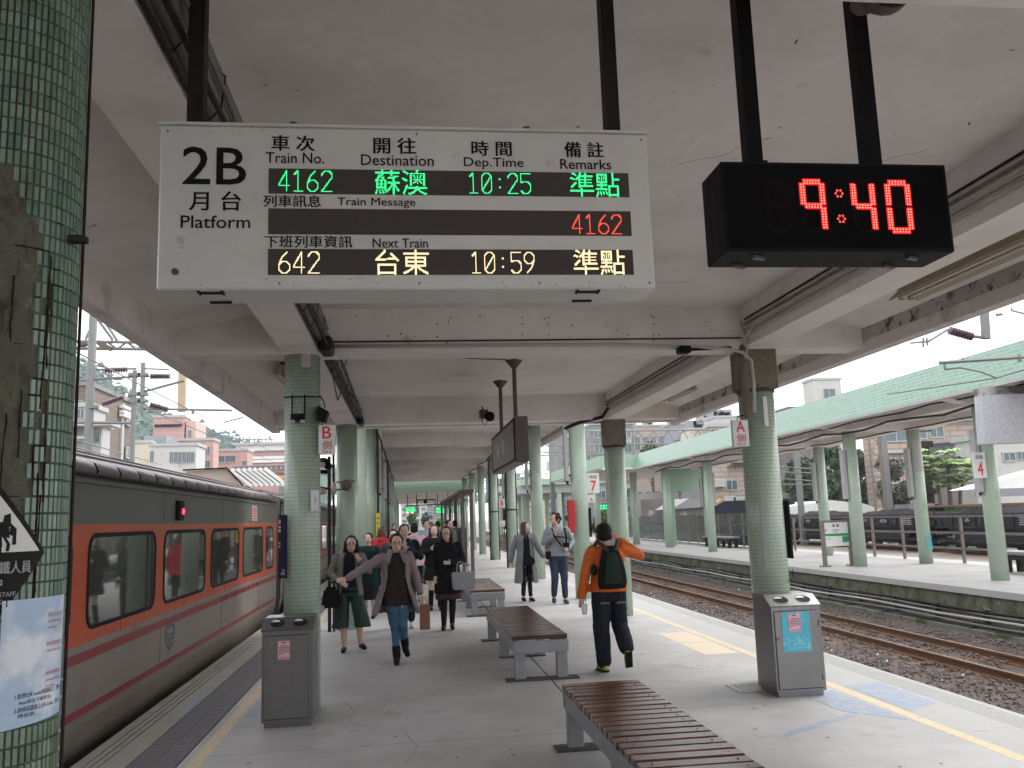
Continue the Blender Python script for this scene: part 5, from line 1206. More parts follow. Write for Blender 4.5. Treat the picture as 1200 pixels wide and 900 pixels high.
# ================================================================== behind the opposite platform
gy = -.66
b = MB(); b.add([(16.25, 0, -.62), (80, 0, -.62), (80, 140, -.62), (16.25, 140, -.62)], [(0, 1, 2, 3)]); g = b.obj('yard_ground', 'asphalt'); g['kind'] = 'structure'
track('yard_track', 25.1, 26.17, -.50, 10, 100, False)
def hopper(label, y0, y1, X=24.3):
    t = thing('hopper_wagon', label, 'wagon', (X + 1.3, (y0 + y1) / 2, -.5), 'dark loaded hopper wagons in the yard')
    x0, x1 = X, X + 2.6; zb, zm, zt = .05, .62, 1.18
    b = MB(); b.box(x0, x1, y0, y1, zm, zt); b.obj('body', 'wagon', t)
    b = MB(); b.prism([(y0 + .5, zm), (y1 - .5, zm), (y1 - 1.4, zb), (y0 + 1.4, zb)], 'x', x0 + .1, x1 - .1); b.obj('hopper_bottom', 'wagon', t)
    b = MB()
    for k in range(9): y = y0 + (y1 - y0) * (k + .5) / 9; b.box(x0 - .05, x0, y - .05, y + .05, zm, zt)
    b.box(x0 - .06, x0 + .02, y0, y1, zt - .06, zt + .03); b.box(x0 - .06, x0 + .02, y0, y1, zm - .05, zm + .02); b.obj('rib', 'wagon', t)
    b = MB(); n = 14; V = []
    for k in range(n + 1):
        y = y0 + .15 + (y1 - y0 - .3) * k / n; h = .26 * math.sin(math.pi * k / n) ** .6 * (1 + .2 * math.sin(k * 2.3))
        V += [(x0 + .05, y, zt), (x0 + .8, y, zt + h), (x1 - .8, y, zt + h * .9), (x1 - .05, y, zt)]
    b.smooth = True; b.add(V, [(k * 4 + i, k * 4 + i + 1, k * 4 + 5 + i, k * 4 + 4 + i) for k in range(n) for i in range(3)]); b.obj('load', 'coal', t)
    b = MB(); f = lambda u, w: (x0 - .055, y1 - (y1 - y0) * u, w)
    for (s, u, z, w, h) in (('470', .52, .80, .09, .16), ('石', .30, .85, .04, .14)): text(b, s, u + w, u, z, z + h, f, .02)
    for k in range(4): b.box(x0 - .056, x0 - .052, y0 + .6, y0 + 1.6, .72 + k * .09, .75 + k * .09)
    b.obj('white_lettering', 'offwhite', t)
    b = MB(); b.box(x0 + .3, x1 - .3, y0 - .3, y1 + .3, -.22, -.02); b.box(x0 - .02, x0 + .2, y0 + .1, y1 - .1, -.05, .06); b.obj('underframe', 'wagon', t)
    for yw in (y0 + .8, y0 + 2.3, y1 - 2.3, y1 - .8):
        b = MB(); b.tube([(x0 + .5, yw, -.10), (x0 + .62, yw, -.10)], .40, 18); b.tube([(x0 + .45, yw, -.10), (x0 + .5, yw, -.10)], .10, 10); b.obj('wheel', 'darkgrey', t)
    b = MB()
    for dy in (0, .45): b.obox((x0 - .02, y1 + .1 + dy * 0, -.3), (x0 - .02, y1 + .1, 1.3), .04, .04)
    for k in range(4): b.box(x0 - .03, x0 + .6, y1 + .05, y1 + .12, -.1 + k * .35, -.06 + k * .35)
    b.obj('ladder', 'cablegrey', t)
for k, (ya, yb) in enumerate(((20, 29.6), (31.0, 38.2), (39.6, 46.8), (48.2, 55.4), (56.8, 64))):
    hopper(('hopper wagon at the right edge behind the numeral 4 column', 'hopper wagon with white numbers between two opposite columns', 'hopper wagon behind the green and white station board', 'hopper wagon seen just right of the A sign column', 'farthest hopper wagon left of the A sign column')[k], ya, yb)

def trunk_limbs(b, base, top, r, rnd, n=5, spread=1.0):
    b.tube([base, (base[0] + (top[0] - base[0]) * .5 + .05, base[1] + (top[1] - base[1]) * .5, (base[2] + top[2]) / 2), top], [r, r * .75, r * .4], 8)
    for k in range(n):
        a = 2 * math.pi * k / n + rnd.uniform(-.4, .4); s = .45 + .5 * rnd.random(); p = [base[i] + (top[i] - base[i]) * s for i in range(3)]
        L = spread * rnd.uniform(.5, 1); b.tube([p, (p[0] + L * .5 * math.cos(a), p[1] + L * .5 * math.sin(a), p[2] + L * .35), (p[0] + L * math.cos(a), p[1] + L * math.sin(a), p[2] + L * .5)], [r * .45, r * .3, r * .12], 6)
def tree(label, x, y, z0, H, rx, ry, rz, m='leaf', n=5000, leaf=.22, seed=1, clumps=26, name='tree', group=None, thr=.5):
    rnd = random.Random(seed); t = thing(name, label, 'tree', (x, y, z0), group)
    b = MB(); trunk_limbs(b, (x, y, z0), (x, y, z0 + H - rz * .6), max(.08, H * .025), rnd, 6, rx * .8); b.obj('trunk', 'bark', t)
    b = MB(); C_ = []
    for k in range(clumps):
        a = rnd.uniform(0, 6.28); u = rnd.random() ** .5; h = rnd.uniform(-1, 1); e = math.sqrt(max(0, 1 - h * h * .8)); C_.append((x + rx * u * e * math.cos(a) * .85, y + ry * u * e * math.sin(a) * .85, z0 + H - rz + rz * h * .85, rnd.uniform(.22, .42) * min(rx, rz)))
    for k in range(n):
        c = rnd.choice(C_); d = Vector((rnd.gauss(0, 1), rnd.gauss(0, 1), rnd.gauss(0, .8))).normalized() * c[3] * rnd.uniform(.55, 1.1)
        p = Vector(c[:3]) + d; s = leaf * rnd.uniform(.5, 1.2); u = Vector((rnd.uniform(-1, 1), rnd.uniform(-1, 1), rnd.uniform(-1, 1))).normalized(); v = u.cross(d.normalized() + Vector((.01, .3, .2))).normalized()
        b.add([p - u * s * .5, p + v * s * .28, p + u * s * .5, p - v * s * .28], [(0, 1, 2, 3)])
    b.obj('crown', m, t); return t
def window(t, x0, x1, z0, z1, y, frame='offwhite', glass='glassfar', face='S', bars=1):
    b = MB()
    if face == 'S':
        B = lambda a, c, e, f_, g_, h_: b.box(a, c, y - g_, y - h_, e, f_)
    else:
        B = lambda a, c, e, f_, g_, h_: b.box(y + (-g_ if face == 'W' else h_), y + (-h_ if face == 'W' else g_), a, c, e, f_)
    w = min(.09, (x1 - x0) * .1)
    B(x0 - w, x0, z0 - w, z1 + w, .08, -.02); B(x1, x1 + w, z0 - w, z1 + w, .08, -.02); B(x0, x1, z1, z1 + w, .08, -.02); B(x0, x1, z0 - w, z0, .12, -.02)
    for k in range(bars): xm = x0 + (x1 - x0) * (k + 1) / (bars + 1); B(xm - w * .4, xm + w * .4, z0, z1, .06, -.02)
    fr = b.obj('window', frame, t); b = MB()
    if face == 'S': b.box(x0, x1, y - .03, y - .01, z0, z1)
    else:
        s = -1 if face == 'W' else 1; b.box(min(y + s * .03, y + s * .01), max(y + s * .03, y + s * .01), x0, x1, z0, z1)
    b.obj('pane', glass, fr)
def building(name, label, x0, x1, y0, y1, z1, m, z0=-.9, rows=(), parapet=True, cat='building', south=(), west=(), east=(), uv=False):
    t = thing(name, label, cat, ((x0 + x1) / 2, (y0 + y1) / 2, z0))
    b = MB(); b.box(x0, x1, y0, y1, z0, z1, uvbox=True); b.obj('wall', m, t)
    if parapet: b = MB(); b.box(x0 - .15, x1 + .15, y0 - .15, y1 + .15, z1, z1 + .3); b.obj('roof_edge', 'offwhite' if m not in ('brick', 'darkwall') else 'greywall', t)
    for (a, c, e, f_) in south: window(t, a, c, e, f_, y0, face='S')
    for (a, c, e, f_) in west: window(t, a, c, e, f_, x0, face='W')
    for (a, c, e, f_) in east: window(t, a, c, e, f_, x1, face='E')
    return t
def px_south(Y, x0, y0, x1, y1): a = at(x0, y1, Y); c = at(x1, y0, Y); return a.x, c.x, a.z, c.z
# --- right side
Y = 62; a = at(1022, 500, Y); c = at(1150, 500, Y); zt = at(1040, 478, Y).z
ws = []
for (u0, u1, v0, v1) in ((1038, 1062, 503, 517), (1066, 1084, 502, 514), (1040, 1060, 538, 552), (1066, 1090, 537, 551), (1043, 1062, 574, 586), (1067, 1086, 572, 584), (1090, 1104, 500, 512), (1092, 1104, 536, 549)):
    x0_, x1_, z0_, z1_ = px_south(Y, u0, v0, u1, v1); ws.append((x0_, x1_, z0_, z1_))
building('apartment_block', 'beige tiled apartment block behind the olive tree and opposite columns', a.x, a.x + 10.5, Y, Y + 1.6, zt, 'beigetile', south=ws)
b = MB()
for v in (494, 530, 566): p = at(1036, v, Y); b.box(p.x, a.x + 10.4, Y - .5, Y - .02, p.z - .1, p.z + .12)
o = b.obj('floor_ledges', 'offwhite'); o['label'] = 'pale floor ledges across the beige tiled apartment block'; o['category'] = 'ledges'
Y = 74; ws = [px_south(Y, *q) for q in ((862, 530, 876, 541), (852, 563, 863, 574), (842, 565, 847, 572), (868, 533, 872, 540), (1000, 520, 1004, 528))][:3]
a = at(833, 500, Y); c = at(905, 500, Y)
t = building('apartment_block', 'pinkish beige tiled block seen between the numeral 5 column and the A sign column', a.x, c.x, Y, Y + 1.6, at(850, 500, Y).z, 'beigetile', south=ws)
for q in ((855, 562, 858, 566),): pass
for (u, v) in ((844, 566), (866, 587), (856, 586)):
    p = at(u, v, Y - .7); b = MB(); b.bbox(p.x - .5, p.x + .5, Y - .75, Y - .05, p.z - .35, p.z + .35, .03); b.obj('air_conditioner', 'offwhite', t)
b = MB(); b.box(a.x + 1.2, a.x + 6, Y - .5, Y - .02, at(860, 547, Y).z, at(860, 546, Y).z); b.box(at(856, 545, Y).x, at(880, 545, Y).x, Y - .8, Y - .02, at(860, 543.5, Y).z, at(860, 542, Y).z); b.obj('awning', 'glassfar', t)
# the slim tower on the skyline
Y = 110; x0_, x1_, z0_, z1_ = px_south(Y, 957, 445, 985, 500)
building('stair_tower', 'slim weathered white tower rising over the opposite roof', x0_, x1_, Y, Y + 3, z1_, 'whitewall', south=[px_south(Y, 966, 456, 978, 468)])
for (u0, v0, u1, m, lab) in ((925, 476, 950, 'darkwall', 'dark low roof block on the skyline left of the slim tower'), (1044, 455, 1066, 'greywall', 'small grey roof hut on the skyline right of the slim tower')):
    x0_, x1_, z0_, z1_ = px_south(95, u0, v0, u1, v0 + 20); building('roof_hut', lab, x0_, x1_, 95, 99, z1_, m, parapet=False)
# grey house with small windows
Y = 52; x0_, x1_, z0_, z1_ = px_south(Y, 1083, 517, 1158, 600); q = [px_south(Y, *v) for v in ((1108, 524, 1112, 529), (1090, 526, 1094, 532), (1140, 548, 1145, 553), (1112, 570, 1115, 575))]
building('grey_house', 'grey rendered house with tiny windows behind the papaya tree', x0_, x1_ + .5, Y, Y + 1.2, z1_, 'greywall', south=q, parapet=False)
b = MB(); p = at(1084, 520, 51.7); p2 = at(1138, 515, 51.7); b.obox((p.x, 51.7, p.z), (p2.x, 51.7, p2.z), .8, .12); o = b.obj('eave_board', 'tin'); o['label'] = 'thin eave board over the front of the grey rendered house'; o['category'] = 'eave'
p = at(1118, 538, 51.2); p2 = at(1145, 537, 51.2); b = MB(); b.box(p.x, p2.x, 50.2, 51.9, p.z - .1, p.z); o = b.obj('house_canopy', 'tin'); o['label'] = 'small flat canopy on the right of the grey rendered house'; o['category'] = 'canopy'
Y = 66; x0_, x1_, z0_, z1_ = px_south(Y, 1078, 488, 1230, 520); building('white_block', 'bright white block with square windows above the grey house', x0_, x1_, Y, Y + 1.5, z1_ + 1.5, 'whitewall', south=[px_south(Y, *v) for v in ((1091, 504, 1096, 512), (1105, 500, 1111, 507), (1123, 498, 1130, 507))])
Y = 45; x0_, x1_, z0_, z1_ = px_south(Y, 1150, 525, 1290, 620); building('grey_house', 'grey house with a veranda at the right edge behind the white awning', x0_, x1_, Y, Y + 1.5, z1_ + .6, 'whitewall', south=[px_south(Y, *v) for v in ((1176, 531, 1188, 540), (1192, 530, 1200, 538), (1160, 556, 1166, 562))])
# green shed and white awning
Y = 41; x0_, x1_, z0_, z1_ = px_south(Y, 1108, 590, 1230, 612)
sh = thing('green_shed', 'low green corrugated shed with a rusty roof edge behind the wagons', 'shed', (x0_, Y, -.6))
b = MB(); b.box(x0_, x1_, Y, Y + 1.4, -.6, z1_); b.obj('wall', 'shed', sh)
b = MB(); x = x0_
while x < x1_: b.box(x, x + .1, Y - .04, Y - .003, -.6, z1_); x += .25
b.obj('corrugation', 'shed', sh, kind='stuff')
b = MB(); b.box(x0_ - .7, x1_, Y - .6, Y + 1.5, z1_, z1_ + .10); b.obj('roof', 'rust', sh)
b = MB(); b.box(x0_ - .85, x0_ - .1, Y + .6, Y + 3, -.6, at(1090, 590, Y).z); b.obj('side_wall', 'greywall', sh)
Y = 36; aw = thing('white_awning', 'bright white sloping awning behind the numeral 4 column', 'awning', (at(1165, 560, Y).x, Y, 0))
pL = at(1131, 574, Y); pR = at(1204, 560, Y + 0); pT = at(1210, 536, Y + 3)
b = MB(); pr_ = at(1222, 549, Y); b.prism([(pL.x, pL.z), (pr_.x, pr_.z), (2 * pr_.x - pL.x, pL.z)], 'y', Y - .2, Y + 1.2); b.obj('sheet', 'white', aw)
b = MB(); b.box(pL.x + .3, pL.x + 8, Y - .28, Y - .21, pL.z - .35, pL.z - .01); b.obj('valance', 'tin', aw)
for k in range(3): b = MB(); b.box(pL.x + 1.5 + k * 2.6, pL.x + 1.62 + k * 2.6, Y, Y + .1, -.6, pL.z); b.obj('post', 'offwhite', aw)
# white shed with a barrel roof behind the station board
Y = 58; x0_, x1_, z0_, z1_ = px_south(Y, 915, 592, 1034, 622); ws_ = thing('white_shed', 'long low white shed with a curved roof behind the wagons', 'shed', ((x0_ + x1_) / 2, Y, -.6))
b = MB(); b.box(x0_, x1_, Y, Y + 7, -.6, z1_ - .35); b.obj('wall', 'white', ws_)
b = MB(); b.prism([(x0_ - .4, z1_ - .35), (x1_ + .6, z1_ - .75), (x1_ + .6, z1_ - .6), (x1_ - 1.5, z1_ + .15), ((x0_ + x1_) / 2, z1_ + .45), (x0_ + .8, z1_ + .15), (x0_ - .4, z1_ - .2)], 'y', Y - .3, Y + 7.2); b.obj('roof', 'white', ws_)
window(ws_, x0_ + .5, x0_ + 1.3, .6, 1.2, Y)
# tin sheds and the dark pitched roof
Y = 60; x0_, x1_, z0_, z1_ = px_south(Y, 826, 589, 884, 604); dk = thing('dark_roof_shed', 'open shed under a blue-black roof left of the A sign column', 'shed', ((x0_ + x1_) / 2, Y, -.6))
b = MB(); b.prism([(x0_ - .2, z1_ + .15), (x1_ + 3, z1_ + .25), (x1_ + 3, z1_ - .2), (x1_ - 2, z1_ - .8), (x0_ - .2, z1_ - .45)], 'y', Y, Y + 5); b.obj('roof', mat('blueblack_roof', (.02, .022, .035), .6, var=.2), dk)
for x in (x0_, (x0_ + x1_) / 2, x1_): b = MB(); b.box(x, x + .15, Y + .3, Y + .5, -.6, z1_ - .4); b.obj('post', 'offwhite', dk)
b = MB(); b.box(x0_ + .6, x0_ + 2.4, Y + 1, Y + 2, -.6, 1.35); b.obj('blue_cabin', mat('blue_panel', (.05, .10, .18), .5, var=.3), dk)
b = MB(); b.box(x0_ - 1, x1_ + 2, Y + 3, Y + 3.4, -.6, 1.9); b.obj('back_wall', 'whitewall', dk)
Y = 56; x0_, x1_, z0_, z1_ = px_south(Y, 788, 592, 832, 606); ts = thing('tin_roof_shed', 'grey tin roofed shed behind the tinted fence', 'shed', ((x0_ + x1_) / 2, Y, -.6))
b = MB(); b.prism([(x0_, z0_ + .5), (x0_ + 1.2, z1_ + .5), (x1_ - .6, z1_ + .3), (x1_ + .2, z0_ + .6)], 'y', Y, Y + 4); b.obj('roof', 'tin', ts); b = MB(); b.box(x0_, x1_, Y + .2, Y + 3.8, -.6, z0_ + .5); b.obj('wall', 'darkwall', ts)
b = MB(); p = at(826, 598, 50); p2 = at(845, 586, 50); b.obox((p.x, 50, p.z), (p2.x, 50, p2.z), .5, .16); b.obj('ochre_gable', mat('ochre_board', (.42, .26, .12), .8, var=.1), ts)
Y = 84; x0_, x1_, z0_, z1_ = px_south(Y, 742, 580, 835, 612); b = building('old_house', 'old grey house with a dark band roof behind the tin shed', x0_ + 2, x1_, Y, Y + 8, at(800, 576, Y).z, 'greywall', south=[px_south(Y, 787, 597, 795, 605)], parapet=False)
m_ = MB(); m_.box(at(787, 580, 82).x, at(832, 580, 82).x, 81, 84, at(800, 596, 82).z, at(800, 585, 82).z); m_.obj('roof_band', 'tin', b)
m_ = MB(); m_.box(at(752, 590, 70).x, at(787, 590, 70).x, 70, 70.3, -.6, at(770, 585, 70).z); o = m_.obj('stained_wall', 'darkwall'); o['label'] = 'dark wall with pale vertical streaks under the far green roof'; o['category'] = 'wall'
# layered town behind: blocks between the columns
town = [  # px box, Y, material, label, windows grid
    ((655, 512, 700, 600), 120, 'greywall', 'grey walk-up block with many balconies left of the brown capital', (3, 5)),
    ((697, 497, 742, 600), 105, 'greywall', 'tall grey block with stacked air conditioners right of the red box column', (3, 6)),
    ((735, 499, 779, 560), 150, 'beigetile', 'wide beige block behind the lattice gantry', (5, 3)),
    ((790, 497, 812, 560), 135, 'tin', 'slate grey block behind the lattice gantry', (2, 2)),
    ((812, 503, 836, 560), 125, 'creamwall', 'low tan block with a roof shed over the tiled eave', (3, 2)),
    ((829, 491, 845, 560), 140, 'greywall', 'pale grey block left of the letter A sign', (2, 2)),
    ((842, 489, 870, 560), 120, 'whitewall', 'white and beige block behind the letter A sign', (3, 2)),
    ((598, 560, 632, 612), 170, 'whitewall', 'pale distant block beyond the display case', (3, 3)),
    ((575, 572, 600, 612), 150, 'greywall', 'distant grey block left of the pale one', (2, 3)),
    ((800, 548, 832, 590), 96, 'whitewall', 'small white house with a green dome tank left of numeral 5', (2, 2)),
    ((640, 585, 665, 612), 160, 'creamwall', 'small cream block beyond the walking couple', (2, 2)),
    ((470, 592, 500, 615), 190, 'whitewall', 'white building at the far end of the platform, left', (4, 3)),
    ((500, 588, 545, 615), 210, 'greywall', 'grey building at the far end of the platform, right', (5, 3)),
]
for (px, Y, m, lab, (nc, nr)) in town:
    x0_, x1_, z0_, z1_ = px_south(Y, *px); ww = []
    for i in range(nc):
        for j in range(nr):
            w = (x1_ - x0_) / nc; h = (z1_ - 1) / (nr + .3); xx = x0_ + w * (i + .5); zz = z1_ - h * (j + .6); ww.append((xx - w * .28, xx + w * .28, zz - h * .26, zz + h * .22))
    t = building('town_block', lab, x0_, x1_, Y, Y + 4.5, z1_, m, south=ww)
    rr = random.Random(int(Y)); b = MB()
    for k in range(4): xx = rr.uniform(x0_, x1_ - 1.5); hh = rr.uniform(.5, 1.6); b.box(xx, xx + rr.uniform(.8, 1.8), Y + 2, Y + 4, z1_ + .3, z1_ + .3 + hh)
    b.obj('rooftop_hut', 'tin', t)
    b = MB()
    for k in range(nc * nr // 2): q = rr.choice(ww); b.bbox(q[0], q[0] + .9, Y - .6, Y - .1, q[2] - .8, q[2] - .25, .02)
    b.obj('air_conditioners', 'offwhite', t)
p = at(809, 566, 95); b = MB(); b.smooth = True; b.ell((p.x, 95.5, p.z), (1.2, 1.2, 1.0)); o = b.obj('water_tank', 'fascia_tile' if False else 'green_paint'); o['label'] = 'pale green domed water tank on the small white house'; o['category'] = 'water tank'
# trees on the right
def tree_px(label, px, py_top, py_bot, hw, Y, m, n, leaf, seed, z0=-.6, **kw):
    a = at(px, py_top, Y); bz = at(px, py_bot, Y).z; rx = hw * Y / F_PX; rz = max(.5, (a.z - bz) / 2); return tree(label, a.x, Y, z0, a.z - z0, rx, rx * .8, rz, m, n, leaf, seed, **kw)
tree_px('dark green bushy tree behind the station board', 975, 520, 600, 26, 64, 'leaf', 9000, .34, 1)
tree_px('dark green tree just right of the A sign column', 942, 536, 600, 26, 66, 'leaf', 8000, .34, 2)
tree_px('dense tree between the station board columns', 1003, 525, 598, 22, 68, 'leaf', 7000, .34, 3)
tree_px('sparse olive tree beside the lattice mast', 1040, 533, 606, 27, 55, 'leafdry', 4200, .26, 4)
tree_px('dark hedge tree above the tiled eave left of the beige block', 762, 520, 556, 22, 100, 'leaf', 5000, .5, 5)
tree_px('dark hedge tree behind the brown capital', 785, 524, 552, 18, 98, 'leaf', 4000, .5, 6)
tree_px('rooftop tree above the green rear wall', 795, 556, 576, 12, 80, 'leafmid', 2500, .3, 7)
tree_px('shrubby tree beyond the far green led sign', 707, 600, 632, 15, 72, 'leafmid', 3000, .3, 8)
tree_px('small tree at the far end left of the platform exit', 484, 600, 616, 6, 130, 'leafmid', 1500, .4, 9)
tree_px('second small tree at the far end of the platform', 498, 601, 616, 5, 128, 'leafmid', 1500, .4, 10)
tree_px('bush beyond the numeral 8 sign', 590, 597, 618, 8, 95, 'leaf', 2000, .35, 12)
# papaya tree: stems with radiating lobed leaves
pt_ = at(1113, 600, 43); pz = at(1113, 560, 43).z; pp = thing('papaya_tree', 'bright green papaya tree behind the dark wagons', 'tree', (pt_.x, 43, -.6)); rp = random.Random(8)
bt = MB(); bl = MB()
for (dx, dy, h) in ((-.7, 0, .55), (.5, .4, .25), (0, -.2, .0), (.9, 0, -.8), (-.2, .5, -.6)):
    top = Vector((pt_.x + dx, 43 + dy, pz + h + .5)); bt.tube([(pt_.x + dx * .4, 43 + dy, -.6), (pt_.x + dx * .8, 43 + dy, (pz + top.z) / 2 - .6), top], [.11, .09, .05], 7)
    for k in range(20):
        a = 2 * math.pi * k / 20 + rp.uniform(-.2, .2); L = rp.uniform(.7, 1.35); e = rp.uniform(-.15, .55); tip = top + Vector((math.cos(a) * L, math.sin(a) * L, e)); bt.tube([top, (top + tip) / 2 + Vector((0, 0, .15)), tip], .012, 4)
        for q in range(7):
            w = (q - 3) * .55 + a; s = rp.uniform(.42, .62); d = Vector((math.cos(w), math.sin(w), -.35)).normalized(); n_ = d.cross(Vector((0, 0, 1))).normalized() * .13
            bl.add([tip, tip + d * s * .5 + n_, tip + d * s, tip + d * s * .5 - n_], [(0, 1, 2, 3)])
bt.obj('trunk', 'bark', pp); bl.obj('crown', 'leafpale', pp)

# ================================================================== overhead line
def insul(b, p0, p1, r, n=9):
    p0 = Vector(p0); p1 = Vector(p1); P = []; Rr = []
    for k in range(n):
        for (s, q) in ((.05, .45), (.3, 1.0), (.55, 1.0), (.8, .45)): P.append(p0 + (p1 - p0) * ((k + s) / n)); Rr.append(r * q)
    b.tube(P, Rr, 10)
Y = 24
ms = thing('catenary_mast', 'grey catenary mast with brown insulators left of the brown capital house', 'mast', (at(108, 480, Y).x, Y, -.8))
p = at(109, 380, Y); b = MB(); b.tube([(p.x, Y, -.9), (p.x, Y, p.z + 3)], .105, 14); b.obj('pole', 'galv', ms)
b = MB(); b.lathe(at(109, 478, Y).x, Y, [(.14, at(109, 479, Y).z), (.14, at(109, 475, Y).z)], 14); b.obj('collar', 'galv', ms)
def barpx(b, pts, r, Y): b.tube([at(u, v, Y + (w if False else 0)) for (u, v) in pts], r, 6)
b = MB()
for pts, r in (([(113, 433), (160, 432)], .03), ([(170, 432), (198, 433)], .025), ([(88, 446), (150, 442), (163, 441)], .035), ([(150, 441), (175, 441)], .03), ([(121, 474), (145, 466)], .03), ([(150, 464), (216, 446)], .035), ([(168, 479), (272, 481)], .035), ([(262, 495), (285, 489)], .02), ([(84, 495), (157, 496)], .04), ([(226, 481), (226, 485)], .04)):
    barpx(b, pts, r, Y)
b.obj('bracket_tube', 'galv', ms)
for q0, q1, r_ in (((123, 434), (150, 433), .085), ((120, 474), (146, 465), .085), ((176, 441), (200, 441), .09), ((176, 474), (197, 480), .08)): b = MB(); insul(b, at(*q0, Y), at(*q1, Y), r_); b.obj('insulator', 'insul', ms)
b = MB()
for u, v0, v1 in ((158, 434, 540), (168, 425, 484)): a = at(u, v0, Y); c = at(u, v1, Y); b.obox((a.x, Y, a.z), (a.x, Y, c.z), .10, .10)
for v in (439, 462, 470): a = at(158, v, Y); b.box(a.x - .15, a.x + .15, Y - .08, Y + .08, a.z - .04, a.z + .04); a = at(168, v, Y); b.box(a.x - .12, a.x + .12, Y - .08, Y + .08, a.z - .04, a.z + .04)
b.obj('drop_post', 'galv', ms)
tb = thing('catenary_gantry', 'latticed steel gantry crossing above the left mast', 'gantry', (at(120, 405, 30).x, 30, 6))
def lattice(t, pL, pR, Y, h_px, seg=10, r=.05, name='truss', m='galv'):
    b = MB(); A = at(pL[0], pL[1], Y); B_ = at(pR[0], pR[1], Y); A2 = at(pL[0], pL[1] + h_px, Y); B2 = at(pR[0], pR[1] + h_px, Y)
    b.tube([A, B_], r, 5); b.tube([A2, B2], r, 5)
    for k in range(seg):
        s0, s1 = k / seg, (k + 1) / seg; P = A.lerp(B_, s0); Q = A2.lerp(B2, (s0 + s1) / 2); P2 = A.lerp(B_, s1); b.tube([P, Q], r * .6, 4); b.tube([Q, P2], r * .6, 4)
    b.obj(name, m, t)
lattice(tb, (-40, 399), (330, 403), 30, 8, 16, .06)
b = MB(); b.tube([at(100, 398, 30), at(112, 372, 30)], .05, 5); b.tube([at(113, 372, 30), at(132, 398, 30)], .05, 5); b.tube([at(120, 372, 30), at(138, 400, 30)], .05, 5); b.obj('stay', 'galv', tb)
b = MB(); a = at(118, 405, 29.6); b.obox(at(116, 402, 29.6), at(130, 409, 29.6), .3, .15); b.obox(at(95, 404, 29.6), at(103, 402, 29.6), .3, .12); b.obj('clamp', 'lampdark', tb)
p = at(213, 440, 40); p2 = at(213, 482, 40); hg = thing('hanging_post', 'tan steel drop post hanging below the left eave', 'post', (p.x, 40, p2.z)); b = MB(); b.box(p.x - .16, p.x + .16, 40, 40.3, p2.z, p.z + 3); b.obj('post', mat('tan_paint', (.42, .33, .22), .7), hg)
for i, (pts, lab) in enumerate(((((86, 411, 14), (330, 535, 60)), 'thin overhead wire slanting down from the near column to the B sign column'), (((150, 470, 20), (330, 545, 70)), 'lower overhead wire over the pink and white buildings'), (((86, 524, 10), (170, 545, 30)), 'wire just above the train roof'), (((86, 515, 10), (190, 545, 34)), 'second wire just above the train roof'))):
    b = MB(); b.tube([at(*q) for q in pts], .014 if i < 2 else .009, 5); o = b.obj('overhead_wire', 'wire'); o['label'] = lab; o['category'] = 'wire'
# right side: drop tube with insulator under the eave, registration arm above the tiled roof
Y = 13.5; dt = thing('drop_bracket', 'short grey tube with a brown insulator under the right eave', 'bracket', (at(1155, 390, Y).x, Y, 5))
b = MB(); b.tube([at(1152, 340, Y), at(1155.5, 397, Y)], .075, 12); b.obj('drop_tube', 'galv', dt)
b = MB(); insul(b, at(1112, 387, Y), at(1140, 395, Y), .075); b.obj('insulator', 'insul', dt)
b = MB(); b.tube([at(1138, 394, Y), at(1157, 396, Y)], .03, 6); b.tube([at(1067, 402, Y), at(1088, 400, Y), at(1111, 386, Y)], .02, 5); b.tube([at(1082, 396, Y), at(1082, 407, Y)], .02, 5); b.tube([at(1086, 396, Y), at(1087, 405, Y)], .02, 5); b.obj('clamp_rod', 'galv', dt)
b = MB(); b.tube([at(1185, 361, Y), at(1186, 364, Y), at(1210, 370, Y)], .02, 5); b.tube([at(1168, 369, Y), at(1174, 368, Y)], .03, 5); b.obj('hook', 'galv', dt)
ra = thing('registration_arm', 'thin steel registration arm above the green tiled eave at the right', 'bracket', (at(1150, 425, 11).x, 11, 4.6))
b = MB(); b.tube([at(1101, 425, 11), at(1205, 418, 11)], .028, 6); b.tube([at(1107, 424, 11), at(1107, 432, 11)], .018, 5); b.tube([at(1128, 420, 11), at(1128, 425, 11)], .022, 5); b.tube([at(1194, 416, 11), at(1195, 424, 11)], .03, 5); b.obj('arm', 'galv', ra)
b = MB(); b.tube([at(1107, 433, 11), at(1125, 431, 11), at(1150, 436, 11), at(1168, 443, 11)], .012, 5); b.tube([at(1040, 462, 14), at(1168, 443, 11), at(1205, 432, 10)], .010, 5); b.obj('wire', 'wire', ra)
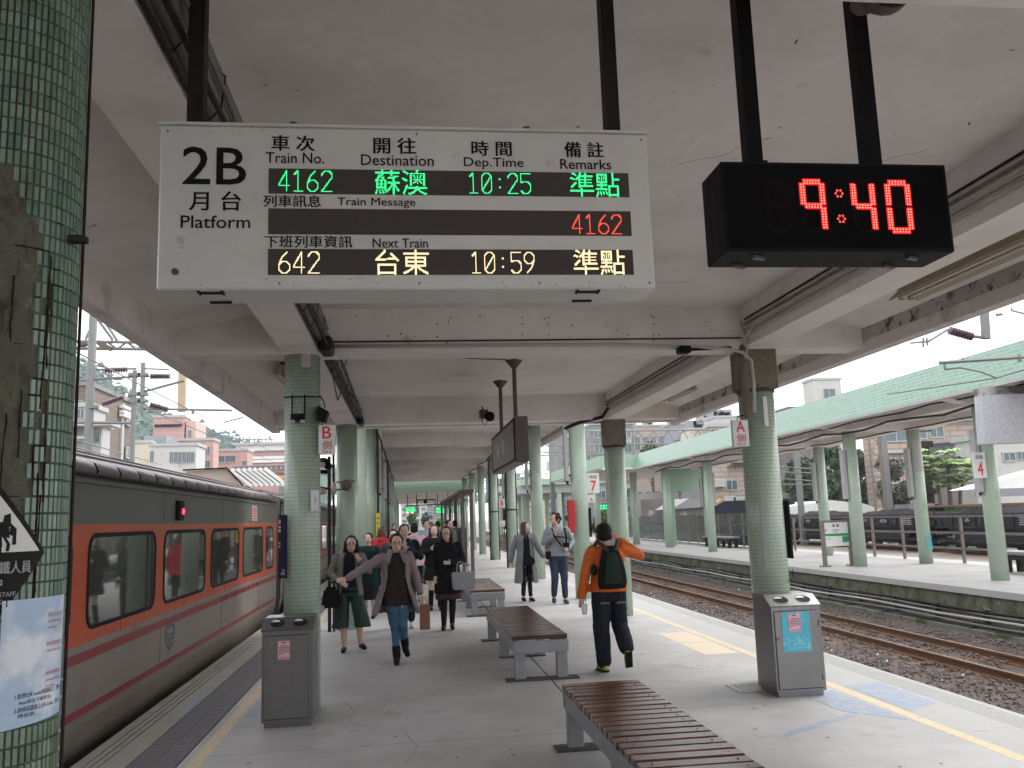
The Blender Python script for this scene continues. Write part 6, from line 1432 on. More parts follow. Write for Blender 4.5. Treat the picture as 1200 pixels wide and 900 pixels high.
# gantries over the tracks beyond the right row of columns
gt = thing('lattice_gantry', 'white lattice gantry across the tracks behind the brown capital', 'gantry', (at(750, 510, 60).x, 60, 7))
lattice(gt, (640, 506), (870, 503), 60, 16, 13, .055, m='galv')
for u in (645, 900): a = at(u, 503, 60); b = MB(); b.box(a.x - .15, a.x + .15, 60, 60.3, -.9, a.z + .5); b.obj('post', 'galv', gt)
for i, (Y, pts) in enumerate(((75, ((560, 531), (700, 529))), (88, ((560, 556), (700, 553))), (100, ((540, 566), (690, 565))), (118, ((545, 580), (640, 579))))):
    t = thing('far_gantry', ('catenary gantry beam behind the walking couple, uppermost', 'second catenary gantry beam above the walking couple', 'third catenary gantry beam above the walking couple', 'lowest catenary gantry beam above the walking couple')[i], 'gantry', (at(630, pts[0][1], Y).x, Y, 5))
    lattice(t, pts[0], pts[1], Y, 7 if i else 4, 14, .05, m='galv')
    b = MB()
    for u in (582, 612, 655, 690): a = at(u, pts[0][1] + 3, Y); c = at(u, pts[0][1] + 15, Y); b.obox((a.x, Y, a.z), (a.x, Y, c.z), .12, .12); insul(b, (a.x + .1, Y, c.z + .3), (a.x + 1.2, Y, c.z + .1), .10, 5)
    b.obj('hanger', 'insul', t)
    if i in (0, 2):
        for u in (574, 655): a = at(u, pts[0][1], Y); b = MB(); b.box(a.x - .14, a.x + .14, Y, Y + .28, -.9, a.z + .6); b.obj('mast', 'galv', t)
a = at(655, 500, 70); mm = thing('catenary_mast', 'pale catenary mast between the display case and the red box column', 'mast', (a.x, 70, -.9)); b = MB(); b.box(a.x - .18, a.x + .18, 70, 70.36, -.9, a.z + 1.2); b.obj('pole', 'galv', mm)
b = MB(); b.bbox(at(640, 541, 70).x, at(648, 541, 70).x, 69.6, 70, at(640, 552, 70).z, at(640, 541, 70).z, .03); b.obj('equipment_box', 'offwhite', mm)
Y = 50; a = at(1029, 560, Y); lm = thing('lattice_mast', 'lattice steel mast with a pale concrete post beside the olive tree', 'mast', (a.x, Y, -.6))
b = MB(); 
for dx in (-.35, .25): b.obox((a.x + dx, Y, -.6), (a.x + dx, Y, 8), .09, .09)
z = -.4
while z < 7.6: b.obox((a.x - .35, Y, z), (a.x + .25, Y, z + .45), .05, .04); b.obox((a.x + .25, Y, z + .45), (a.x - .35, Y, z + .9), .05, .04); z += .9
b.obj('lattice', 'fence', lm); b = MB(); b.box(a.x + .42, a.x + .80, Y, Y + .4, -.6, 8); b.obj('concrete_post', 'greywall', lm)
a = at(937, 560, 52); b = MB(); b.box(a.x - .15, a.x + .15, 52, 52.3, -.6, at(937, 545, 52).z + 2)
for k in range(4): q = at(937, 549 + k * 7, 52); b.tube([(q.x - 1.8, 52, q.z + .2), (q.x + 1.4, 52, q.z - .1 + .15 * (k % 2))], .035, 5)
o = b.obj('signal_mast', 'galv'); o['label'] = 'grey mast with several cross arms in front of the dark trees'; o['category'] = 'mast'
a = at(1087, 560, 47); b = MB(); b.box(a.x - .3, a.x + .3, 47, 47.4, -.6, at(1087, 517, 47).z)
for k in range(8): z = .4 + k * .9; b.box(a.x - .5, a.x + .5, 46.9, 47.0, z, z + .35)
o = b.obj('transformer_pole', 'darkgrey'); o['label'] = 'dark pole stacked with boxes left of the grey rendered house'; o['category'] = 'pole'

# ================================================================== left town and hills
def bl(px, Y, m, name, label, wins=(), rows=None, D=12, z0=-.9, **kw):
    x0_, x1_, z0_, z1_ = px_south(Y, *px); return building(name, label, x0_, x1_, Y, Y + D, z1_, m, z0=z0, south=[px_south(Y, *w) for w in wins], **kw)
t = bl((40, 452, 104, 560), 62, 'brick', 'old_brick_building', 'old brown brick building with grey edge strips beside the mast', wins=((86, 470, 96, 482),), D=10)
for yy_, za_, zb_w in ((70.6, at(150, 499, 71).z, at(150, 487, 71).z), (71, at(150, 537, 71).z, at(150, 526, 71).z)): window(t, yy_ - .9, yy_ + .3, za_, zb_w, at(104, 500, 62).x, face='E')
x0_ = at(104, 500, 62).x; b = MB(); b.box(x0_ - .1, x0_ + .06, 68.8, 69.3, -.9, at(144, 473, 69).z); b.obj('corner_strip', 'offwhite', t); b = MB()
for v in (478, 484, 488): p = at(143, v, 69); b.box(x0_ + .01, x0_ + .35, 68.2, 69.9, p.z - .08, p.z + .12)
b.obj('cornice', 'white', t)
t = bl((50, 500, 119, 560), 52, 'offwhite', 'pale_house', 'pale low house with a grey framed window above the train roof', wins=((103, 507, 110, 519), (112, 507, 117, 518)), D=1.5)
b = MB(); p = at(80, 492, 51); p2 = at(133, 499, 51); b.box(p.x - 4, p2.x, 50.6, 52.2, p2.z, p2.z + .2); b.box(p.x - 4, p2.x - 1.4, 50.9, 52.2, p2.z - .7, p2.z - .55); b.obj('eave', 'offwhite', t)
bl((84, 477, 105, 510), 58, 'offwhite', 'pale_house', 'white wall with a dark window left of the mast foot', wins=((90, 480, 99, 490),), D=3)
bl((157, 519, 176, 560), 96, 'creamwall', 'cream_house', 'small cream yellow house left of the white building', D=4)
bl((175, 522, 230, 560), 92, 'whitewall', 'white_building', 'white building with a row of tall blue-grey windows', wins=[(199 + k * 5, 530, 203 + k * 5, 542) for k in range(6)] + [(176, 529, 180, 541)], D=4)
t = bl((168, 510, 195, 525), 98, 'tin', 'roof_shelter', 'grey roof terrace shelter above the white building', D=5, parapet=False)
t = bl((178, 489, 216, 560), 112, 'pinktile', 'pink_building', 'tall pink tiled building with a thin dark slot', D=3); p = at(181, 499, 111.9); p2 = at(213, 497.5, 111.9); b = MB(); b.box(p.x, p2.x, 111.8, 111.99, p.z - .15, p.z + .15); b.obj('slot', 'ink', t)
x0_, x1_, z0_, z1_ = px_south(112, 216, 489, 226, 560); b = MB(); b.box(x0_, x1_ + .3, 112.3, 118, -.9, z1_ - .4); b.obj('side_bay', 'pinktile', t); window(t, x0_ + .3, x1_ - .2, at(220, 512, 112).z, at(220, 504, 112).z, 112.3)
bl((205, 516, 250, 560), 104, 'pinktile', 'pink_building', 'lower pink building stepping down beside the tall pink one', wins=((241, 524, 246, 532), (241, 540, 246, 548)), D=3)
bl((248, 528, 290, 570), 118, 'pinktile', 'pink_building', 'long pink building with a wide blue-green glass band', wins=((251, 534, 276, 542), (284, 540, 289, 546)), D=4)
t = bl((288, 529, 334, 560), 128, 'pinktile', 'rounded_pink_building', 'pink building with a white rounded roof storey behind the B sign column', D=14)
x0_, x1_, z0_, z1_ = px_south(128, 277, 521, 340, 529); b = MB(); b.box(x0_, x1_, 127.5, 140, z0_, z1_); b.obj('white_storey', 'white', t); b = MB(); b.box(x0_ - .5, x1_, 127, 140, z1_, z1_ + .35); b.obj('roof_edge', 'offwhite', t)
b = MB()
for v in (537, 541): p = at(292, v, 127.9); b.box(p.x, p.x + 9, 127.7, 127.99, p.z - .2, p.z + .2)
b.obj('white_band', 'white', t)
b = MB(); rr = random.Random(6)
for k in range(9): p = at(284 + k * 4.4, 521, 131); b.obox((p.x, 131, p.z), (p.x + rr.uniform(-.4, .4), 131, p.z + rr.uniform(.6, 1.4)), .14, .14); b.obox((p.x - .6, 131, p.z + .7), (p.x + .6, 131, p.z + rr.uniform(.6, 1)), .1, .1)
b.obj('rooftop_lettering_frame', 'galv', t)
ob = thing('orange_footbridge', 'orange truss footbridge at the far left beyond the train', 'footbridge', (at(310, 550, 100).x, 100, 4))
lattice(ob, (272, 547), (345, 545), 100, 8, 12, .12, m='galv')
b = MB(); p = at(285, 560, 100); p2 = at(345, 547, 100); b.box(p.x, p2.x, 100.3, 102, at(300, 556, 100).z, at(300, 550, 100).z); b.box(p.x, p2.x, 99.8, 100.2, at(300, 562, 100).z, at(300, 558, 100).z); b.obj('deck', 'orangebridge', ob)
for u in (290, 330): p = at(u, 556, 100.5); b = MB(); b.box(p.x - .3, p.x + .3, 100.5, 101, -.9, p.z); b.obj('pier', 'galv', ob)
Y = 40; sk = thing('platform_roof_hut', 'brown panelled skylight roof with white louvres behind the train roof', 'roof', (at(280, 560, Y).x, Y, 3))
A = at(218, 551, Y); Bp = at(267, 549.5, Y); Cc = at(285, 569, Y); D_ = at(215, 566, Y)
b = MB(); b.prism([(A.x, A.z - .05), (Bp.x, Bp.z), (Cc.x, Cc.z - .2), (A.x - .2, D_.z - 1.2)], 'y', Y, Y + .5); b.obj('gable', mat('tan_panel', (.36, .29, .24), .7), sk)
b = MB(); b.obox((A.x - .1, Y - .1, A.z), (Bp.x, Y - .1, Bp.z + .03), .12, .07); b.obox((Bp.x, Y - .1, Bp.z), (Cc.x, Y - .1, Cc.z), .12, .08); b.obj('border', 'rubber', sk)
b = MB()
for k in range(7): b.obox((Bp.x + .1 + k * .24, Y + .2, Bp.z - .02), (Cc.x + .35 + k * .24, Y + .2, Cc.z), .06, .2)
b.add([(Bp.x + .05, Y + .3, Bp.z), (Bp.x + 1.6, Y + .3, Bp.z - .2), (Cc.x + 1.9, Y + .3, Cc.z - .1), (Cc.x, Y + .3, Cc.z)], [(0, 1, 2, 3)]); b.obj('louvre', 'white', sk)
b = MB(); b.box(A.x, Cc.x + 1.5, Y + .5, Y + 2, -.9, D_.z - .9); b.obj('base', 'greywall', sk)
# hills
def hill(name, pts, Y0h, Y1h, seed):
    rnd = random.Random(seed); V = []; nx = 90; ny = 14
    tops = [at(u, v, Y0h) for u, v in pts]
    for j in range(ny + 1):
        s = j / ny
        for i in range(nx + 1):
            u = i / nx * (len(tops) - 1); k = min(int(u), len(tops) - 2); f = u - k; p = tops[k].lerp(tops[k + 1], f)
            h = p.z * math.sin(s * math.pi / 2) ** .8 + (rnd.uniform(-1, 1) * 2.0 + 2 * math.sin(i * 1.3 + j)) * (s > .1)
            V.append((p.x * (1 + (s - 1) * .0), Y0h - (1 - s) * (Y0h - Y1h), max(-1, h)))
    b = MB(); b.add(V, [(j * (nx + 1) + i, j * (nx + 1) + i + 1, (j + 1) * (nx + 1) + i + 1, (j + 1) * (nx + 1) + i) for j in range(ny) for i in range(nx)])
    # tree canopy clumps on the slope
    o = b.obj(name, 'hill'); o['kind'] = 'structure'
    b = MB()
    for k in range(5200):
        i = rnd.randrange(len(V)); p = V[i]
        if p[2] < 8: continue
        s = rnd.uniform(1.0, 2.2); x, y, z = p[0] + rnd.uniform(-4, 4), p[1] + rnd.uniform(-3, 3), p[2] + rnd.uniform(-1, 1.2)
        b.add([(x + s * rnd.uniform(.6, 1.2) * dx, y + s * dy, z + s * dz * rnd.uniform(.6, 1.2)) for dx, dy, dz in ((1, 0, 0), (0, -1, 0), (-1, 0, 0), (0, 1, 0), (0, 0, 1))], [(0, 3, 4), (3, 2, 4), (2, 1, 4), (1, 0, 4)])
    o = b.obj('hill_forest', 'hill'); o['kind'] = 'stuff'
hill('hills', [(-60, 440), (60, 436), (92, 433), (118, 440), (140, 458), (160, 478), (192, 492), (216, 503), (236, 508), (256, 521), (276, 522), (300, 530), (340, 540), (420, 560)], 420, 240, 3)

# ================================================================== the far end of the platform
def led_board(label, u0, u1, Y=64):
    t = thing('led_board', label, 'display board', (at((u0 + u1) / 2, 600, Y).x, Y, 2.3)); a = at(u0, 602, Y); c = at(u1, 594, Y)
    b = MB(); b.box(a.x, c.x, Y, Y + .3, a.z - .05, c.z + .05); b.obj('case', 'offwhite', t)
    h = c.z - a.z; b = MB(); rr = random.Random(int(u0))
    for z0, z1 in ((.58, .94), (.34, .50)) if u0 < 490 else ((.58, .94), (.08, .46)):
        x = a.x + .1
        while x < c.x - .25: w_ = rr.uniform(.12, .30); b.box(x, x + w_, Y - .02, Y - .005, a.z + h * z0, a.z + h * z1); x += w_ + .05
    b.obj('green_rows', 'ledgreen', t)
    if u0 < 490:
        b = MB(); x = a.x + .1
        while x < c.x - .25: w_ = rr.uniform(.15, .3); b.box(x, x + w_, Y - .02, Y - .005, a.z + h * .04, a.z + h * .26); x += w_ + .16
        b.obj('amber_row', 'ledamber', t)
    for x in (a.x + .2, c.x - .2): b = MB(); b.box(x, x + .06, Y + .1, Y + .16, c.z, 4.0); b.obj('hanger', 'darkgrey', t)
led_board('small green and amber lit board far down the platform, left', 474, 491); led_board('small all green lit board far down the platform, right', 509.5, 528)
a = at(716, 592, 95); t = thing('led_board', 'green lit board below the small A sign', 'display board', (a.x, 95, 1.8)); p = at(698, 598, 95); q = at(718, 590, 95)
b = MB(); b.box(p.x, q.x, 95, 95.3, p.z, q.z); b.obj('case', 'black', t); b = MB()
for z0 in (.12, .55):
    x = p.x + .1
    while x < q.x - .3: b.box(x, x + .28, 94.97, 94.99, p.z + (q.z - p.z) * z0, p.z + (q.z - p.z) * (z0 + .3)); x += .36
b.obj('green_rows', 'ledgreen', t); b = MB(); b.box(p.x + .3, p.x + .4, 95.1, 95.2, q.z, 4.4); b.obj('hanger', 'darkgrey', t)
t = thing('camera_hanger', 'dark hanging frame with a round camera between the two green boards', 'frame', (at(499, 590, 60).x, 60, 3.0)); a = at(489, 592, 60); c = at(510.5, 585, 60)
b = MB(); b.box(a.x, c.x, 60, 60.06, c.z - .05, c.z + .02); b.box(a.x, a.x + .06, 60, 60.06, a.z, c.z); b.box(c.x - .06, c.x, 60, 60.06, a.z, c.z); b.box(a.x - .8, c.x + .8, 60, 60.06, a.z - .04, a.z + .03); b.box((a.x + c.x) / 2, (a.x + c.x) / 2 + .05, 60, 60.05, c.z, 4.0); b.obj('frame_bars', 'black', t)
b = MB(); b.ell(at(498.5, 588, 59.9), (.14, .14, .14), 10, 7); b.obj('camera_ball', 'black', t)
t = thing('notice_stand', 'white and bright green notice board at the far end of the platform', 'notice board', (at(513, 615, 58).x, 58, 0)); a = at(503, 622, 58); c = at(524, 608, 58); xm = at(512.5, 615, 58).x; xr = at(520.5, 615, 58).x
b = MB(); b.box(a.x, xm, 58, 58.08, a.z, c.z); b.obj('white_panel', 'white', t); b = MB(); b.box(xm, c.x, 58, 58.08, a.z, c.z + .05); b.obj('green_panel', 'boardgreen', t); b = MB()
for x in (a.x, xm, c.x - .06): b.box(x, x + .06, 58.02, 58.1, 0, a.z + .1)
b.obj('post', 'darkgrey', t)
sh = thing('glass_shelter', 'glazed shelter with dark brown posts left of the right column row', 'shelter', (1.9, 36, 0))
for y in (28.6, 33, 37.5, 42, 46.5):
    for x in (1.78, 2.06):
        b = MB(); b.box(x - .055, x + .055, y, y + .12, 0, 2.62); b.obj('post', 'brownboard', sh)
b = MB(); b.box(1.70, 2.14, 28.5, 46.8, 2.56, 2.66); b.obj('top_beam', 'lampdark', sh)
for y in (29.0, 33.4, 37.9, 42.4):
    b = MB(); b.box(1.90, 1.92, y, y + 3.9, .25, 2.3); b.obj('glass_panel', mat('shelter_glass', (.16, .20, .19), .08, var=.05, ior=1.6) if 'shelter_glass' not in bpy.data.materials else bpy.data.materials['shelter_glass'], sh)
b = MB(); b.box(1.86, 1.96, 28.7, 46.6, 2.3, 2.36); b.box(1.86, 1.96, 28.7, 46.6, .2, .26); b.obj('glazing_rail', 'benchsteel', sh)
t = thing('ceiling_box', 'pair of small dark spot lamps beside the B sign column', 'lamp', (-.75, 9.3, 2.3)); p = at(381, 545, 9.3)
b = MB(); b.ell((p.x - .02, 9.3, p.z + .03), (.06, .07, .05), 10, 7); b.ell((p.x + .03, 9.3, p.z - .01), (.045, .06, .04), 10, 7); b.bbox(p.x - .05, p.x + .03, 9.26, 9.34, p.z - .09, p.z - .05, .01); b.obj('lamp_head', 'black', t)
b = MB(); b.ell((p.x - .02, 9.22, p.z + .0), (.03, .02, .03), 8, 6); b.obj('lens', 'lampcream', t); b = MB(); b.tube([(p.x, 9.3, p.z + .05), (-.9, 9.1, 2.35), (-.95, 8.74, 2.4)], .012, 6); b.obj('arm', 'cable', t)
t = thing('bracket_lamp', 'cream bowl lamp on a bracket left of the third left column', 'lamp', (-1.35, 12.5, 2.2)); p = at(376, 577, 12.5)
b = MB(); b.smooth = True; b.lathe(p.x, 12.5, [(.02, p.z + .06), (.06, p.z + .05), (.09, p.z + .0), (.05, p.z - .03)], 14); b.obj('bowl', 'lampcream', t); p2 = at(391, 573, 12.6); b = MB(); b.ell((p2.x, 12.6, p2.z), (.045, .06, .10), 10, 7); b.obj('second_bowl', 'lampcream', t); b = MB(); b.tube([(p.x, 12.5, p.z + .07), (p2.x, 12.6, p.z + .03), (-1.02, 14.68, p.z + .12)], .015, 6); b.obj('arm', 'cable', t)

# ================================================================== people
SK = {}
def pm(name, col, rough=.8, var=.12, bump=.25, bs=140, vs=18):
    if name not in SK: SK[name] = mat(name, col, rough, var=var, vs=vs, bump=bump, bs=bs, coord='obj')
    return SK[name]
def remesh(mb, voxel, smooth=2):
    me = mb.mesh('tmp', (0, 0, 0)); o = bpy.data.objects.new('tmp', me); COL.objects.link(o)
    m = o.modifiers.new('r', 'REMESH'); m.mode = 'VOXEL'; m.voxel_size = voxel; m.adaptivity = 0
    if smooth: s = o.modifiers.new('s', 'SMOOTH'); s.factor = .5; s.iterations = smooth
    bpy.context.view_layer.update(); dg = bpy.context.evaluated_depsgraph_get(); r = bpy.data.meshes.new_from_object(o.evaluated_get(dg))
    bpy.data.objects.remove(o); bpy.data.meshes.remove(me)
    r.polygons.foreach_set('use_smooth', [True] * len(r.polygons)); return r
def cap(b, p0, p1, r0, r1, n=10):
    p0 = Vector(p0); p1 = Vector(p1); d = p1 - p0; L = d.length or 1e-4; d = d / L
    P = [p0 - d * r0 * .98, p0 - d * r0 * .75, p0 - d * r0 * .35, p0, p0 + (p1 - p0) * .5, p1, p1 + d * r1 * .35, p1 + d * r1 * .75, p1 + d * r1 * .98]
    b.tube(P, [r0 * .15, r0 * .66, r0 * .94, r0, (r0 + r1) / 2, r1, r1 * .94, r1 * .66, r1 * .15], n)
def loft(b, secs, n=22, a0=None, a1=None, th=.012, front=None):      # (cx, cy, z, rx, ry); closed shell or an open-fronted one
    if front is None:
        V = []
        for (cx, cy, z, rx, ry) in secs: V += [(cx + rx * math.cos(2 * math.pi * k / n), cy + ry * math.sin(2 * math.pi * k / n), z) for k in range(n)]
        b.add(V, [(i * n + k, i * n + (k + 1) % n, (i + 1) * n + (k + 1) % n, (i + 1) * n + k) for i in range(len(secs) - 1) for k in range(n)] + [tuple(range(n - 1, -1, -1)), tuple((len(secs) - 1) * n + k for k in range(n))])
    else:
        V = []; m = n + 1
        for q, (cx, cy, z, rx, ry) in enumerate(secs):
            g = front[q] if isinstance(front, (list, tuple)) else front
            A = [-math.pi / 2 + g + (2 * math.pi - 2 * g) * k / n for k in range(m)]
            V += [(cx + rx * math.cos(a), cy + ry * math.sin(a), z) for a in A]; V += [(cx + (rx - th) * math.cos(a), cy + (ry - th) * math.sin(a), z) for a in A]
        Fc = []; w = 2 * m
        for i in range(len(secs) - 1):
            for k in range(n):
                Fc.append((i * w + k, i * w + k + 1, (i + 1) * w + k + 1, (i + 1) * w + k)); Fc.append((i * w + m + k + 1, i * w + m + k, (i + 1) * w + m + k, (i + 1) * w + m + k + 1))
            Fc.append((i * w + m, i * w, (i + 1) * w, (i + 1) * w + m)); Fc.append((i * w + n, i * w + m + n, (i + 1) * w + m + n, (i + 1) * w + n))
        for i, rev in ((0, 1), (len(secs) - 1, 0)):
            for k in range(n): f = (i * w + k, i * w + k + 1, i * w + m + k + 1, i * w + m + k); Fc.append(f if not rev else f[::-1])
        b.add(V, Fc)
J0 = dict(head=(0, -.012, 1.485), neck=(0, .012, 1.345), shL=(.163, .005, 1.295), shR=(-.163, .005, 1.295), elL=(.205, .02, 1.05), elR=(-.205, .02, 1.05), wrL=(.215, -.03, .83), wrR=(-.215, -.03, .83),
          hipL=(.082, 0, .83), hipR=(-.082, 0, .83), knL=(.088, -.015, .455), knR=(-.088, -.015, .455), anL=(.09, .02, .085), anR=(-.09, .02, .085), toL=(.10, -.13, .03), toR=(-.10, -.13, .03), hL=(0, 0, -1), hR=(0, 0, -1))
def hand(b, wr, d, side, curl=.5, s=1.0):
    wr = Vector(wr); d = Vector(d).normalized(); ref = Vector((0, -1, 0)) if abs(d.y) < .8 else Vector((0, 0, 1)); lat = d.cross(ref).normalized(); nrm = lat.cross(d).normalized()
    if lat.dot(Vector((0, -1, 0)) if abs(d.y) < .8 else Vector((0, 0, 1))) < 0: pass
    pal = wr + d * .045 * s
    for q in (-1.2, -.4, .4, 1.2): cap(b, wr + d * .01 * s + lat * q * .010 * s, wr + d * .078 * s + lat * q * .0175 * s, .0125 * s, .011 * s, 8)
    for q, L in ((-1.5, .052), (-.5, .062), (.5, .066), (1.5, .058)):
        k0 = wr + d * .080 * s + lat * q * .0145 * s; d1 = (d + nrm * curl * .6 + lat * q * .07).normalized(); k1 = k0 + d1 * L * .5 * s; d2 = (d + nrm * curl * 1.7).normalized(); k2 = k1 + d2 * L * .5 * s
        cap(b, k0, k1, .0088 * s, .008 * s, 7); cap(b, k1, k2, .008 * s, .0065 * s, 7)
    t0 = wr + d * .025 * s + lat * 1.9 * .012 * s * side; t1 = t0 + (d * .6 + lat * side * .75 + nrm * .4).normalized() * .036 * s; t2 = t1 + (d + lat * side * .15 + nrm * .5).normalized() * .028 * s; cap(b, t0, t1, .011 * s, .0095 * s, 8); cap(b, t1, t2, .0095 * s, .0075 * s, 8)
    return pal
def person(label, x, y, H, rz=0.0, J={}, skin=(.60, .40, .31), hair='long', haircol=(.018, .014, .013), top=None, bottom=None, shoes=None, inner=None, glasses=False, fine=True, headyaw=0.0, group=None, tights=None, headtilt=0.0, wide=1.0):
    j = {k: Vector(v) for k, v in {**J0, **J}.items()}
    t = thing('person', label, 'person', (x, y, 0), group, rz, local=True); t.scale = (H / 1.6 * wide, H / 1.6 * wide, H / 1.6)
    vox = .0085 if fine else .016; cv = .011 if fine else .018
    b = MB()
    T = [(0, 0, .79, .13, .095), (0, 0, .86, .158, .11), (0, 0, .95, .145, .10), (0, 0, 1.04, .122, .088), (0, 0, 1.14, .135, .095), (0, 0, 1.23, .152, .098), (0, 0, 1.29, .140, .085), (0, .005, 1.33, .09, .06), (0, .01, 1.35, .055, .05)]
    loft(b, T); hd = j['head']
    cap(b, (0, .012, 1.30), hd + Vector((0, .012, -.05)), .050, .046)
    for s in 'LR':
        cap(b, j['sh' + s], j['el' + s], .046, .036); cap(b, j['el' + s], j['wr' + s], .036, .024)
        cap(b, j['hip' + s], j['kn' + s], .082, .055); m = j['kn' + s].lerp(j['an' + s], .35) + Vector((0, .012, 0)); cap(b, j['kn' + s], m, .052, .052); cap(b, m, j['an' + s], .052, .034)
        cap(b, j['an' + s] + Vector((0, .01, -.03)), j['to' + s], .036, .030)
    M0 = Matrix.Rotation(headyaw, 3, 'Z') @ Matrix.Rotation(headtilt, 3, 'X')
    P = lambda a, c, e: hd + M0 @ Vector((a, c, e))
    hb_ = MB(); hb_.ell((0, .008, .022), (.073, .088, .088), 20, 14); hb_.ell((0, -.018, -.035), (.058, .066, .072), 18, 12); hb_.ell((0, -.046, -.082), (.026, .022, .018), 10, 8)
    cap(hb_, (0, -.082, .012), (0, -.098, -.022), .008, .013, 8)
    for e in (-1, 1): hb_.ell((e * .074, .008, -.012), (.010, .018, .030), 8, 8); hb_.ell((e * .036, -.058, -.026), (.022, .022, .018), 8, 8)
    hb_.ell((0, -.076, -.056), (.022, .011, .008), 10, 6); hb_.ell((0, -.073, -.066), (.019, .011, .007), 10, 6)
    b.add([P(*v)[:] for v in hb_.v], hb_.f)
    if fine or True:
        for s, sd in (('L', 1), ('R', -1)): hand(b, j['wr' + s], j['h' + s], sd, .45)
    link('body', remesh(b, vox, 1), t).data.materials.append(pm('skin', skin, .5, .06, .05))
    def loc(fn, name, m, pr=t):
        bb = MB(); fn(bb); bb.smooth = True; v = [P(*q)[:] for q in bb.v]; b2 = MB(); b2.smooth = True; b2.sm = []; b2.add(v, bb.f); return b2.obj(name, m, pr, local=True)
    if headyaw is not None and abs(((rz + math.pi) % (2 * math.pi)) - math.pi) < 1.6:
        for e in (-1, 1):
            loc(lambda q: q.ell((e * .029, -.0755, -.002), (.0125, .008, .0058), 10, 6), 'eye', pm('eye_white', (.55, .53, .50), .3, 0, 0)); loc(lambda q: q.ell((e * .029, -.0795, -.002), (.0062, .0055, .0060), 8, 6), 'iris', pm('iris', (.012, .009, .008), .2, 0, 0))
            loc(lambda q: q.tube([(e * .016, -.0815, .016), (e * .030, -.083, .021), (e * .046, -.073, .015)], .0028, 5), 'eyebrow', pm('hair_' + str(haircol), haircol, .5, .2, .3, 90))
        loc(lambda q: q.tube([(-.021, -.083, -.058), (-.008, -.0875, -.057), (.008, -.0875, -.057), (.021, -.083, -.058)], [.0015, .0042, .0042, .0015], 6), 'lips', pm('lips', (.38, .10, .09), .4, .05, 0))
    if glasses:
        def gl(q):
            for e in (-1, 1): q.tube([(e * .031 + .023 * math.cos(a), -.094, -.004 + .017 * math.sin(a)) for a in [k * math.pi / 6 for k in range(13)]], .0024, 5); q.tube([(e * .054, -.092, .002), (e * .078, -.02, .002)], .002, 4)
            q.tube([(-.009, -.097, .0), (.009, -.097, .0)], .002, 4)
        loc(gl, 'glasses', pm('spectacle_frame', (.03, .012, .012), .3, 0, 0))
    hm = pm('hair_' + str(haircol), haircol, .42, .3, .5, 60)
    b = MB(); hq = MB()
    hq.ell((0, .028, .040), (.086, .090, .082), 18, 12); hq.ell((0, .045, -.005), (.078, .068, .085), 16, 10)
    for k in range(7): u = (k - 3) / 3; cap(hq, (u * .056, -.030 + .03 * abs(u), .095 - .03 * abs(u)), (u * .072, -.071 + .050 * abs(u) ** 2, (.048 if hair in ('short', 'bushy') else .036) - (.030 if abs(u) > .6 else .0) - .010 * ((k * 7) % 3)), .016, .006, 8)
    if hair == 'long':
        for e in (-1, 1): cap(hq, (e * .072, -.005, .03), (e * .086, -.012, -.09), .024, .026); cap(hq, (e * .086, -.012, -.09), (e * .085, -.035, -.235), .027, .014); cap(hq, (e * .06, .04, -.05), (e * .085, .045, -.22), .04, .022)
        cap(hq, (0, .055, 0), (0, .07, -.20), .065, .05)
    elif hair == 'shoulder':
        for e in (-1, 1): cap(hq, (e * .072, -.005, .03), (e * .090, -.005, -.10), .026, .028); cap(hq, (e * .06, .04, -.05), (e * .075, .04, -.12), .04, .03)
        cap(hq, (0, .055, 0), (0, .06, -.13), .065, .05)
    elif hair == 'bushy':
        rr = random.Random(3)
        for k in range(26): a = rr.uniform(0, 6.28); h = rr.uniform(-.02, .11); q = math.sqrt(max(0, 1 - (max(0, h) / .13) ** 2)); cx, cy = .075 * q * math.cos(a), .03 + .078 * q * math.sin(a); (hq.ell((cx, cy, h), (.034, .034, .030), 8, 6) if cy > -.03 or h > .06 else None)
    if hair == 'short':
        for e in (-1, 1): cap(hq, (e * .070, -.020, .045), (e * .074, -.012, -.012), .016, .008); hq.ell((e * .062, .045, -.03), (.022, .04, .045), 8, 6)
    b.add([P(*v)[:] for v in hq.v], hq.f); link('hair', remesh(b, .0095 if fine else .014, 1), t).data.materials.append(hm)
    def garment(name, fn, m, vx=None, sm=1):
        bb = MB(); fn(bb); me = remesh(bb, vx or cv, sm); sd = x * 3.1 + y
        if name not in ('shoe', 'tights'):      # cloth folds
            from mathutils import noise
            amp = .0075 if fine else .009; co = []
            for v in me.vertices:
                p = v.co; f = noise.noise(Vector((p.x * 17 + sd, p.y * 17, p.z * 6 + p.x * 5))) + .6 * noise.noise(Vector((p.x * 9, p.y * 9 + sd, p.z * 24)))
                q = p + v.normal * amp * f; co += [q.x, q.y, q.z]
            me.vertices.foreach_set('co', co); me.update()
        o = link(name, me, t); o.data.materials.append(m); return o
    if inner:
        def f(q):
            zb = inner.get('hem', .84); loft(q, [(0, 0, zb, .172 + inner.get('flare', 0), .122), (0, 0, .95, .158, .114), (0, 0, 1.05, .140, .104), (0, 0, 1.15, .148, .108), (0, 0, 1.24, .160, .108), (0, 0, 1.30, .140, .092), (0, .006, 1.345, .075, .062)] + ([(0, .01, 1.385, .058, .056)] if inner.get('neck') else []))
        garment('inner_top', f, inner['m'])
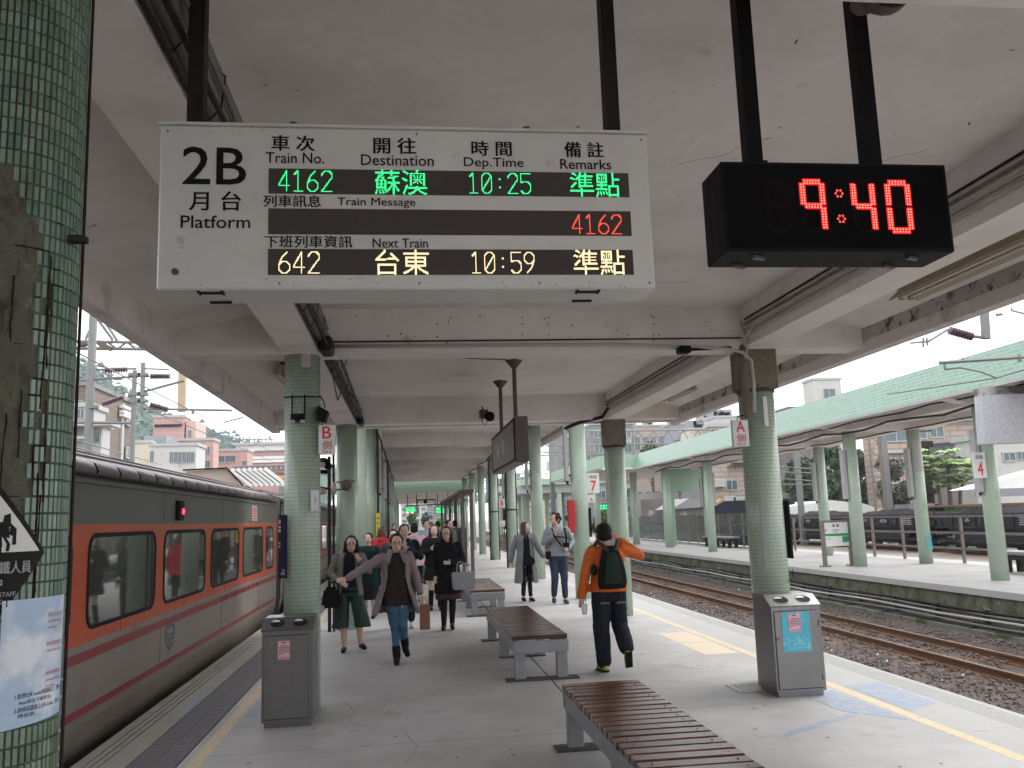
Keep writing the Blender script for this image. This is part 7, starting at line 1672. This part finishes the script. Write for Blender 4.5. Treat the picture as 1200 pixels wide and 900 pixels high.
    if top:
        dl = top.get('d', .024); zb = top.get('hem', .78); fl = top.get('flare', 0)
        S = [(0, 0, zb, .176 + dl + fl, .122 + dl + fl * .8), (0, 0, (zb + .95) / 2, .172 + dl + fl * .5, .120 + dl + fl * .4), (0, 0, .96, .156 + dl, .112 + dl), (0, 0, 1.06, .144 + dl, .102 + dl), (0, 0, 1.16, .148 + dl, .104 + dl), (0, 0, 1.25, .160 + dl, .104 + dl), (0, .002, 1.315, .138 + dl * .7, .084 + dl * .7), (0, .01, 1.355, .080 + dl * .3, .064 + dl * .3)]
        if zb > .9: S = [S[0]] + S[3:]
        def f(q):
            if top.get('open'): g = top['open']; L = len(S); loft(q, S, 30, front=[g * (1 - .45 * k / (L - 1)) for k in range(L)], th=.024)
            else: loft(q, S)
            for s in 'LR': r = .058 + dl * .35; cap(q, j['sh' + s] * 1.0, j['el' + s], r, r * .86); cap(q, j['el' + s], j['wr' + s].lerp(j['el' + s], top.get('cuff', .06)), r * .86, r * .66 + top.get('cuffw', 0))
            if top.get('collar'):
                for e in (-1, 1): cap(q, (e * .055, -.06, 1.345), (e * .10, -.108, 1.22), .022, .02); cap(q, (e * .05, -.03, 1.36), (e * .07, .05, 1.365), .022, .022)
                cap(q, (-.06, .06, 1.36), (.06, .06, 1.36), .024, .024)
            if top.get('hood'): q.ell((0, .10, 1.33), (.105, .055, .065), 14, 8)
        garment(top.get('name', 'jacket'), f, top['m'])
        if top.get('buttons'):
            bb = MB()
            for z in top['buttons']: bb.ell((.10, -.150, z), (.011, .006, .011), 8, 5)
            bb.obj('button', pm('button', (.03, .02, .02), .4, 0, 0), t, local=True)
    k = bottom and bottom['kind']
    if k == 'trousers':
        w = bottom.get('w', .014)
        def f(q):
            loft(q, [(0, 0, .77, .135, .10), (0, 0, .86, .165, .116), (0, 0, .95, .152, .108), (0, 0, .985, .142, .102)])
            for s in 'LR': cap(q, j['hip' + s], j['kn' + s], .086 + w * .6, .058 + w); cap(q, j['kn' + s], j['kn' + s].lerp(j['an' + s], bottom.get('len', .86)), .056 + w, bottom.get('hemr', .044) + w * .6)
        garment('trousers', f, bottom['m'])
    elif k == 'skirt':
        z = bottom.get('hem', .5); fl = bottom.get('flare', .05); garment('skirt', lambda q: loft(q, [(0, 0, z, .165 + fl, .125 + fl), (0, 0, (z + .86) / 2, .172 + fl * .5, .122 + fl * .5), (0, 0, .86, .166, .118), (0, 0, .97, .145, .104)]), bottom['m'])
    elif k == 'culottes':
        def f(q):
            loft(q, [(0, 0, .76, .17, .115), (0, 0, .86, .172, .12), (0, 0, .97, .148, .105)])
            for s, e in (('L', 1), ('R', -1)):
                kn = j['kn' + s]; loft(q, [(kn.x * 1.35 + e * .02, kn.y, .34, .115, .12), (kn.x * 1.25 + e * .01, kn.y * .8, .45, .108, .112), (e * .085, 0, .80, .088, .105)], 18)
        garment('culottes', f, bottom['m'])
    if tights:
        def f(q):
            for s in 'LR': m = j['kn' + s].lerp(j['an' + s], .35) + Vector((0, .012, 0)); cap(q, j['hip' + s], j['kn' + s], .084, .060); cap(q, j['kn' + s], m, .058, .057); cap(q, m, j['an' + s], .057, .040)
        garment('tights', f, tights)
    if shoes:
        for s in 'LR':
            def f(q, s=s):
                an, to = j['an' + s], j['to' + s]; d = (to - an).normalized(); fw = Vector((d.x, d.y, 0)).normalized() if abs(d.z) < .7 else d
                cap(q, an + Vector((0, .028, -.035)), an.lerp(to, .55) + Vector((0, 0, -.012)), .040, .040); cap(q, an.lerp(to, .5) + Vector((0, 0, -.01)), to + Vector((0, 0, .004)), .041, .034)
                if shoes.get('boot'): cap(q, an, an.lerp(j['kn' + s], shoes['boot']), .050, .055)
            o = garment('shoe', f, shoes['m'], .010 if fine else .015)
            if shoes.get('sole'):
                an, to = j['an' + s], j['to' + s]; n_ = (to - an).cross(Vector((1, 0, 0))).normalized(); n_ = n_ if n_.z < 0 or abs(n_.z) < .3 else -n_
                q = MB(); ca = an + Vector((0, .03, -.045)); dd = (to - ca); N_ = Vector((0, 0, -1)) if abs(dd.normalized().z) < .5 else Vector((0, 1, 0)); side = dd.cross(N_).normalized()
                q.obox(ca + N_ * .026 - dd.normalized() * .03, to + dd.normalized() * .02 + N_ * .026, .072, .018, up=N_); q.obj('sole', shoes['sole'], t, local=True)
    return t, j
mauve = pm('mauve_coat', (.20, .155, .165), .75, .12, .35, 40); dkbrown = pm('dark_brown_knit', (.035, .027, .022), .95, .25, .6, 160); denim = pm('blue_denim', (.045, .115, .19), .85, .3, .3, 150, 7)
blk = pm('black_cloth', (.012, .012, .014), .85, .2, .3); dkgreen = pm('dark_green_cloth', (.012, .045, .033), .8, .2, .3, 50); khaki = pm('khaki_jacket', (.15, .14, .115), .8, .15, .3, 50); blkleather = pm('black_leather', (.012, .011, .011), .35, .1, .2)
def bag(b, c, w, d, h, taper=.85, r=.012):
    x, y, z = c; bm = bmesh.new(); bmesh.ops.create_cube(bm, size=1)
    for v in bm.verts: k = taper if v.co.z > 0 else 1; v.co = Vector((x + v.co.x * w * k, y + v.co.y * d * (.6 if v.co.z > 0 else 1), z + v.co.z * h))
    bmesh.ops.bevel(bm, geom=bm.edges[:], offset=r, segments=2, affect='EDGES'); bm.verts.index_update(); b.add([v.co[:] for v in bm.verts], [[v.index for v in f.verts] for f in bm.faces]); bm.free()
# 1 woman in the open mauve coat, arm flung out
JA = dict(head=(.01, -.05, 1.46), elR=(-.385, -.05, 1.17), wrR=(-.60, -.12, 1.06), hR=(-.95, -.15, -.12), shR=(-.165, 0, 1.285), elL=(.245, .03, 1.06), wrL=(.30, -.05, .84), hL=(.1, -.1, -1), knL=(.075, -.06, .47), anL=(.115, .09, .20), toL=(.13, -.02, .10), knR=(-.02, -.02, .45), anR=(.0, -.01, .085), toR=(-.02, -.16, .03), hipR=(-.07, 0, .83))
wA, _ = person('woman in an open mauve coat stretching one arm out, with a brown paper bag', -.16, 11.03, 1.58, .12, JA, hair='short', glasses=True, top=dict(m=mauve, hem=.60, open=.95, flare=.10, d=.030, collar=True, buttons=(.90, 1.02, 1.14), name='coat'), inner=dict(m=dkbrown, hem=.70, flare=.02), bottom=dict(kind='trousers', m=denim, w=.004, len=.72), shoes=dict(m=pm('black_suede', (.016, .014, .014), .9, .2, .3), boot=.30))
bb = thing('paper_bag', 'brown folded paper bag held by the woman in the mauve coat', 'bag', (.17, 10.93, .42)); b = MB(); bag(b, (.185, 10.93, .55), .125, .07, .30, .98, .006); b.obj('bag_body', pm('brown_paper', (.21, .085, .05), .6, .1, .2, 20), bb); b = MB(); b.tube([(.15, 10.93, .70), (.165, 10.94, .785), (.195, 10.94, .785), (.215, 10.93, .70)], .005, 5); b.obj('bag_handle', pm('brown_paper', (.2, .1, .06)), bb)
# 2 woman with dark green culottes
JL = dict(head=(.03, -.03, 1.47), elR=(-.25, .02, 1.08), wrR=(-.13, -.17, .96), hR=(.5, -.3, -.25), elL=(.27, .0, 1.09), wrL=(.145, -.12, 1.22), hL=(-.35, -.1, .8), knR=(-.08, -.02, .45), anR=(-.07, .02, .085), toR=(-.09, -.12, .03), knL=(.12, -.05, .455), anL=(.16, .05, .11), toL=(.20, -.09, .055))
person('woman with long black hair, glasses and dark green culottes, carrying a black bag', -.80, 12.2, 1.55, .1, JL, hair='shoulder', glasses=True, top=dict(m=khaki, hem=.76, open=.75, d=.02, name='jacket'), inner=dict(m=blk, hem=.80, neck=True), bottom=dict(kind='culottes', m=dkgreen), shoes=dict(m=blkleather, sole=M['stickywhite']))
hb2 = thing('shoulder_bag', 'soft black bag held at the hip of the culottes woman', 'bag', (-1.02, 12.0, .7)); b = MB(); bag(b, (-1.02, 12.02, .74), .27, .12, .27, .72, .04); b.obj('bag_body', blk, hb2); b = MB(); b.tube([(-1.10, 12.03, .84), (-1.0, 12.04, .95), (-.93, 12.03, .90), (-.93, 12.03, .82)], .012, 6); b.obj('strap', blk, hb2)
# 3 woman in black with the grey tote
JB = dict(head=(-.02, -.02, 1.485), elL=(.235, .02, 1.06), wrL=(.06, -.20, 1.03), hL=(-.85, -.15, .12), elR=(-.22, .03, 1.06), wrR=(-.20, -.06, .86), knR=(-.075, -.03, .455), knL=(.06, -.01, .455), anL=(.045, .05, .10), anR=(-.085, -.03, .08), toR=(-.095, -.18, .03), toL=(.05, -.09, .03))
person('woman in a black coat and burgundy skirt with a grey tote bag on her arm', .62, 14.1, 1.60, -.05, JB, hair='long', haircol=(.035, .018, .014), glasses=True, top=dict(m=blk, hem=.56, flare=.03, d=.024, collar=True, name='coat'), bottom=dict(kind='skirt', m=pm('burgundy_skirt', (.05, .012, .022), .85, .2), hem=.47, flare=.05), tights=pm('black_tights', (.010, .010, .011), .6, .1, .1), shoes=dict(m=blkleather))
tb_ = thing('tote_bag', 'large grey tote bag hanging from the forearm of the woman in black', 'bag', (.84, 13.85, .75)); b = MB(); bag(b, (.84, 13.86, .76), .33, .13, .27, 1.15, .02); b.obj('bag_body', pm('grey_leather', (.26, .255, .275), .45, .06, .1), tb_)
b = MB()
for dy in (-.03, .03): b.tube([(.74, 13.86 + dy, .88), (.76, 13.88 + dy, 1.03), (.81, 13.9 + dy, 1.05), (.90, 13.88 + dy, 1.0), (.93, 13.86 + dy, .88)], .008, 5)
b.obj('bag_handle', pm('grey_leather', (.3, .3, .3)), tb_)
# 4-5 the couple
gcoat = pm('grey_wool_coat', (.17, .175, .195), .9, .12, .4, 60); hood = pm('grey_hoodie', (.22, .235, .26), .9, .2, .4, 40)
JC = dict(head=(.02, -.02, 1.49), elR=(-.25, .06, 1.06), wrR=(-.30, .09, .83), elL=(.26, -.02, 1.08), wrL=(.36, -.08, .90), hL=(.5, -.2, -.8), knR=(-.06, -.06, .46), anR=(-.07, .03, .10), toR=(-.07, -.11, .04), knL=(.07, .02, .45), anL=(.09, .03, .085), toL=(.11, -.11, .03))
person('woman in a long grey coat walking beside the man with a camera', 2.38, 18.0, 1.60, .1, JC, hair='long', haircol=(.045, .022, .018), headyaw=.9, top=dict(m=gcoat, hem=.38, open=.5, flare=.05, d=.03, collar=True, name='coat', cuffw=.012), inner=dict(m=blk, hem=.80), bottom=dict(kind='trousers', m=pm('dark_jeans', (.015, .018, .03), .85, .2), w=.0, len=.85), shoes=dict(m=pm('black_canvas', (.02, .02, .022), .8), sole=M['white']))
wb = thing('handbag', 'small black handbag at the waist of the grey coat woman', 'bag', (2.42, 17.8, .8)); b = MB(); bag(b, (2.42, 17.80, .83), .26, .14, .19, .8, .04); b.obj('bag_body', blk, wb); b = MB(); b.tube([(2.33, 17.8, .9), (2.36, 17.86, 1.25), (2.5, 17.86, 1.28), (2.52, 17.8, .9)], .008, 5); b.obj('strap', blk, wb)
JM = dict(head=(-.03, -.02, 1.49), elR=(-.255, -.02, 1.08), wrR=(-.09, -.15, 1.20), hR=(.45, -.2, .55), elL=(.27, .04, 1.08), wrL=(.17, -.14, .97), hL=(-.4, -.5, -.1), knL=(.09, -.03, .46), anL=(.10, .02, .085), toL=(.12, -.13, .03), knR=(-.08, -.05, .46), anR=(-.10, .06, .12), toR=(-.11, -.08, .05))
person('tall man in a grey hoodie and blue jeans with a camera', 2.93, 17.25, 1.76, -.08, JM, hair='bushy', headyaw=-.8, top=dict(m=hood, hem=.84, d=.024, hood=True, name='hoodie'), bottom=dict(kind='trousers', m=pm('indigo_jeans', (.022, .035, .07), .85, .25), w=.012, hemr=.046), shoes=dict(m=pm('navy_shoe', (.03, .03, .08), .7), sole=M['white']))
st = thing('camera', 'black camera with chest straps worn by the man in the grey hoodie', 'camera', (2.96, 17.05, 1.1)); b = MB(); b.bbox(3.0, 3.12, 16.98, 17.06, 1.10, 1.19, .01); b.tube([(3.06, 16.98, 1.145), (3.06, 16.92, 1.145)], .035, 10); b.obj('camera_body', blk, st)
b = MB(); b.tube([(2.80, 17.10, 1.47), (2.84, 17.06, 1.3), (2.98, 17.05, 1.12)], .016, 6); b.tube([(3.05, 17.10, 1.47), (3.07, 17.06, 1.3), (3.07, 17.05, 1.15)], .022, 6); b.tube([(2.82, 17.06, 1.32), (3.07, 17.06, 1.28)], .014, 6); b.obj('strap', blk, st)
hp_ = thing('hip_pouch', 'small black pouch on the belt of the man in the grey hoodie', 'pouch', (2.70, 17.2, .93)); b = MB(); b.bbox(2.67, 2.77, 17.12, 17.22, .87, 1.03, .02); b.obj('pouch_body', blk, hp_)
# 6 man in the orange jacket from behind
org = pm('orange_jacket', (.62, .125, .012), .75, .08, .5, 28); navyp = pm('navy_trousers', (.017, .020, .030), .85, .25, .4, 40)
JO = dict(head=(.02, -.03, 1.49), elL=(.25, .03, 1.06), wrL=(.285, -.03, .82), hL=(.05, -.15, -1), shR=(-.165, 0, 1.30), elR=(-.365, -.03, 1.235), wrR=(-.175, -.10, 1.40), hR=(.62, -.1, .62), knL=(.10, .0, .455), anL=(.085, .0, .085), toL=(.10, -.15, .03), knR=(-.11, -.04, .50), anR=(-.105, .20, .255), toR=(-.115, .19, .09))
person('man in an orange jacket walking away, one hand at his head, black backpack', 2.20, 9.71, 1.60, math.pi + .05, JO, hair='short', top=dict(m=org, hem=.86, d=.030, name='jacket', cuffw=.008), bottom=dict(kind='trousers', m=navyp, w=.032, hemr=.062, len=.92), shoes=dict(m=pm('lime_shoe', (.36, .42, .03), .6, .3, .3, 60, 30), sole=pm('black_rubber', (.012, .012, .012), .7)), wide=1.06)
X0 = 2.20; Yb = 9.71
bp = thing('backpack', 'black backpack with a dark green panel on the man in orange', 'backpack', (X0, Yb - .18, .88))
b = MB(); S = [(X0, Yb - .19, .90, .150, .055), (X0, Yb - .205, .96, .165, .08), (X0, Yb - .21, 1.08, .155, .085), (X0, Yb - .20, 1.22, .125, .07), (X0, Yb - .18, 1.33, .085, .045), (X0, Yb - .165, 1.36, .05, .03)]
loft(b, S); me = remesh(b, .010, 2); o = link('pack_body', me, bp, off=OFF[bp.name]); me.transform(Matrix.Translation(-Vector(OFF[bp.name]))); me.materials.append(blk)
b = MB(); V = [(X0 + dx * w, Yb - .212 - .087 + (.0 if 0 else dd), z) for z, w, dd in ((.96, .095, .004), (1.08, .090, .0), (1.20, .075, .012), (1.29, .045, .035)) for dx in (-1, -.4, .4, 1)]
b.smooth = True; b.add([(x, y + (.012 if abs(x - X0) > .05 else 0), z) for x, y, z in V], [(r * 4 + c, r * 4 + c + 1, r * 4 + 5 + c, r * 4 + 4 + c) for r in range(3) for c in range(3)]); b.obj('green_panel', pm('dark_green_panel', (.016, .036, .028), .7, .1), bp)
for e in (-1, 1):
    b = MB(); b.tube([(X0 + e * .035, Yb - .235, 1.30), (X0 + e * .075, Yb - .175, 1.36), (X0 + e * .115, Yb - .06, 1.405), (X0 + e * .13, Yb + .10, 1.34)], [.018, .024, .024, .02], 8); b.obj('shoulder_strap', pm('brown_strap', (.06, .022, .015), .7), bp)
b = MB(); b.ell((X0 - .18, Yb - .10, 1.10), (.035, .05, .06), 10, 7); b.obj('side_pouch', pm('dark_green_panel', (.02, .04, .03)), bp)
b = MB()
for cx in (X0 - .13, X0 + .05):
    for k in range(5): b.tube([(cx + k * .02, Yb - .160, .735 + (k % 2) * .022), (cx + (k + 1) * .02, Yb - .160, .735 + ((k + 1) % 2) * .022)], .003, 4)
o = b.obj('pocket_stitching', 'offwhite', bp); 
cu = thing('paper_cup', 'crumpled white cup in the left hand of the man in orange', 'cup', (1.93, 9.68, .66)); b = MB(); b.smooth = True; b.lathe(1.915, 9.70, [(.025, .62), (.030, .65), (.036, .70), (.038, .735)], 14); b.obj('cup_body', 'white', cu)
# 7.. the crowd behind
navy = pm('navy_suit', (.016, .018, .030), .85, .15); pinkh = pm('pink_hoodie', (.60, .40, .44), .9, .06, .3); redj = pm('red_jacket', (.60, .018, .028), .6, .08, .4, 30); ltblue = pm('light_blue_jacket', (.34, .43, .53), .8, .1); mag = pm('magenta_jacket', (.55, .03, .22), .7, .1)
person('man in a navy jacket just behind the woman in the mauve coat', -.06, 14.6, 1.66, 0, dict(elL=(.25, .0, 1.08), wrL=(.06, -.15, 1.20), hL=(-.6, -.1, .6), anR=(-.09, .1, .12), toR=(-.10, -.04, .05)), hair='short', top=dict(m=navy, hem=.80, d=.03, open=.25, collar=True, name='jacket'), inner=dict(m=pm('white_shirt', (.5, .5, .5))), bottom=dict(kind='trousers', m=navy, w=.02), shoes=dict(m=pm('white_shoe', (.5, .5, .5))), fine=False)
person('woman in a black sweater with white collar and tall black boots', .50, 17.2, 1.62, 0, dict(elR=(-.24, .0, 1.08), wrR=(-.06, -.17, 1.12), hR=(.4, -.1, .7), knR=(-.07, -.07, .46), toR=(-.08, -.14, .03)), hair='shoulder', haircol=(.05, .025, .018), top=dict(m=blk, hem=.84, d=.026, name='sweater'), inner=dict(m=pm('white_shirt', (.5, .5, .5)), neck=True), bottom=dict(kind='skirt', m=blk, hem=.56, flare=.06), shoes=dict(m=blkleather, boot=.75), fine=False)
person('person in a pale pink hoodie walking away with a dark shoulder strap', .13, 18.9, 1.66, math.pi, {}, hair='short', top=dict(m=pinkh, hem=.74, d=.035, hood=True, name='hoodie'), bottom=dict(kind='trousers', m=blk), shoes=dict(m=blkleather), fine=False)
b = MB(); b.tube([(-.02, 18.90 - .14, 1.02), (.10, 18.90 - .155, 1.18), (.22, 18.90 - .11, 1.37)], .012, 6); o = b.obj('shoulder_strap', blk); o['label'] = 'dark diagonal strap across the back of the pink hoodie'; o['category'] = 'strap'
person('woman in a bright red jacket walking away beside the left columns', -.56, 19.2, 1.60, math.pi, {}, hair='shoulder', haircol=(.12, .055, .03), top=dict(m=redj, hem=.76, d=.035, hood=True, name='jacket'), bottom=dict(kind='trousers', m=blk), shoes=dict(m=blkleather), fine=False)
person('person in dark teal clothes half hidden by the left columns, arm reaching out', -.72, 16.3, 1.52, -.2, dict(elL=(.30, -.05, 1.12), wrL=(.43, -.12, .98), hL=(.7, -.2, -.5)), hair='short', top=dict(m=pm('dark_teal', (.008, .025, .025)), hem=.60, d=.02, name='coat'), bottom=dict(kind='skirt', m=blk, hem=.35), shoes=dict(m=blkleather), fine=False)
person('boy with glasses behind the man in navy', -.28, 16.8, 1.56, 0, {}, hair='short', glasses=True, top=dict(m=pm('dark_grey_top', (.04, .04, .05)), hem=.80, name='jacket'), bottom=dict(kind='trousers', m=blk), shoes=dict(m=blkleather), fine=False)
person('man in a light blue jacket beyond the pink hoodie', .50, 24.5, 1.72, .3, {}, hair='short', top=dict(m=ltblue, hem=.80, d=.03, name='jacket'), bottom=dict(kind='trousers', m=denim), shoes=dict(m=blkleather), fine=False)
person('woman with a magenta top beyond the woman in the white collar', .62, 20.6, 1.60, .1, {}, hair='shoulder', top=dict(m=mag, hem=.80, name='jacket'), bottom=dict(kind='trousers', m=blk), shoes=dict(m=blkleather), fine=False)
person('dark haired man standing at the glass shelter in a patterned dark coat', 1.25, 27.0, 1.70, .5, {}, hair='short', top=dict(m=pm('mottled_coat', (.10, .08, .075), .8, .6, .3, 40, 30), hem=.70, name='coat'), bottom=dict(kind='trousers', m=blk), shoes=dict(m=blkleather), fine=False)
for i, (px, yy, lab) in enumerate(((476, 25.5, 'dark dressed man left of the light blue jacket'), (462, 30, 'distant dark figure near the left columns'), (513, 29, 'distant dark figure before the green notice board'), (521, 33, 'distant dark figure right of the green notice board'), (505, 37, 'distant figure in black under the green boards'), (533, 31, 'distant figure beside the shelter posts'))):
    person(lab, at(px, 610, yy).x, yy, 1.62 + .03 * (i % 3), (0, .3, math.pi)[i % 3], {}, hair='short', top=dict(m=(blk, navy, gcoat)[i % 3], hem=.76, name='coat'), bottom=dict(kind='trousers', m=blk), shoes=dict(m=blkleather), fine=False)

# ================================================================== the damp grey air
b = MB(); b.box(-720, 520, -120, 920, -2.2, 100); hz_ = b.obj('haze', mat('haze_air', (1, 1, 1)), kind='stuff')
hm_ = hz_.data.materials[0]; nt2 = hm_.node_tree; nt2.nodes.clear(); ho = nt2.nodes.new('ShaderNodeOutputMaterial'); pv = nt2.nodes.new('ShaderNodeVolumePrincipled')
pv.inputs['Color'].default_value = (.88, .93, 1.0, 1); pv.inputs['Density'].default_value = .00045; pv.inputs['Anisotropy'].default_value = 0.0; nt2.links.new(pv.outputs[0], ho.inputs['Volume'])
